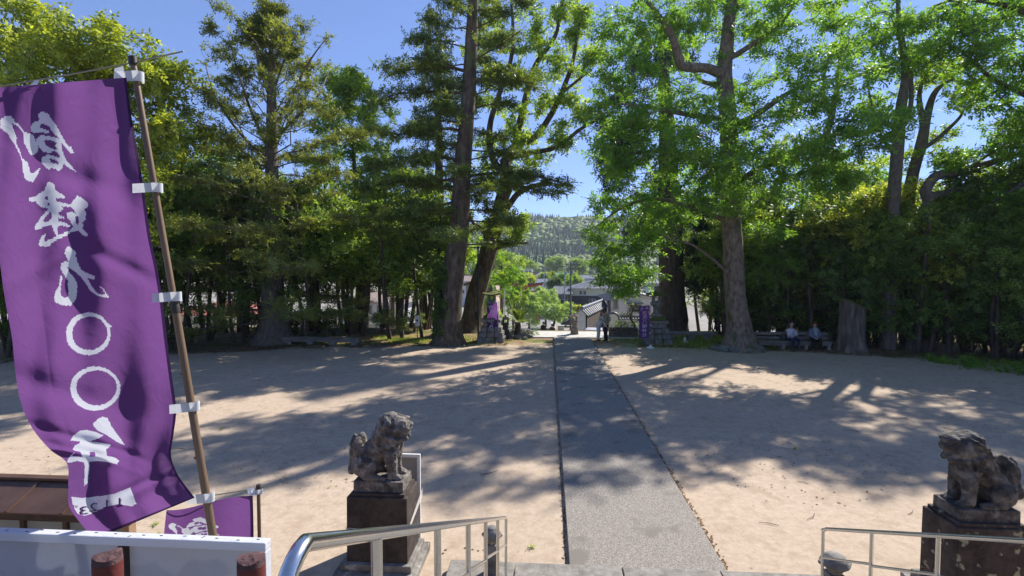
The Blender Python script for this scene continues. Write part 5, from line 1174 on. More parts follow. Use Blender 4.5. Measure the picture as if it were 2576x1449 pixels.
# --- low cobble wall with planting, right of the stairs
a, c = W(1534, 856, 30.2), W(1606, 856, 30.2); wz = ground_z(a.x, 30.2)
cw = thing('cobble_wall', ((a.x + c.x) / 2, 30.2, wz), 'low curved bank of stacked cobbles topped with plants', 'wall')
for i in range(5):
    nn = 11
    for j in range(nn):
        x = lerp(a.x, c.x, (j + .5 * (i % 2) + .3) / nn); rock('cobble', (x, 30.2 + .06 * i + random.uniform(-.03, .03), wz + .06 + i * .125), (.085, .10, .072), grey_rock, cw, i * 7 + j, 1, .35)
mb = MB(); mb.box(((a.x + c.x) / 2, 30.62, wz + .28), (c.x - a.x, .62, .56)); mb.build('bank', pm('soil_bank', (.08, .06, .04), (.16, .12, .08), 6, .95, .6), cw)
t = Tree('planting', (a.x + .7, 30.6, wz + .5), 'low mixed plants on top of the cobble bank', bark_dark, L_under, 'small', cat='plants'); t.fill(((a.x + c.x) / 2, 30.6, wz + .70), ((c.x - a.x) / 2, .25, .16), 18, (.14, .24), 26, sep=.6); t.done(.45, 1, twig=False)
# little pine and low shrubs around the right lantern
b = W(1592, 850, 31.2); b.z = ground_z(b.x, b.y); t = Tree('garden_pine', b, 'small trained pine behind the cobble bank', bark_dark, L_fir, 'fir', cat='tree')
t.stem([b, b + Vector((.1, 0, .6)), b + Vector((-.15, 0, 1.1)), b + Vector((.05, 0, 1.7))], [.08, .065, .05, .02], 7, .1)
for dx, dz, r in ((-.6, .75, .5), (.5, .95, .5), (-.35, 1.3, .45), (.3, 1.5, .4), (0, 1.8, .35)): t.fill(b + Vector((dx, 0, dz)), (r, r, .12), 5, (.2, .3), 22, flat=.4)
t.done(.6, 1)
for k, (px, py, r) in enumerate(((1640, 868, .5), (1672, 866, .45), (1690, 868, .3), (1618, 866, .35))):
    b = G(px, py - 4); t = Tree('low_shrub', b, 'low glossy shrub at the footing of the right tall lantern', bark_dark, L_under, 'small', 'shrubs at the right lantern', cat='shrub'); t.fill(b + Vector((0, 0, r * .5)), (r, r * .8, r * .6), 9, (.16, .26), 26, sep=.6); t.done(.5, 1, twig=False)
# stones at the zelkova's foot
for k, (px, py, r) in enumerate(((1800, 880, .28), (1820, 884, .36), (1848, 886, .3), (1880, 886, .34), (1905, 882, .3))):
    q = G(px, py); rock('rock', q + Vector((0, 0, r * .25)), (r * 1.2, r, r * .6), grey_rock, None, k * 5.3); tag(C.objects[-1], 'flat stone at the foot of the pale zelkova trunk', 'rock', 'stones at the zelkova')
p = G(1723, 862); fl = thing('ground_spotlight', (p.x, p.y, 0), 'small white round spotlight on the grass right of the lantern', 'lamp')
mb = MB(); mb.lathe([(.26, -.02), (.26, .03), (.10, .10), (.05, .12)], (p.x, p.y, 0), 14); mb.build('base', white_paint, fl, True); mb = MB(); mb.lathe([(.07, .11), (.08, .24), (.05, .28)], (p.x, p.y, 0), 12); mb.build('head', white_paint, fl, True)

# --- people
skin = pm('skin', (.42, .26, .19), (.48, .30, .22), 8, .6)
def cloth_m(n, c, k=.75): return pm(n, tuple(q * k for q in c), c, 9, .9, .3, 60)
def seg(m, P, rr, n=10):
    P = [Vector(p) for p in P]; m.tube(P, rr, n)
    for p, r in zip(P, rr): m.ico(p, r, 2)
def person(loc, rz, label, body, clothes, s=1.0, vox=.019):
    """body(m) builds the figure; clothes: list of (name, builder, material); local frame: facing -y, z up from the ground"""
    P = thing('person', loc, label, 'person'); M = Matrix.Translation(loc) @ Matrix.Rotation(rz, 4, 'Z') @ Matrix.Scale(s, 4)
    me = remesh(body, vox, 2, 'body'); me.transform(M); link('body', me, skin, P, True)
    for nm, fn, mt in clothes:
        me = remesh(fn, vox, 2, nm); me.transform(M); link(nm, me, mt, P, True)
    return P
def head(m, c, tilt=0.0):
    c = Vector(c); m.ico(c + Vector((0, 0, .02)), (.080, .098, .117), 3); m.ico(c + Vector((0, -.02, -.055)), (.058, .07, .065), 2); m.ico(c + Vector((0, -.098, -.005)), (.014, .022, .022), 2); m.ico(c + Vector((0, -.085, -.06)), (.03, .015, .012), 2)
    for s_ in (-1, 1): m.ico(c + Vector((s_ * .08, .01, -.005)), (.012, .022, .032), 2); m.ico(c + Vector((s_ * .033, -.082, .022)), (.016, .012, .009), 2)
def hand(m, w, d, side):
    """palm with five fingers pointing along d"""
    w, d = Vector(w), Vector(d).normalized(); s_ = d.cross(Vector((0, 0, 1))).normalized() if abs(d.z) < .9 else Vector((1, 0, 0)); m.ico(w + d * .045, .04, 2)
    for k in range(4): a = w + d * .07 + s_ * (k - 1.5) * .019; seg(m, [a, a + d * (.045 + .01 * (1.5 - abs(k - 1.5))), a + d * .075 + Vector((0, 0, -.015))], [.0095, .009, .008], 6)
    a = w + d * .03 + s_ * side * .035; seg(m, [a, a + d * .03 + s_ * side * .025, a + d * .055 + s_ * side * .02], [.011, .010, .009], 6)
def sit_body(m, arms):
    head(m, (0, .03, 1.22)); seg(m, [(0, .05, 1.02), (0, .04, 1.12)], [.055, .052]); seg(m, [(0, .10, .52), (0, .09, .72), (0, .06, .95)], [.14, .13, .14])
    for s_ in (-1, 1):
        seg(m, [(s_ * .10, .06, .50), (s_ * .14, -.36, .50), (s_ * .15, -.34, .10)], [.085, .062, .045]); seg(m, [(s_ * .15, -.34, .06), (s_ * .16, -.48, .035)], [.045, .035])
        P = arms(s_); seg(m, P, [.05, .042, .033]); hand(m, P[-1], Vector(P[-1]) - Vector(P[-2]), -s_)
def sit_top(m, arms, thick=1.0, hem=.5):
    seg(m, [(0, .10, hem), (0, .09, .70), (0, .06, .90)], [.165 * thick, .155 * thick, .165 * thick])
    for s_ in (-1, 1):
        m.ico((s_ * .13, .06, .95), (.09, .085, .075), 2); P = arms(s_); e = Vector(P[1]).lerp(Vector(P[2]), .85); seg(m, [(s_ * .16, .06, .95), P[1], e], [.072 * thick, .060 * thick, .046 * thick])
def sit_legs(m, wide=1.0):
    m.ico((0, .08, .50), (.185, .17, .13), 3)
    for s_ in (-1, 1): seg(m, [(s_ * .10, .04, .50), (s_ * .14, -.36, .505), (s_ * .15, -.335, .12)], [.105 * wide, .080 * wide, .070 * wide])
def shoes_sit(m):
    for s_ in (-1, 1): seg(m, [(s_ * .15, -.31, .05), (s_ * .16, -.48, .04)], [.055, .042])
crossed = lambda s_: [(s_ * .17, .06, .93), (s_ * .22, -.06, .72), (-s_ * .04, -.20 - .02 * s_, .73 + .03 * s_)]
lap = lambda s_: [(s_ * .17, .06, .93), (s_ * .23, .0, .70), (s_ * .07, -.22, .60)]
navy = cloth_m('navy_denim', (.030, .038, .075)); shirt = cloth_m('pale_shirt', (.52, .52, .60), .9); hairm = pm('dark_hair', (.012, .010, .009), (.03, .022, .018), 20, .6)
shoe = pm('shoe', (.05, .045, .04), (.10, .09, .08), 9, .7)
def hair_cap(m, c=(0, .03, 1.22), k=1.0): c = Vector(c); m.ico(c + Vector((0, .02, .055)), (.086 * k, .098 * k, .088 * k), 3); m.ico(c + Vector((0, .05, .0)), (.084 * k, .07 * k, .09 * k), 2)
q = G(1988, 879); z0 = ground_z(q.x, BY); SY = BY - .02
person((q.x, SY, z0), R(8), 'person in pale shirt and dark jeans sitting arms crossed on the timber bench', lambda m: sit_body(m, crossed),
       [('shirt', lambda m: sit_top(m, crossed), shirt), ('trousers', sit_legs, navy), ('hair', hair_cap, hairm), ('shoes', shoes_sit, shoe),
        ('strap', lambda m: seg(m, [(.13, -.075, .96), (.0, -.10, .80), (-.13, -.075, .62)], [.016, .016, .016], 6), navy)])
bg = thing('bag', (q.x - .36, SY + .1, z0 + .44), 'black bag on the timber bench beside the person in pale shirt', 'bag')
me = remesh(lambda m: (m.ico((q.x - .36, SY + .08, z0 + .60), (.15, .12, .17), 3), m.ico((q.x - .36, SY + .04, z0 + .52), (.16, .13, .09), 2)), .014, 3, 'bag'); link('body', me, black, bg, True)
mb = MB(); mb.tube([(q.x - .44, SY + .08, z0 + .74), (q.x - .36, SY + .08, z0 + .86), (q.x - .28, SY + .08, z0 + .74)], .012, 6); mb.build('handle', black, bg, True)
q = G(2047, 880); z0 = ground_z(q.x, BY)
denim = cloth_m('light_denim', (.16, .22, .30)); scarf = cloth_m('grey_scarf', (.36, .35, .34), .6); blk = cloth_m('black_cloth', (.012, .012, .014)); redcap = cloth_m('red_knit', (.42, .07, .04))
person((q.x, SY, z0), R(-14), 'person in denim jacket, grey scarf and red cap sitting on the timber bench', lambda m: sit_body(m, lap),
       [('jacket', lambda m: sit_top(m, lap, 1.1), denim), ('trousers', lambda m: sit_legs(m, 1.35), blk), ('cap', lambda m: (m.ico((0, .035, 1.285), (.092, .104, .085), 3), m.ico((0, .07, 1.25), (.085, .075, .07), 2)), redcap), ('shoes', shoes_sit, shoe),
        ('scarf', lambda m: (seg(m, [(-.08, 0, 1.06), (0, -.05, 1.05), (.08, 0, 1.06)], [.05, .05, .05]), seg(m, [(.05, -.08, 1.04), (.055, -.14, .85), (.05, -.15, .68)], [.05, .05, .045]), seg(m, [(-.03, -.08, 1.04), (-.04, -.14, .88), (-.035, -.15, .74)], [.045, .045, .04])), scarf)])
def stand_body(m, lean, arms, twist=0.0):
    lean = R(lean); A = Vector((0, -math.sin(lean), math.cos(lean))); hp = Vector((0, 0, .92)); sh = hp + A * .50; hd = hp + A * .72 + Vector((0, -.05, 0)); head(m, hd)
    seg(m, [sh, hp + A * .62], [.055, .052]); seg(m, [hp, hp + A * .25, sh], [.14, .125, .14])
    for s_ in (-1, 1):
        seg(m, [(s_ * .09, 0, .88), (s_ * .10, -.02, .48), (s_ * .10, .01, .09)], [.088, .058, .042]); seg(m, [(s_ * .10, .02, .05), (s_ * .11, -.13, .035)], [.045, .035])
        P = arms(s_, sh); seg(m, P, [.05, .04, .032]); hand(m, P[-1], Vector(P[-1]) - Vector(P[-2]), -s_)
    return hp, sh, hd
def stand_top(m, lean, arms, k=1.0, hem=-.02):
    lean = R(lean); A = Vector((0, -math.sin(lean), math.cos(lean))); hp = Vector((0, 0, .92)); sh = hp + A * .50
    seg(m, [hp + A * hem, hp + A * .25, sh - A * .04], [.165 * k, .148 * k, .155 * k])
    for s_ in (-1, 1): m.ico(sh + Vector((s_ * .13, 0, -.02)), (.09, .085, .075), 2); P = [Vector(p) for p in arms(s_, sh)]; seg(m, [P[0], P[1], P[1].lerp(P[2], .8)], [.07 * k, .058 * k, .046 * k])
def stand_legs(m, k=1.0):
    m.ico((0, 0, .90), (.17, .14, .13), 3)
    for s_ in (-1, 1): seg(m, [(s_ * .09, 0, .88), (s_ * .10, -.02, .48), (s_ * .10, .01, .11)], [.105 * k, .076 * k, .062 * k])
def stand_shoes(m):
    for s_ in (-1, 1): seg(m, [(s_ * .10, .03, .05), (s_ * .11, -.14, .04)], [.055, .042])
hold = lambda s_, sh: [sh + Vector((s_ * .18, 0, -.02)), sh + Vector((s_ * .22, -.10, -.27)), sh + Vector((s_ * .05, -.30, -.16))]
down = lambda s_, sh: [sh + Vector((s_ * .17, 0, -.03)), sh + Vector((s_ * .19, -.10, -.30)), sh + Vector((s_ * .12, -.24, -.50))]
cream = cloth_m('cream_cloth', (.62, .58, .52), .9); beige = cloth_m('beige_vest', (.36, .31, .235)); straw = pm('straw_hat', (.40, .32, .20), (.52, .43, .29), 20, .9); brownh = pm('brown_hair', (.06, .028, .018), (.13, .06, .035), 20, .6)
q = G(1524, 858); z0 = ground_z(q.x, q.y)
person((q.x, q.y, z0), R(-70), 'standing person in beige vest with backpack and black trousers, head bent', lambda m: stand_body(m, 8, hold),
       [('vest', lambda m: stand_top(m, 8, hold, 1.06), beige), ('trousers', stand_legs, blk), ('shoes', stand_shoes, shoe), ('backpack', lambda m: m.ico((0, .17, 1.24), (.16, .10, .20), 3), cloth_m('pale_pack', (.50, .46, .38))),
        ('hair', lambda m: (hair_cap(m, (0, -.155, 1.625), 1.25), m.ico((0, -.02, 1.60), (.10, .12, .06), 2)), brownh)], 1.0)
q = G(1505, 857); z0 = ground_z(q.x, q.y)
person((q.x, q.y, z0), R(70), 'bending person in cream clothes and wide straw hat beside the person with backpack', lambda m: stand_body(m, 34, down),
       [('blouse', lambda m: stand_top(m, 34, down, 1.05), cream), ('trousers', lambda m: stand_legs(m, 1.1), cream), ('shoes', stand_shoes, shoe),
        ('hat', lambda m: (m.lathe([(.02, 1.56), (.22, 1.565), (.225, 1.578), (.11, 1.60), (.10, 1.67), (.06, 1.70), (.01, 1.705)], (0, -.44, 0), 20)), straw), ('hair', lambda m: hair_cap(m, (0, -.45, 1.515), 1.05), brownh)], .98)
bg = thing('bag', (q.x + .36, q.y - .05, z0 + .62), 'purple cloth bag held by the bending person in cream', 'bag')
me = remesh(lambda m: m.ico((q.x + .34, q.y - .05, z0 + .68), (.12, .06, .20), 3), .014, 3, 'bag'); link('body', me, cloth_m('violet_cloth', (.26, .08, .36)), bg, True)
mb = MB(); mb.tube([(q.x + .27, q.y - .05, z0 + .84), (q.x + .34, q.y - .05, z0 + .99), (q.x + .41, q.y - .05, z0 + .84)], .012, 6); mb.build('handle', MATS['violet_cloth'], bg, True)
# children going down the far stairs
for k, (px, pyt, lab, tc) in enumerate(((1367, 820, 'child in dark top going down the far stairs, nearer the cycad', (.06, .05, .06)), (1389, 821, 'child in maroon top going down the far stairs beside the red barrier', (.16, .07, .07)))):
    stp_i = 5 + k; y = EDGE + .03 + (stp_i + .5) * .40; zf = -.09 - stp_i * .18; x = W(px, 830, y).x
    person((x, y, zf), math.pi, lab, lambda m: stand_body(m, 5, down), [('top', lambda m: stand_top(m, 5, down, 1.1), cloth_m('child_top_%d' % k, tc)), ('trousers', stand_legs, cloth_m('child_shorts', (.30, .28, .27))), ('shoes', stand_shoes, shoe), ('hair', lambda m: hair_cap(m, (0, -.09, 1.64), 1.1), hairm)], .80, .026)
# red barrier beside them
y = EDGE + .03 + 7.5 * .4; zf = -.09 - 7 * .18; rb = thing('barrier', (W(1394, 830, y).x, y, zf), 'red and white crowd barrier on the far stairs', 'barrier'); orange = pm('barrier_red', (.50, .09, .05), (.58, .12, .07), 6, .6)
for k in range(5): x = W(1388 + k * 2.8, 826, y).x; mb = MB(); mb.tube([(x, y, zf), (x, y, zf + .95 - .05 * k)], .022, 8); mb.build('upright', orange if k % 2 == 0 else white_paint, rb, True)
for z in (.25, .62): a, c = W(1387, 826, y), W(1400, 826, y); mb = MB(); mb.tube([(a.x, y - .03, zf + z), (c.x, y - .03, zf + z)], .018, 8); mb.build('rail', orange, rb, True)

# --- grass and litter (nobody could count them)
def scatter(name, n, region, kind, mat, label, cat, size, flat, zoff=.0, lift=.3):
    V, T = [], []
    for _ in range(n):
        x, y = region()
        if x is None: continue
        z = ground_z(x, y) + zoff; a = random.random() * 6.3; s = size * random.uniform(.5, 1.3); d = Vector((math.cos(a), math.sin(a), 0)); w = Vector((-d.y, d.x, 0)) * s * (.32 if flat else .07); u = Vector((0, 0, 1))
        if flat: e = d * s + u * s * random.uniform(-.02, lift); V += [Vector((x, y, z)), Vector((x, y, z)) + e * .5 + w + u * s * .08, Vector((x, y, z)) + e, Vector((x, y, z)) + e * .5 - w + u * s * random.uniform(0, .12)]
        else: e = u * s + d * s * random.uniform(.1, .6); V += [Vector((x, y, z)) - w, Vector((x, y, z)) + w, Vector((x, y, z)) + e * .98 + w * .2, Vector((x, y, z)) + e - w * .2]
        T += [random.random()] * 4
    V = np.array([v[:] for v in V]); return tag(link(name, npmesh(name, V, np.arange(len(V)).reshape(-1, 4), T), mat), label, cat, kind='stuff')
def cpatch(cx, cy, rx, ry, lo=-.1):
    def f():
        x, y = random.gauss(cx, rx), random.gauss(cy, ry); return (x, y) if mnoise.noise(Vector((x * .8, y * .8, 1))) > lo else (None, None)
    return f
scatter('grass', 9000, cpatch(8.4, 28.6, 2.0, 1.1, -.3), 'g', L_grass, 'short sunlit grass right of the stone lantern', 'grass', .13, False)
scatter('grass', 7000, cpatch(-8.0, 28.4, 2.6, .9, -.1), 'g', L_grass, 'patchy grass along the court edge left of the fir', 'grass', .11, False)
for k, (x, y, r) in enumerate(((17.4, 22.6, .7), (18.2, 21.6, .8), (18.9, 20.6, .8), (19.4, 19.4, .8), (19.9, 21.4, .8), (18.0, 23.2, .6), (20.4, 18.2, .8), (17.0, 23.6, .5), (19.2, 22.6, .8), (20.6, 20.0, .8))):
    t = Tree('ground_cover', (x, y, ground_z(x, y)), 'low leafy ground cover at the right edge of the court', bark_dark, L_maple, 'small', 'ground cover clumps at the right edge', cat='ground cover'); t.fill((x, y, ground_z(x, y) + .08), (r, r, .22), 18, (.2, .36), 34, sep=.55); t.done(.6, 1, twig=False)
litter = leafmat('dead_leaf', (.045, .020, .010), (.17, .085, .042), .12, 1.0, .9)
def band():
    x = random.uniform(-24, 24)
    if -2.2 < x < 4.6: return None, None
    y = 27.4 - 4.2 * (abs(x - 1.3) / 20) ** 2 + abs(random.gauss(0, 1.4)) - .5; return (x, y) if mnoise.noise(Vector((x * .5, y * .5, 4))) > -.25 else (None, None)
scatter('leaf_litter', 16000, band, 'l', litter, 'brown leaf litter under the trees round the court', 'leaf litter', .10, True, .004)
scatter('path_litter', 2600, lambda: (PX1 + .015 + abs(random.gauss(0, .032)) + (.05 if random.random() < .1 else 0), random.uniform(7.1, 29)), 'l', litter, 'line of brown needles along the right edge of the paved path', 'leaf litter', .045, True, .004, .1)
scatter('path_litter', 900, lambda: (PX0 - .03 - abs(random.gauss(0, .02)), random.uniform(7.1, 29)), 'l', litter, 'thin line of litter along the left edge of the paved path', 'leaf litter', .04, True, .004, .1)
def court():
    x, y = random.uniform(-14, 17), 7.2 + 19 * random.random(); return (None, None) if PX0 - .1 < x < PX1 + .1 else ((x, y) if mnoise.noise(Vector((x * .3, y * .3, 8))) > .0 else (None, None))
scatter('fallen_leaves', 9000, court, 'l', leafmat('court_leaf', (.035, .028, .018), (.13, .10, .06), .1, 1.0, .9), 'small dark fallen leaves strewn over the sandy court', 'leaves', .048, True, .006, .2)
twig_m = pm('twig', (.05, .035, .025), (.10, .07, .05), 9, .9)
for k, (px, py, L) in enumerate(((2040, 1300, .35), (1230, 1190, .4), (3000 * .6448, 1320, .3), (2475 * .9, 920, .9), (2150, 1085, .3), (450, 1130, .35), (1380, 1145, .25), (2290, 1290, .25), (2020, 1215, .2))):
    q = G(px, py) + Vector((0, 0, .012)); an = random.random() * 3.1; d = Vector((math.cos(an), math.sin(an), 0)) * L / 2; mb = MB(); mb.tube([q - d, q + Vector((d.y, -d.x, .02)) * .2, q + d], [.004, .005, .003], 5); tag(mb.build('twig', twig_m, None, True), 'thin fallen twig lying on the sandy court', 'twig', 'twigs on the court')
for k, (px, py) in enumerate(((400, 1345), (1335, 1376), (390, 1320), (2000, 1130), (820, 905), (560, 1080))):
    q = G(px, py); t = Tree('weed', q, 'small green weed sprouting from the sandy court', bark_dark, L_grass, 'small', 'weeds on the court', cat='weed'); t.blob(q + Vector((0, 0, .02)), (.06, .06, .02), 6); t.done(.22, 1, twig=False)
# ================================================================ the town below and what is seen between the trees
cream_w = pm('cream_wall', (.58, .53, .40), (.66, .61, .48), 2, .8); dark_w = pm('charcoal_siding', (.035, .036, .04), (.055, .056, .062), 2, .7); white_w = pm('white_plaster', (.55, .54, .52), (.68, .67, .65), 1.5, .85, .2, 12)
pale_w = pm('pale_grey_wall', (.42, .44, .47), (.52, .54, .57), 1, .8); tile_g = pm('grey_roof_tile', (.10, .105, .125), (.20, .21, .235), 6, .45, .3, 20); tile_b = pm('brown_roof_tile', (.20, .15, .125), (.30, .23, .20), 3, .7); roof_bl = pm('blue_metal_roof', (.10, .22, .45), (.15, .28, .52), 2, .5)
glass = pm('window_glass', (.03, .04, .05), None, rough=.1, spec=.6); frame_m = pm('window_frame', (.45, .45, .45), None, rough=.5); pinkw = pm('pinkish_boards', (.50, .36, .30), (.60, .45, .38), 3, .8); purple_w = pm('mauve_wall', (.26, .14, .22), (.34, .20, .29), 3, .8)
dark_t = pm('dark_timber', (.05, .038, .03), (.10, .075, .06), 5, .85, .3, stretch=(1, 1, .2))
def window(root, x, z, y, w, h, bars=1):
    mb = MB(); mb.box((x, y - .02, z), (w, .04, h)); f = mb.build('window', glass, root)
    for dx in [-.5, .5] + [k / (bars + 1) - .5 for k in range(1, bars + 1)]: mb = MB(); mb.box((x + dx * w, y - .035, z), (.06, .06, h + .06)); mb.build('frame', frame_m, f)
    for dz in (-.5, .5): mb = MB(); mb.box((x, y - .036, z + dz * h), (w + .06, .058, .06)); mb.build('frame', frame_m, f)
    mb = MB(); mb.box((x, y - .06, z - h / 2 - .07), (w + .2, .14, .05)); mb.build('sill', frame_m, f)
def tiled_slope(root, a, b, c, d, n, mat, th=.10, rib=.05):
    """roof slope a-b along the eave, d-c along the ridge; each run of tiles is its own piece"""
    a, b, c, d = map(Vector, (a, b, c, d)); nv = (b - a).cross(d - a).normalized(); nv = nv if nv.z > 0 else -nv
    mb = MB(); mb.prism([a, b, c, d], nv * th); ro = mb.build('roof', mat, root)
    for k in range(n):
        t = (k + .5) / n; p, q = a.lerp(b, t) + nv * (th + rib * .3), d.lerp(c, t) + nv * (th + rib * .3); mb = MB(); mb.tube([p, q], rib, 6); mb.build('tile_run', mat, ro, True)
    mb = MB(); mb.tube([d + nv * (th + rib), c + nv * (th + rib)], rib * 2.2, 8); mb.build('ridge', mat, ro, True); return ro
def hip_house(name, label, px0, px1, pyr, pye, Y, depth, wall, roof, gz, over=.5, nr=10, ridge=.35):
    a, b = W(px0, pye, Y), W(px1, pye, Y); zr = W(px0, pyr, Y + depth / 2).z; ze = a.z; h = thing(name, ((a.x + b.x) / 2, Y, gz), label, 'house')
    mb = MB(); mb.box(((a.x + b.x) / 2, Y + depth / 2, (gz - .3 + ze) / 2), (b.x - a.x, depth, ze - gz + .3)); mb.build('wall', wall, h)
    x0, x1, y0, y1 = a.x - over, b.x + over, Y - over, Y + depth + over; yr = Y + depth / 2; w = (x1 - x0); r0, r1 = x0 + w * ridge, x1 - w * ridge
    tiled_slope(h, (x0, y0, ze), (x1, y0, ze), (r1, yr, zr), (r0, yr, zr), nr, roof, .08, .04)
    mb = MB(); mb.prism([(x0, y1, ze), (x0, y0, ze), (r0, yr, zr)], (0, 0, .08)); mb.build('hip_end', roof, h); mb = MB(); mb.prism([(x1, y0, ze), (x1, y1, ze), (r1, yr, zr)], (0, 0, .08)); mb.build('hip_end', roof, h)
    mb = MB(); mb.prism([(x1, y1, ze), (x0, y1, ze), (r0, yr, zr), (r1, yr, zr)], (0, 0, .08)); mb.build('back_slope', roof, h)
    mb = MB(); mb.box(((x0 + x1) / 2, (y0 + y1) / 2, ze - .03), (x1 - x0, y1 - y0, .06)); mb.build('soffit', frame_m, h)
    return h
# cream house with charcoal lower storey
Y = 120; h = hip_house('house', 'cream two-storey house with charcoal lower walls and grey hip roof', 1438, 1610, 704, 726, Y, 9, cream_w, tile_g, LOW, .7, 22)
a, b = W(1438, 744, Y), W(1610, 744, Y); mb = MB(); mb.box(((a.x + b.x) / 2, Y + 4.4, (LOW + a.z) / 2), (b.x - a.x + .5, 9.4, a.z - LOW)); mb.build('lower_wall', dark_w, h)
for px in (1461, 1471, 1530, 1560): q = W(px, 736, Y); window(h, q.x, q.z, Y, .62, .85)
for px in (1490, 1545): q = W(px, 757, Y - .3); window(h, q.x, q.z, Y - .3, 1.5, .9)
# tile-roofed dark house left of it
Y = 118; h = hip_house('house', 'low dark timber house with grey tiled roof beside the cream house', 1392, 1436, 720, 740, Y, 7, dark_t, tile_g, LOW, .5, 14, .12)
for px in (1405, 1422): q = W(px, 749, Y); window(h, q.x, q.z, Y, 1.2, .9)
# white two-storey house
Y = 225; a, b, t0 = W(1291, 700, Y), W(1338, 700, Y), W(1300, 678, Y); h = thing('house', ((a.x + b.x) / 2, Y, LOW), 'white flat-roofed two-storey house beyond the red gateway', 'house')
mb = MB(); mb.box(((a.x + b.x) / 2, Y + 4, (LOW + t0.z) / 2), (b.x - a.x, 8, t0.z - LOW)); mb.build('wall', pale_w, h); mb = MB(); mb.box(((a.x + b.x) / 2, Y + 4, t0.z + .15), (b.x - a.x + .5, 8.5, .3)); mb.build('roof', frame_m, h)
mb = MB(); mb.box((W(1300, 680, Y).x, Y + 3, t0.z + 1.0), (3.4, 4, 1.4)); mb.build('roof_hut', pale_w, h)
for px in (1299, 1312, 1325, 1334):
    for py in (685, 696): q = W(px, py, Y); window(h, q.x, q.z, Y, 1.2, .9)
hip_house('house', 'low house with brown hip roof right of the white flat-roofed house', 1344, 1386, 686, 697, 190, 8, pale_w, tile_b, LOW, .6, 12)
# blue warehouse and more roofs along the valley
def shed(px0, px1, pyr, pye, Y, roof, wall, label, dp=12):
    a, b = W(px0, pye, Y), W(px1, pye, Y); zr = W(px0, pyr, Y + dp / 2).z; h = thing('shed', ((a.x + b.x) / 2, Y, LOW), label, 'shed')
    mb = MB(); mb.box(((a.x + b.x) / 2, Y + dp / 2, (LOW + a.z) / 2), (b.x - a.x, dp, a.z - LOW)); mb.build('wall', wall, h); tiled_slope(h, (a.x - .4, Y - .5, a.z), (b.x + .4, Y - .5, a.z), (b.x + .4, Y + dp / 2, zr), (a.x - .4, Y + dp / 2, zr), 10, roof, .1, .05)
    mb = MB(); mb.prism([(b.x + .4, Y + dp + .5, a.z), (a.x - .4, Y + dp + .5, a.z), (a.x - .4, Y + dp / 2, zr), (b.x + .4, Y + dp / 2, zr)], (0, 0, .1)); mb.build('back_slope', roof, h)
    mb = MB(); mb.prism([(a.x - .02, Y, a.z), (a.x - .02, Y + dp, a.z), (a.x - .02, Y + dp / 2, zr)], (b.x - a.x + .04, 0, 0)); mb.build('gable', wall, h)
    for k in range(3): window(h, lerp(a.x, b.x, (k + .5) / 3), (LOW + a.z) / 2 + .6, Y, 1.6, 1.1)
shed(1388, 1432, 687, 696, 270, roof_bl, pale_w, 'long blue-roofed warehouse across the valley')
shed(1440, 1500, 692, 701, 250, tile_g, white_w, 'pale long shed with grey roof right of the utility poles')
shed(1505, 1580, 688, 700, 240, tile_b, white_w, 'brown-roofed shed behind the cream house')
shed(1235, 1284, 690, 702, 260, tile_b, pale_w, 'brown-roofed shed left of the white flat-roofed house')
shed(1352, 1392, 702, 712, 150, tile_g, white_w, 'small grey-roofed shed behind the cherry trees')
shed(1150, 1215, 694, 708, 150, tile_b, white_w, 'tan shed glimpsed behind the fir trunk')
# pinkish outbuilding behind the camphor
Y = 44; a, b, e0, e1 = W(1172, 760, Y), W(1246, 760, Y), W(1168, 716, Y), W(1253, 696, Y); gz = ground_z(a.x, Y); h = thing('outbuilding', ((a.x + b.x) / 2, Y, gz), 'pinkish boarded outbuilding with pale sloping roof behind the camphor', 'building')
n = 14
for k in range(n):
    x0, x1 = lerp(a.x, b.x, k / n), lerp(a.x, b.x, (k + 1) / n); zt0, zt1 = lerp(e0.z, e1.z, k / n) - .1, lerp(e0.z, e1.z, (k + 1) / n) - .1
    mb = MB(); mb.prism([(x0 + .012, Y, gz - .5), (x1 - .012, Y, gz - .5), (x1 - .012, Y, zt1), (x0 + .012, Y, zt0)], (0, .08, 0)); mb.build('board', pinkw, h)
mb = MB(); mb.box(((a.x + b.x) / 2, Y + 2.1, (gz - .5 + e0.z - .2) / 2), (b.x - a.x - .05, 4.0, e0.z - .2 - gz + .5)); mb.build('wall', pinkw, h)
mb = MB(); mb.prism([(e0.x, Y - .4, e0.z), (e1.x, Y - .4, e1.z), (e1.x, Y + 4.6, e1.z), (e0.x, Y + 4.6, e0.z)], (0, 0, .12)); mb.build('roof', white_w, h)
mb = MB(); mb.prism([(e0.x, Y - .46, e0.z - .12), (e1.x, Y - .46, e1.z - .12), (e1.x, Y - .46, e1.z + .14), (e0.x, Y - .46, e0.z + .14)], (0, .05, 0)); mb.build('fascia', tile_b, h)
# gatehouse roof of grey tiles near the rim
A, B, Cc, D = W(1461, 777, 46), W(1518, 755, 58), W(1528, 772, 56.5), W(1479, 795, 46); gz = ground_z(A.x, 48); h = thing('tiled_shed', (A.x, 46, gz), 'small shed with dark ribbed tile roof below the court, beside the white gabled house', 'shed')
tiled_slope(h, D, Cc, B, A, 13, tile_g, .06, .07); off = (A - D); off.z = 0; D2, C2 = A + off * 1.0, B + off * 1.0; D2.z, C2.z = D.z, Cc.z; mb = MB(); mb.prism([C2, D2, A, B], (0, 0, .06)); mb.build('back_slope', tile_g, h)
for p, q in ((D.lerp(A, .12), Cc.lerp(B, .12)),): mb = MB(); mb.prism([Vector((p.x, p.y + .1, gz - .5)), Vector((q.x, q.y - .2, gz - 3)), Vector((q.x, q.y - .2, q.z - .02)), Vector((p.x, p.y + .1, p.z - .02))], (-.12, 0, 0)); mb.build('side_wall', dark_t, h)
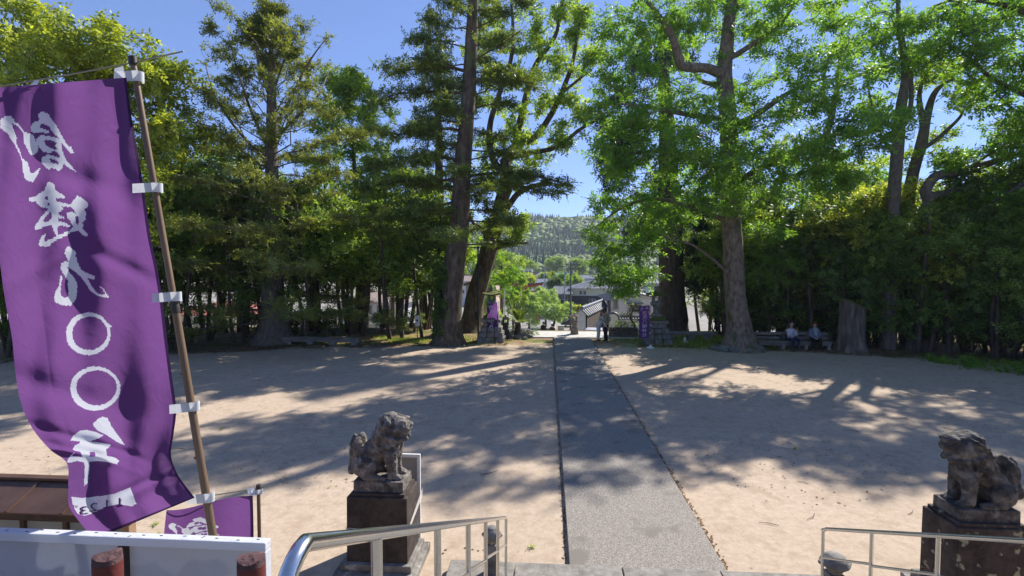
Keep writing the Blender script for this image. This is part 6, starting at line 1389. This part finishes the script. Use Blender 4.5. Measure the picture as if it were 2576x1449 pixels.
mb = MB(); mb.prism([Vector((D.x - .1, 46.1, gz - .5)), Vector((D.x - .1, 46.1, D.z)), Vector((A.x, 46.1, A.z - .05)), Vector((D2.x + .1, 46.1, D2.z)), Vector((D2.x + .1, 46.1, gz - .5))], (0, .12, 0)); mb.build('gable_wall', pale_w, h)
# white gabled house beside it
Y = 54; ap, el, er = W(1604, 741, Y), W(1537, 755, Y), W(1672, 755, Y); gz = ground_z(ap.x, Y); h = thing('house', (ap.x, Y, gz), 'white gabled house with tiled verge behind the plaster boundary wall', 'house')
mb = MB(); mb.prism([(el.x, Y, gz - .5), (er.x, Y, gz - .5), (er.x, Y, er.z), ap, (el.x, Y, el.z)], (0, 9, 0)); mb.build('wall', white_w, h)
for e, s_ in ((el, -1), (er, 1)):
    lo = Vector((e.x + s_ * .5, Y - .35, e.z - .5 * (ap.z - e.z) / abs(ap.x - e.x) + .02)); tp = Vector((ap.x, Y - .35, ap.z + .02)); bk = Vector((0, 9.7, 0))
    tiled_slope(h, lo, lo + bk, tp + bk, tp, 16, tile_g, .09, .06)
q = W(1597, 775, Y); window(h, q.x, q.z, Y, 1.35, .75, 1); mb = MB(); mb.box((q.x, Y - .25, q.z + .52), (1.7, .5, .07)); mb.build('awning', tile_g, h)
q = W(1549, 766, Y); window(h, q.x, q.z, Y, .5, .9, 0)
Y = 66; a, b = W(1640, 745, Y), W(1720, 745, Y); zt = W(1650, 715, Y).z; gz = ground_z(a.x, Y); h = thing('house', (a.x, Y, gz), 'grey upper storey of a house seen left of the black cedar trunk', 'house')
mb = MB(); mb.box(((a.x + b.x) / 2, Y + 3, (gz + zt) / 2), (b.x - a.x, 6, zt - gz)); mb.build('wall', pale_w, h); tiled_slope(h, (a.x - .5, Y - .5, zt), (b.x + .5, Y - .5, zt), (b.x + .5, Y + 3, zt + 1.4), (a.x - .5, Y + 3, zt + 1.4), 12, tile_g)
q = W(1652, 730, Y); window(h, q.x, q.z, Y, .7, 1.1, 0)
# plaster boundary wall with tile coping, right
Y = 40.5; a, b = W(1529, 800, Y), W(1700, 800, Y); zt = W(1560, 803, Y).z; gz = ground_z(a.x, Y); bw = thing('boundary_wall', ((a.x + b.x) / 2, Y, gz), 'white plaster boundary wall with dark tiled coping right of the stairs', 'wall')
mb = MB(); mb.box(((a.x + b.x) / 2, Y, (gz - .8 + zt) / 2), (b.x - a.x, .25, zt - gz + .8)); mb.build('wall', white_w, bw); n = 26
for k in range(n): x = lerp(a.x, b.x, (k + .5) / n); mb = MB(); mb.tube([(x, Y - .30, zt + .03), (x, Y, zt + .16), (x, Y + .30, zt + .03)], .075, 7); mb.build('coping_tile', tile_g, bw, True)
mb = MB(); mb.tube([(a.x - .1, Y, zt + .24), (b.x + .1, Y, zt + .24)], .09, 8); mb.build('coping_ridge', tile_g, bw, True)
# rounded gate pier at its end
x = W(1541, 800, Y - .5).x; zp = W(1541, 790, Y - .5).z; gp_ = thing('gate_pier', (x, Y - .5, gz), 'round-topped white plaster gate pier with dark tile cap', 'gate pier')
mb = MB(); pr = [(x - .42, zp - .4)] + [(x + .42 * math.cos(t), zp - .4 + .42 * math.sin(t)) for t in np.linspace(math.pi, 0, 9)[1:-1]] + [(x + .42, zp - .4), (x + .42, gz - .8), (x - .42, gz - .8)]
mb.prism([(p, Y - .62, z) for p, z in pr], (0, .3, 0)); mb.build('pier', white_w, gp_); mb = MB(); mb.tube([(x + .5 * math.cos(t), Y - .47, zp - .4 + .5 * math.sin(t)) for t in np.linspace(math.pi + .15, -.15, 11)], .10, 8); mb.build('cap', tile_g, gp_, True)
# left boundary walls and houses glimpsed between the trunks
Y = 42; a, b = W(735, 812, Y), W(1075, 812, Y); gz = ground_z(a.x, Y); bw = thing('boundary_wall', ((a.x + b.x) / 2, Y, gz), 'pale panel boundary wall glimpsed between the trunks left of the fir', 'wall'); n = 9
for k in range(n):
    x0, x1 = lerp(a.x, b.x, k / n), lerp(a.x, b.x, (k + 1) / n); mb = MB(); mb.box(((x0 + x1) / 2, Y, (gz - .5 + a.z) / 2), (x1 - x0 - .12, .10, a.z - gz + .5)); mb.build('panel', pale_w, bw); mb = MB(); mb.box((x0, Y, (gz - .5 + a.z) / 2 + .05), (.14, .16, a.z - gz + .6)); mb.build('post', white_w, bw)
hip_house('house', 'pale house with white windows glimpsed through the trees behind the panel wall', 850, 1000, 735, 762, 52, 8, pale_w, tile_b, ground_z(-18, 52), .6, 14)
h = [o for o in C.objects if o.get('label', '').startswith('pale house with white windows')][0]
for px in (880, 920, 965): q = W(px, 779, 52); window(h, q.x, q.z, 52, 1.4, .95)
hip_house('house', 'house with reddish roof behind the trees left of the olive conifer', 430, 600, 760, 792, 46, 8, cream_w, pm('red_roof', (.30, .10, .07), (.38, .14, .10), 3, .7), ground_z(-30, 46), .6, 14)
hip_house('house', 'low white house behind the undergrowth right of the stump', 2240, 2420, 760, 790, 45, 8, white_w, tile_g, ground_z(33, 45), .6, 14)
hip_house('house', 'pale tan house glimpsed between the timber bench and the stump', 2060, 2180, 800, 826, 40, 6, cream_w, tile_b, ground_z(20, 40), .5, 12)

# --- red torii on the street
Y = 104; red_t = pm('torii_red', (.42, .055, .03), (.50, .075, .045), 4, .6); xc = W(1323, 720, Y).x; w = 2.35; zt = W(1323, 717, Y).z; to = thing('torii_gate', (xc, Y, LOW), 'red torii gate with black top beam beyond the cherry trees', 'gate')
for s_ in (-1, 1): mb = MB(); mb.tube([(xc + s_ * (w + .12), Y, LOW - .1), (xc + s_ * w, Y, zt - .3)], [.28, .23], 14); mb.build('pillar', red_t, to, True); mb = MB(); mb.lathe([(.42, LOW), (.42, LOW + .3), (.32, LOW + .45)], (xc + s_ * (w + .12), Y, 0), 14); mb.build('pillar_base', dark_w, to)
def beam(x0, x1, z, h, d, lift, nm, mat, n=10):
    mb = MB(); vs = []
    for i in range(n + 1):
        u = i / n * 2 - 1; x = xc + u * (x1 - x0) / 2; dz = lift * abs(u) ** 3; vs += [(x, Y - d / 2, z + dz), (x, Y + d / 2, z + dz), (x, Y + d / 2, z + h + dz), (x, Y - d / 2, z + h + dz)]
    fs = [(4 * i + a, 4 * i + (a + 1) % 4, 4 * i + 4 + (a + 1) % 4, 4 * i + 4 + a) for i in range(n) for a in range(4)] + [(3, 2, 1, 0), (4 * n, 4 * n + 1, 4 * n + 2, 4 * n + 3)]; mb.add(vs, fs); mb.build(nm, mat, to)
beam(-3.4, 3.4, zt - .30, .38, .55, .30, 'lintel', red_t); beam(-3.6, 3.6, zt + .085, .24, .75, .32, 'top_beam', dark_w); beam(-2.9, 2.9, zt - 1.5, .36, .30, 0, 'tie_beam', red_t)
mb = MB(); mb.box((xc, Y, zt - .71), (.42, .22, .80)); mb.build('centre_strut', red_t, to)

# --- street, kerbs and bank
asphalt = pm('asphalt', (.17, .17, .175), (.26, .26, .265), 3, .9, .3, 40)
mb = MB(); mb.box((-1.3, 150, LOW - .09), (4.6, 190, .2)); tag(mb.build('road', asphalt), kind='structure'); kerb = pm('kerb', (.40, .39, .37), (.50, .49, .47), 3, .9)
for x in (-3.75, 1.15): mb = MB(); mb.box((x, 150, LOW - .02), (.28, 190, .28)); tag(mb.build('kerb', kerb), kind='structure')
mb = MB(); mb.box((.72, 150, LOW + .016), (.14, 188, .006)); tag(mb.build('road_marking', white_paint), kind='structure')
mb = MB(); mb.box((9.2, 109, LOW + .5), (12.5, 9, 1.2), taper=.9); tag(mb.build('grass_bank', pm('lawn', (.12, .17, .03), (.26, .31, .07), 4, .95, 1, 30)), 'bright grass bank below the cream house', 'bank', kind='structure')
for px0, px1, pyt, Yh, lab in ((1440, 1500, 767, 114.5, 'clipped hedge along the front of the cream house'), (1462, 1500, 790, 101, 'low bright hedge at the street corner')):
    a, b = W(px0, pyt, Yh), W(px1, pyt, Yh); gz = LOW + (1.0 if Yh > 110 else 0); t = Tree('hedge', ((a.x + b.x) / 2, Yh, gz), lab, bark_dark, L_shii if Yh > 110 else L_camphor, 'small', cat='hedge')
    for k in range(60): t.blob((random.uniform(a.x, b.x), Yh + random.uniform(-.5, .5), random.uniform(gz + .3, a.z - .3)), (.5, .5, .4), 22)
    t.done(1.2, 1, twig=False)

# --- cherry trees on the street and other town greenery
def round_tree(px, py, Y, r, rz, label, leaf, c=40, lean=.0, name='cherry_tree', br=(.5, .85), sc=1.1, n=70, group=None):
    p = W(px, py, Y); gz = ground_z(p.x, Y); b = Vector((p.x + lean, Y, gz - .1)); t = Tree(name, b, label, bark_dark, leaf, 'broad', group)
    q = t.stem([b, b.lerp(p, .3) + Vector((.1, 0, 0)), b.lerp(p, .6)], [.26, .2, .14], 8, .1, flare=.4)
    for k in range(5): a = k * 1.3; t.stem([q[-1], q[-1].lerp(p + Vector((math.cos(a) * r * .5, math.sin(a) * r * .5, 0)), .5) + Vector((0, 0, .1)), p + Vector((math.cos(a) * r * .6, math.sin(a) * r * .6, rz * .2))], [.1, .07, .03], 6, .05)
    t.fill(p, (r, r, rz), c, br, n, shell=.4, sep=.65); t.done(sc, 1.0, sub=1); return t
round_tree(1330, 768, 88, 3.9, 2.9, 'wide pale green cherry tree beyond the stairs, behind the cycad', L_cherry, 70)
round_tree(1372, 745, 99, 2.4, 1.9, 'pale cherry crown just below the torii beam', L_cherry, 30)
round_tree(1402, 781, 96, 3.0, 2.0, 'pale green cherry tree with leaning dark trunk beside the street', L_cherry, 44, -1.0)
round_tree(1290, 735, 70, 2.4, 3.0, 'leafy green tree left of the cherry trees beside the white pole', L_camphor, 30, name='street_tree')
for k, (px, py, Y, r, lab) in enumerate(((1305, 712, 160, 2.6, 'yellowish shrub thicket below the white flat-roofed house'), (1330, 710, 165, 2.8, 'second yellowish thicket beside the torii'), (1362, 706, 170, 3.0, 'yellow-green bamboo clump right of the torii'), (1378, 700, 175, 2.6, 'pale feathery bamboo beside the brown hip roof'), (1416, 712, 160, 3.0, 'round green tree between the two utility poles'), (1400, 716, 140, 2.2, 'dark round tree behind the low timber house'), (1440, 706, 180, 3.2, 'green tree just right of the utility poles'), (1275, 700, 170, 3.2, 'light green tree at the left of the valley view'), (1262, 655, 210, 6, 'tall valley tree left of the white flat-roofed house'), (1330, 672, 330, 5, 'round tree at the hill foot above the white flat-roofed house'), (1290, 660, 320, 7, 'broad pale tree at the hill foot'), (1450, 672, 340, 7, 'dark broad tree at the hill foot right'), (1395, 668, 350, 6, 'round dark tree at the hill foot below the summit'))):
    round_tree(px, py, Y, r, r * .8, lab, (L_yellow, L_yellow, L_camphor, L_yellow, L_broad, L_dark, L_camphor, L_camphor, L_camphor, L_camphor, L_cherry, L_under, L_under)[k], 22, name='valley_tree', br=(r * .3, r * .45), sc=2.6 if r < 4 else 4.0, n=22 if r < 4 else 7)
for px, py, Y, r, lab in ((1192, 800, 36, .9, 'bright bush between the fir and camphor trunks'), (1222, 815, 36.5, .9, 'bright bush behind the left tall lantern'), (1256, 800, 37, .8, 'light green bush left of the dark roofed lantern'), (1636, 815, 36, 1.0, 'lit yellow-green bush behind the right tall lantern')):
    round_tree(px, py, Y, r, r, lab, L_camphor, 14, name='bush', br=(.25, .4), sc=.7, n=40)

# --- utility poles and wires
polem = pm('concrete_pole', (.30, .29, .28), (.42, .41, .40), 3, .85); wirem = pm('cable', (.03, .03, .03), None, rough=.6); PT_ = {}
def upole(px, Y, pyt, label, arms=((.0, 1.6), (-.7, 1.3)), mat=None, r=.14):
    p = W(px, pyt, Y); gz = ground_z(p.x, Y); u = thing('utility_pole', (p.x, Y, gz), label, 'utility pole'); mb = MB(); mb.tube([(p.x, Y, gz - .1), (p.x, Y, p.z)], [r * 1.2, r * .8], 10); mb.build('pole', mat or polem, u, True)
    for dz, w in arms:
        mb = MB(); mb.box((p.x, Y, p.z - .3 + dz), (w, .09, .09)); ar = mb.build('crossarm', wirem, u)
        for k in (-.45, -.15, .15, .45): mb = MB(); mb.lathe([(.045, p.z - .25 + dz), (.05, p.z - .12 + dz), (.02, p.z - .08 + dz)], (p.x + k * w, Y, 0), 8); mb.build('insulator', white_paint, ar)
    if arms: mb = MB(); mb.lathe([(.20, p.z - 2.2), (.22, p.z - 2.15), (.22, p.z - 1.5), (.18, p.z - 1.45)], (p.x + .35, Y, 0), 10); mb.build('transformer', polem, u, True)
    PT_[px] = p
upole(1436, 94, 660, 'dark utility pole right of the cherry trees, with crossarms', mat=pm('dark_pole', (.08, .075, .07), (.14, .13, .12), 3, .85), r=.16); upole(1421, 118, 667, 'pale utility pole with long crossarm left of the dark one', ((.0, 3.2),)); upole(1370, 150, 674, 'slim utility pole behind the torii', ((0, .9),), r=.11)
upole(1278, 120, 688, 'utility pole left of the cherry trees', ((0, 1.0),), r=.12); upole(1340, 175, 683, 'far utility pole near the brown hip roof', ((0, 1.2),), r=.12); upole(1302, 175, 688, 'far utility pole before the white flat-roofed house', ((0, 1.2),), r=.12)
upole(1269, 38, 727, 'thin white flag pole behind the dark roofed lantern', (), white_paint, .035)
def wire(a, b, sag, lab):
    Q = [a.lerp(b, t) + Vector((0, 0, -4 * sag * t * (1 - t))) for t in np.linspace(0, 1, 11)]; mb = MB(); mb.tube(Q, .022, 5); tag(mb.build('overhead_wire', wirem, None, True), lab, 'wire', 'overhead wires over the street')
for a, b in ((1436, 1421), (1421, 1370), (1370, 1278), (1421, 1340), (1340, 1302)):
    for dz in (-.2, -.9): wire(PT_[a] + Vector((0, 0, dz)), PT_[b] + Vector((0, 0, dz)), .5, 'overhead wire strung between the utility poles')
far = W(1560, 672, 94); wire(PT_[1436] + Vector((0, 0, -.2)), far, .5, 'overhead wire strung between the utility poles'); wire(W(1180, 720, 60), PT_[1421] + Vector((0, 0, -5.2)), .6, 'overhead wire strung between the utility poles')

# --- vehicles
tyre = pm('tyre', (.012, .012, .012), None, rough=.8); rimm = pm('wheel_rim', (.35, .35, .36), None, rough=.3, metal=.8)
def car(x, y, z, rz, label, paint, hgt=1.5, wid=1.68, L=3.9, lamp=None):
    c = thing('car', (x, y, z), label, 'car'); M = Matrix.Rotation(rz, 3, 'Z')
    prof = [(-.5, .22), (-.5, .56), (-.47, .64), (-.40, .97), (-.34, 1.0), (.08, 1.0), (.24, .66), (.44, .58), (.5, .48), (.5, .22)]
    def add(nm, mat, fn, parent=c, smooth=False, bevel=0.0): mb = MB(); fn(mb); mb.v = [tuple(M @ Vector(v) + Vector((x, y, z))) for v in mb.v]; return mb.build(nm, mat, parent, smooth, bevel)
    body = add('body', paint, lambda m: m.prism([(-wid / 2, u * L, v * hgt) for u, v in prof], (wid, 0, 0)), bevel=.06)
    add('windscreen', glass, lambda m: m.prism([(-wid * .42, .10 * L, .985 * hgt), (wid * .42, .10 * L, .985 * hgt), (wid * .44, .235 * L, .69 * hgt), (-wid * .44, .235 * L, .69 * hgt)], (0, .01, .012)), body)
    add('rear_window', glass, lambda m: m.prism([(-wid * .40, -.415 * L, .95 * hgt), (wid * .40, -.415 * L, .95 * hgt), (wid * .42, -.468 * L, .68 * hgt), (-wid * .42, -.468 * L, .68 * hgt)], (0, -.03, 0)), body)
    for s_ in (-1, 1):
        for a, b2 in ((-.33, -.10), (-.08, .10)): add('side_window', glass, lambda m: m.prism([(s_ * wid / 2, a * L, .68 * hgt), (s_ * wid / 2, b2 * L, .68 * hgt), (s_ * wid / 2, (b2 - .02) * L, .93 * hgt), (s_ * wid / 2, a * L, .93 * hgt)], (s_ * .012, 0, 0)), body)
        for u in (-.32, .31):
            w_ = add('wheel', tyre, lambda m: m.tube([(s_ * (wid / 2 - .2), u * L, .30), (s_ * (wid / 2 + .005), u * L, .30)], .30, 18), c, True); add('rim', rimm, lambda m: m.tube([(s_ * (wid / 2), u * L, .30), (s_ * (wid / 2 + .02), u * L, .30)], .19, 14), w_)
        add('tail_light', pm('tail_light', (.5, .02, .02), None, rough=.2), lambda m: m.box((s_ * wid * .42, -.5 * L, .62 * hgt), (.16, .05, .30)), body); add('headlight', rimm, lambda m: m.box((s_ * wid * .38, .49 * L, .44 * hgt), (.3, .08, .14)), body); add('mirror', paint, lambda m: m.box((s_ * (wid / 2 + .1), .13 * L, .70 * hgt), (.16, .1, .12)), body)
    add('number_plate', white_paint, lambda m: m.box((0, -.51 * L, .42 * hgt), (.33, .02, .16)), body); add('bumper', dark_w, lambda m: m.box((0, -.5 * L, .27 * hgt), (wid * .94, .10, .2)), body); return c
p = W(1349, 806, 106); car(p.x, 106, LOW + .02, 0, 'dark red car seen from behind on the street below the stairs', pm('dark_red_paint', (.11, .012, .012), (.13, .016, .016), 2, .25, spec=.5), 1.62, 1.6)
p = W(1486, 828, 42); car(p.x, 42.5, ground_z(p.x, 42.5), R(80), 'silver-grey car roof visible behind the cream-clothed person', pm('silver_paint', (.40, .41, .42), (.46, .47, .48), 2, .3, spec=.5), 1.5)
p = W(1453, 796, 112); car(p.x - 2, 100, LOW + .02, R(95), 'dark car parked at the street corner under the second cherry', pm('black_paint', (.015, .015, .018), None, rough=.25, spec=.5), 1.5)
# white utility box at the rim, street people, banners
p = W(1411, 829, 36); gz = ground_z(p.x, 36); bx_ = thing('utility_box', (p.x, 36, gz), 'low white box beside the top of the far stairs', 'box'); mb = MB(); mb.box((p.x, 36, gz + .16), (.44, .3, .42)); mb.build('case', white_paint, bx_, bevel=.02); mb = MB(); mb.box((p.x, 36, gz + .39), (.48, .34, .05)); mb.build('lid', pale_w, bx_, bevel=.01)
for px, Y, tc, lab in ((1360, 118, (.20, .10, .30), 'far person in violet top walking on the street'), (1366, 121, (.50, .20, .20), 'far person in reddish top walking on the street')):
    q = W(px, 800, Y); person((q.x, Y, LOW + .02), 0, lab, lambda m: stand_body(m, 3, down), [('top', lambda m: stand_top(m, 3, down, 1.1), cloth_m('street_top_%d' % px, tc)), ('trousers', stand_legs, navy), ('shoes', stand_shoes, shoe), ('hair', lambda m: hair_cap(m, (0, -.07, 1.64), 1.1), hairm)], 1.0, .03)

# --- unseen shrine hall, added behind the viewer for shade and dark reflections in steel
hall = thing('unseen_shrine_hall', (1.35, -12, 2.5), 'unseen dark timber shrine hall added behind the viewer to shade the terrace', 'building')
mb = MB(); mb.box((1.35, -14.5, 4.3), (17, 5, 3.9)); mb.build('wall', dark_t, hall); hr_ = pm('hall_roof', (.05, .055, .055), (.10, .105, .10), 3, .7)
tiled_slope(hall, (-10, -9.6, 6.1), (12.7, -9.6, 6.1), (12.7, -14.5, 9.6), (-10, -14.5, 9.6), 30, hr_, .2, .09); mb = MB(); mb.prism([(12.7, -19.4, 6.1), (-10, -19.4, 6.1), (-10, -14.5, 9.6), (12.7, -14.5, 9.6)], (0, 0, .2)); mb.build('back_slope', hr_, hall)
for k in range(7): x = lerp(-6.5, 9.2, k / 6); mb = MB(); mb.tube([(x, -10.6, 2.5), (x, -10.6, 6.4)], .17, 14); mb.build('pillar', red, hall, True)
mb = MB(); mb.box((1.35, -10.6, 6.1), (17.5, .3, .4)); mb.build('lintel', dark_t, hall); mb = MB(); mb.box((1.35, -11.3, 2.62), (17.4, 1.9, .2)); mb.build('veranda', old_wood, hall)

# --- air between here and the hill
mb = MB(); mb.box((0, 790, 70), (3320, 1720, 166)); hz = mb.build('haze', None); tag(hz, kind='stuff', label='thin blue summer haze over the valley', cat='haze')
hm = bpy.data.materials.new('haze'); hm.use_nodes = True; hn = hm.node_tree.nodes; hn.remove(hn['Principled BSDF']); pv = hn.new('ShaderNodeVolumePrincipled'); pv.inputs['Color'].default_value = (.78, .88, 1, 1); pv.inputs['Density'].default_value = .00020; pv.inputs['Anisotropy'].default_value = .2
hm.node_tree.links.new(pv.outputs[0], hn['Material Output'].inputs['Volume']); hz.data.materials.append(hm)
bpy.data.scenes.remove(SIDE)
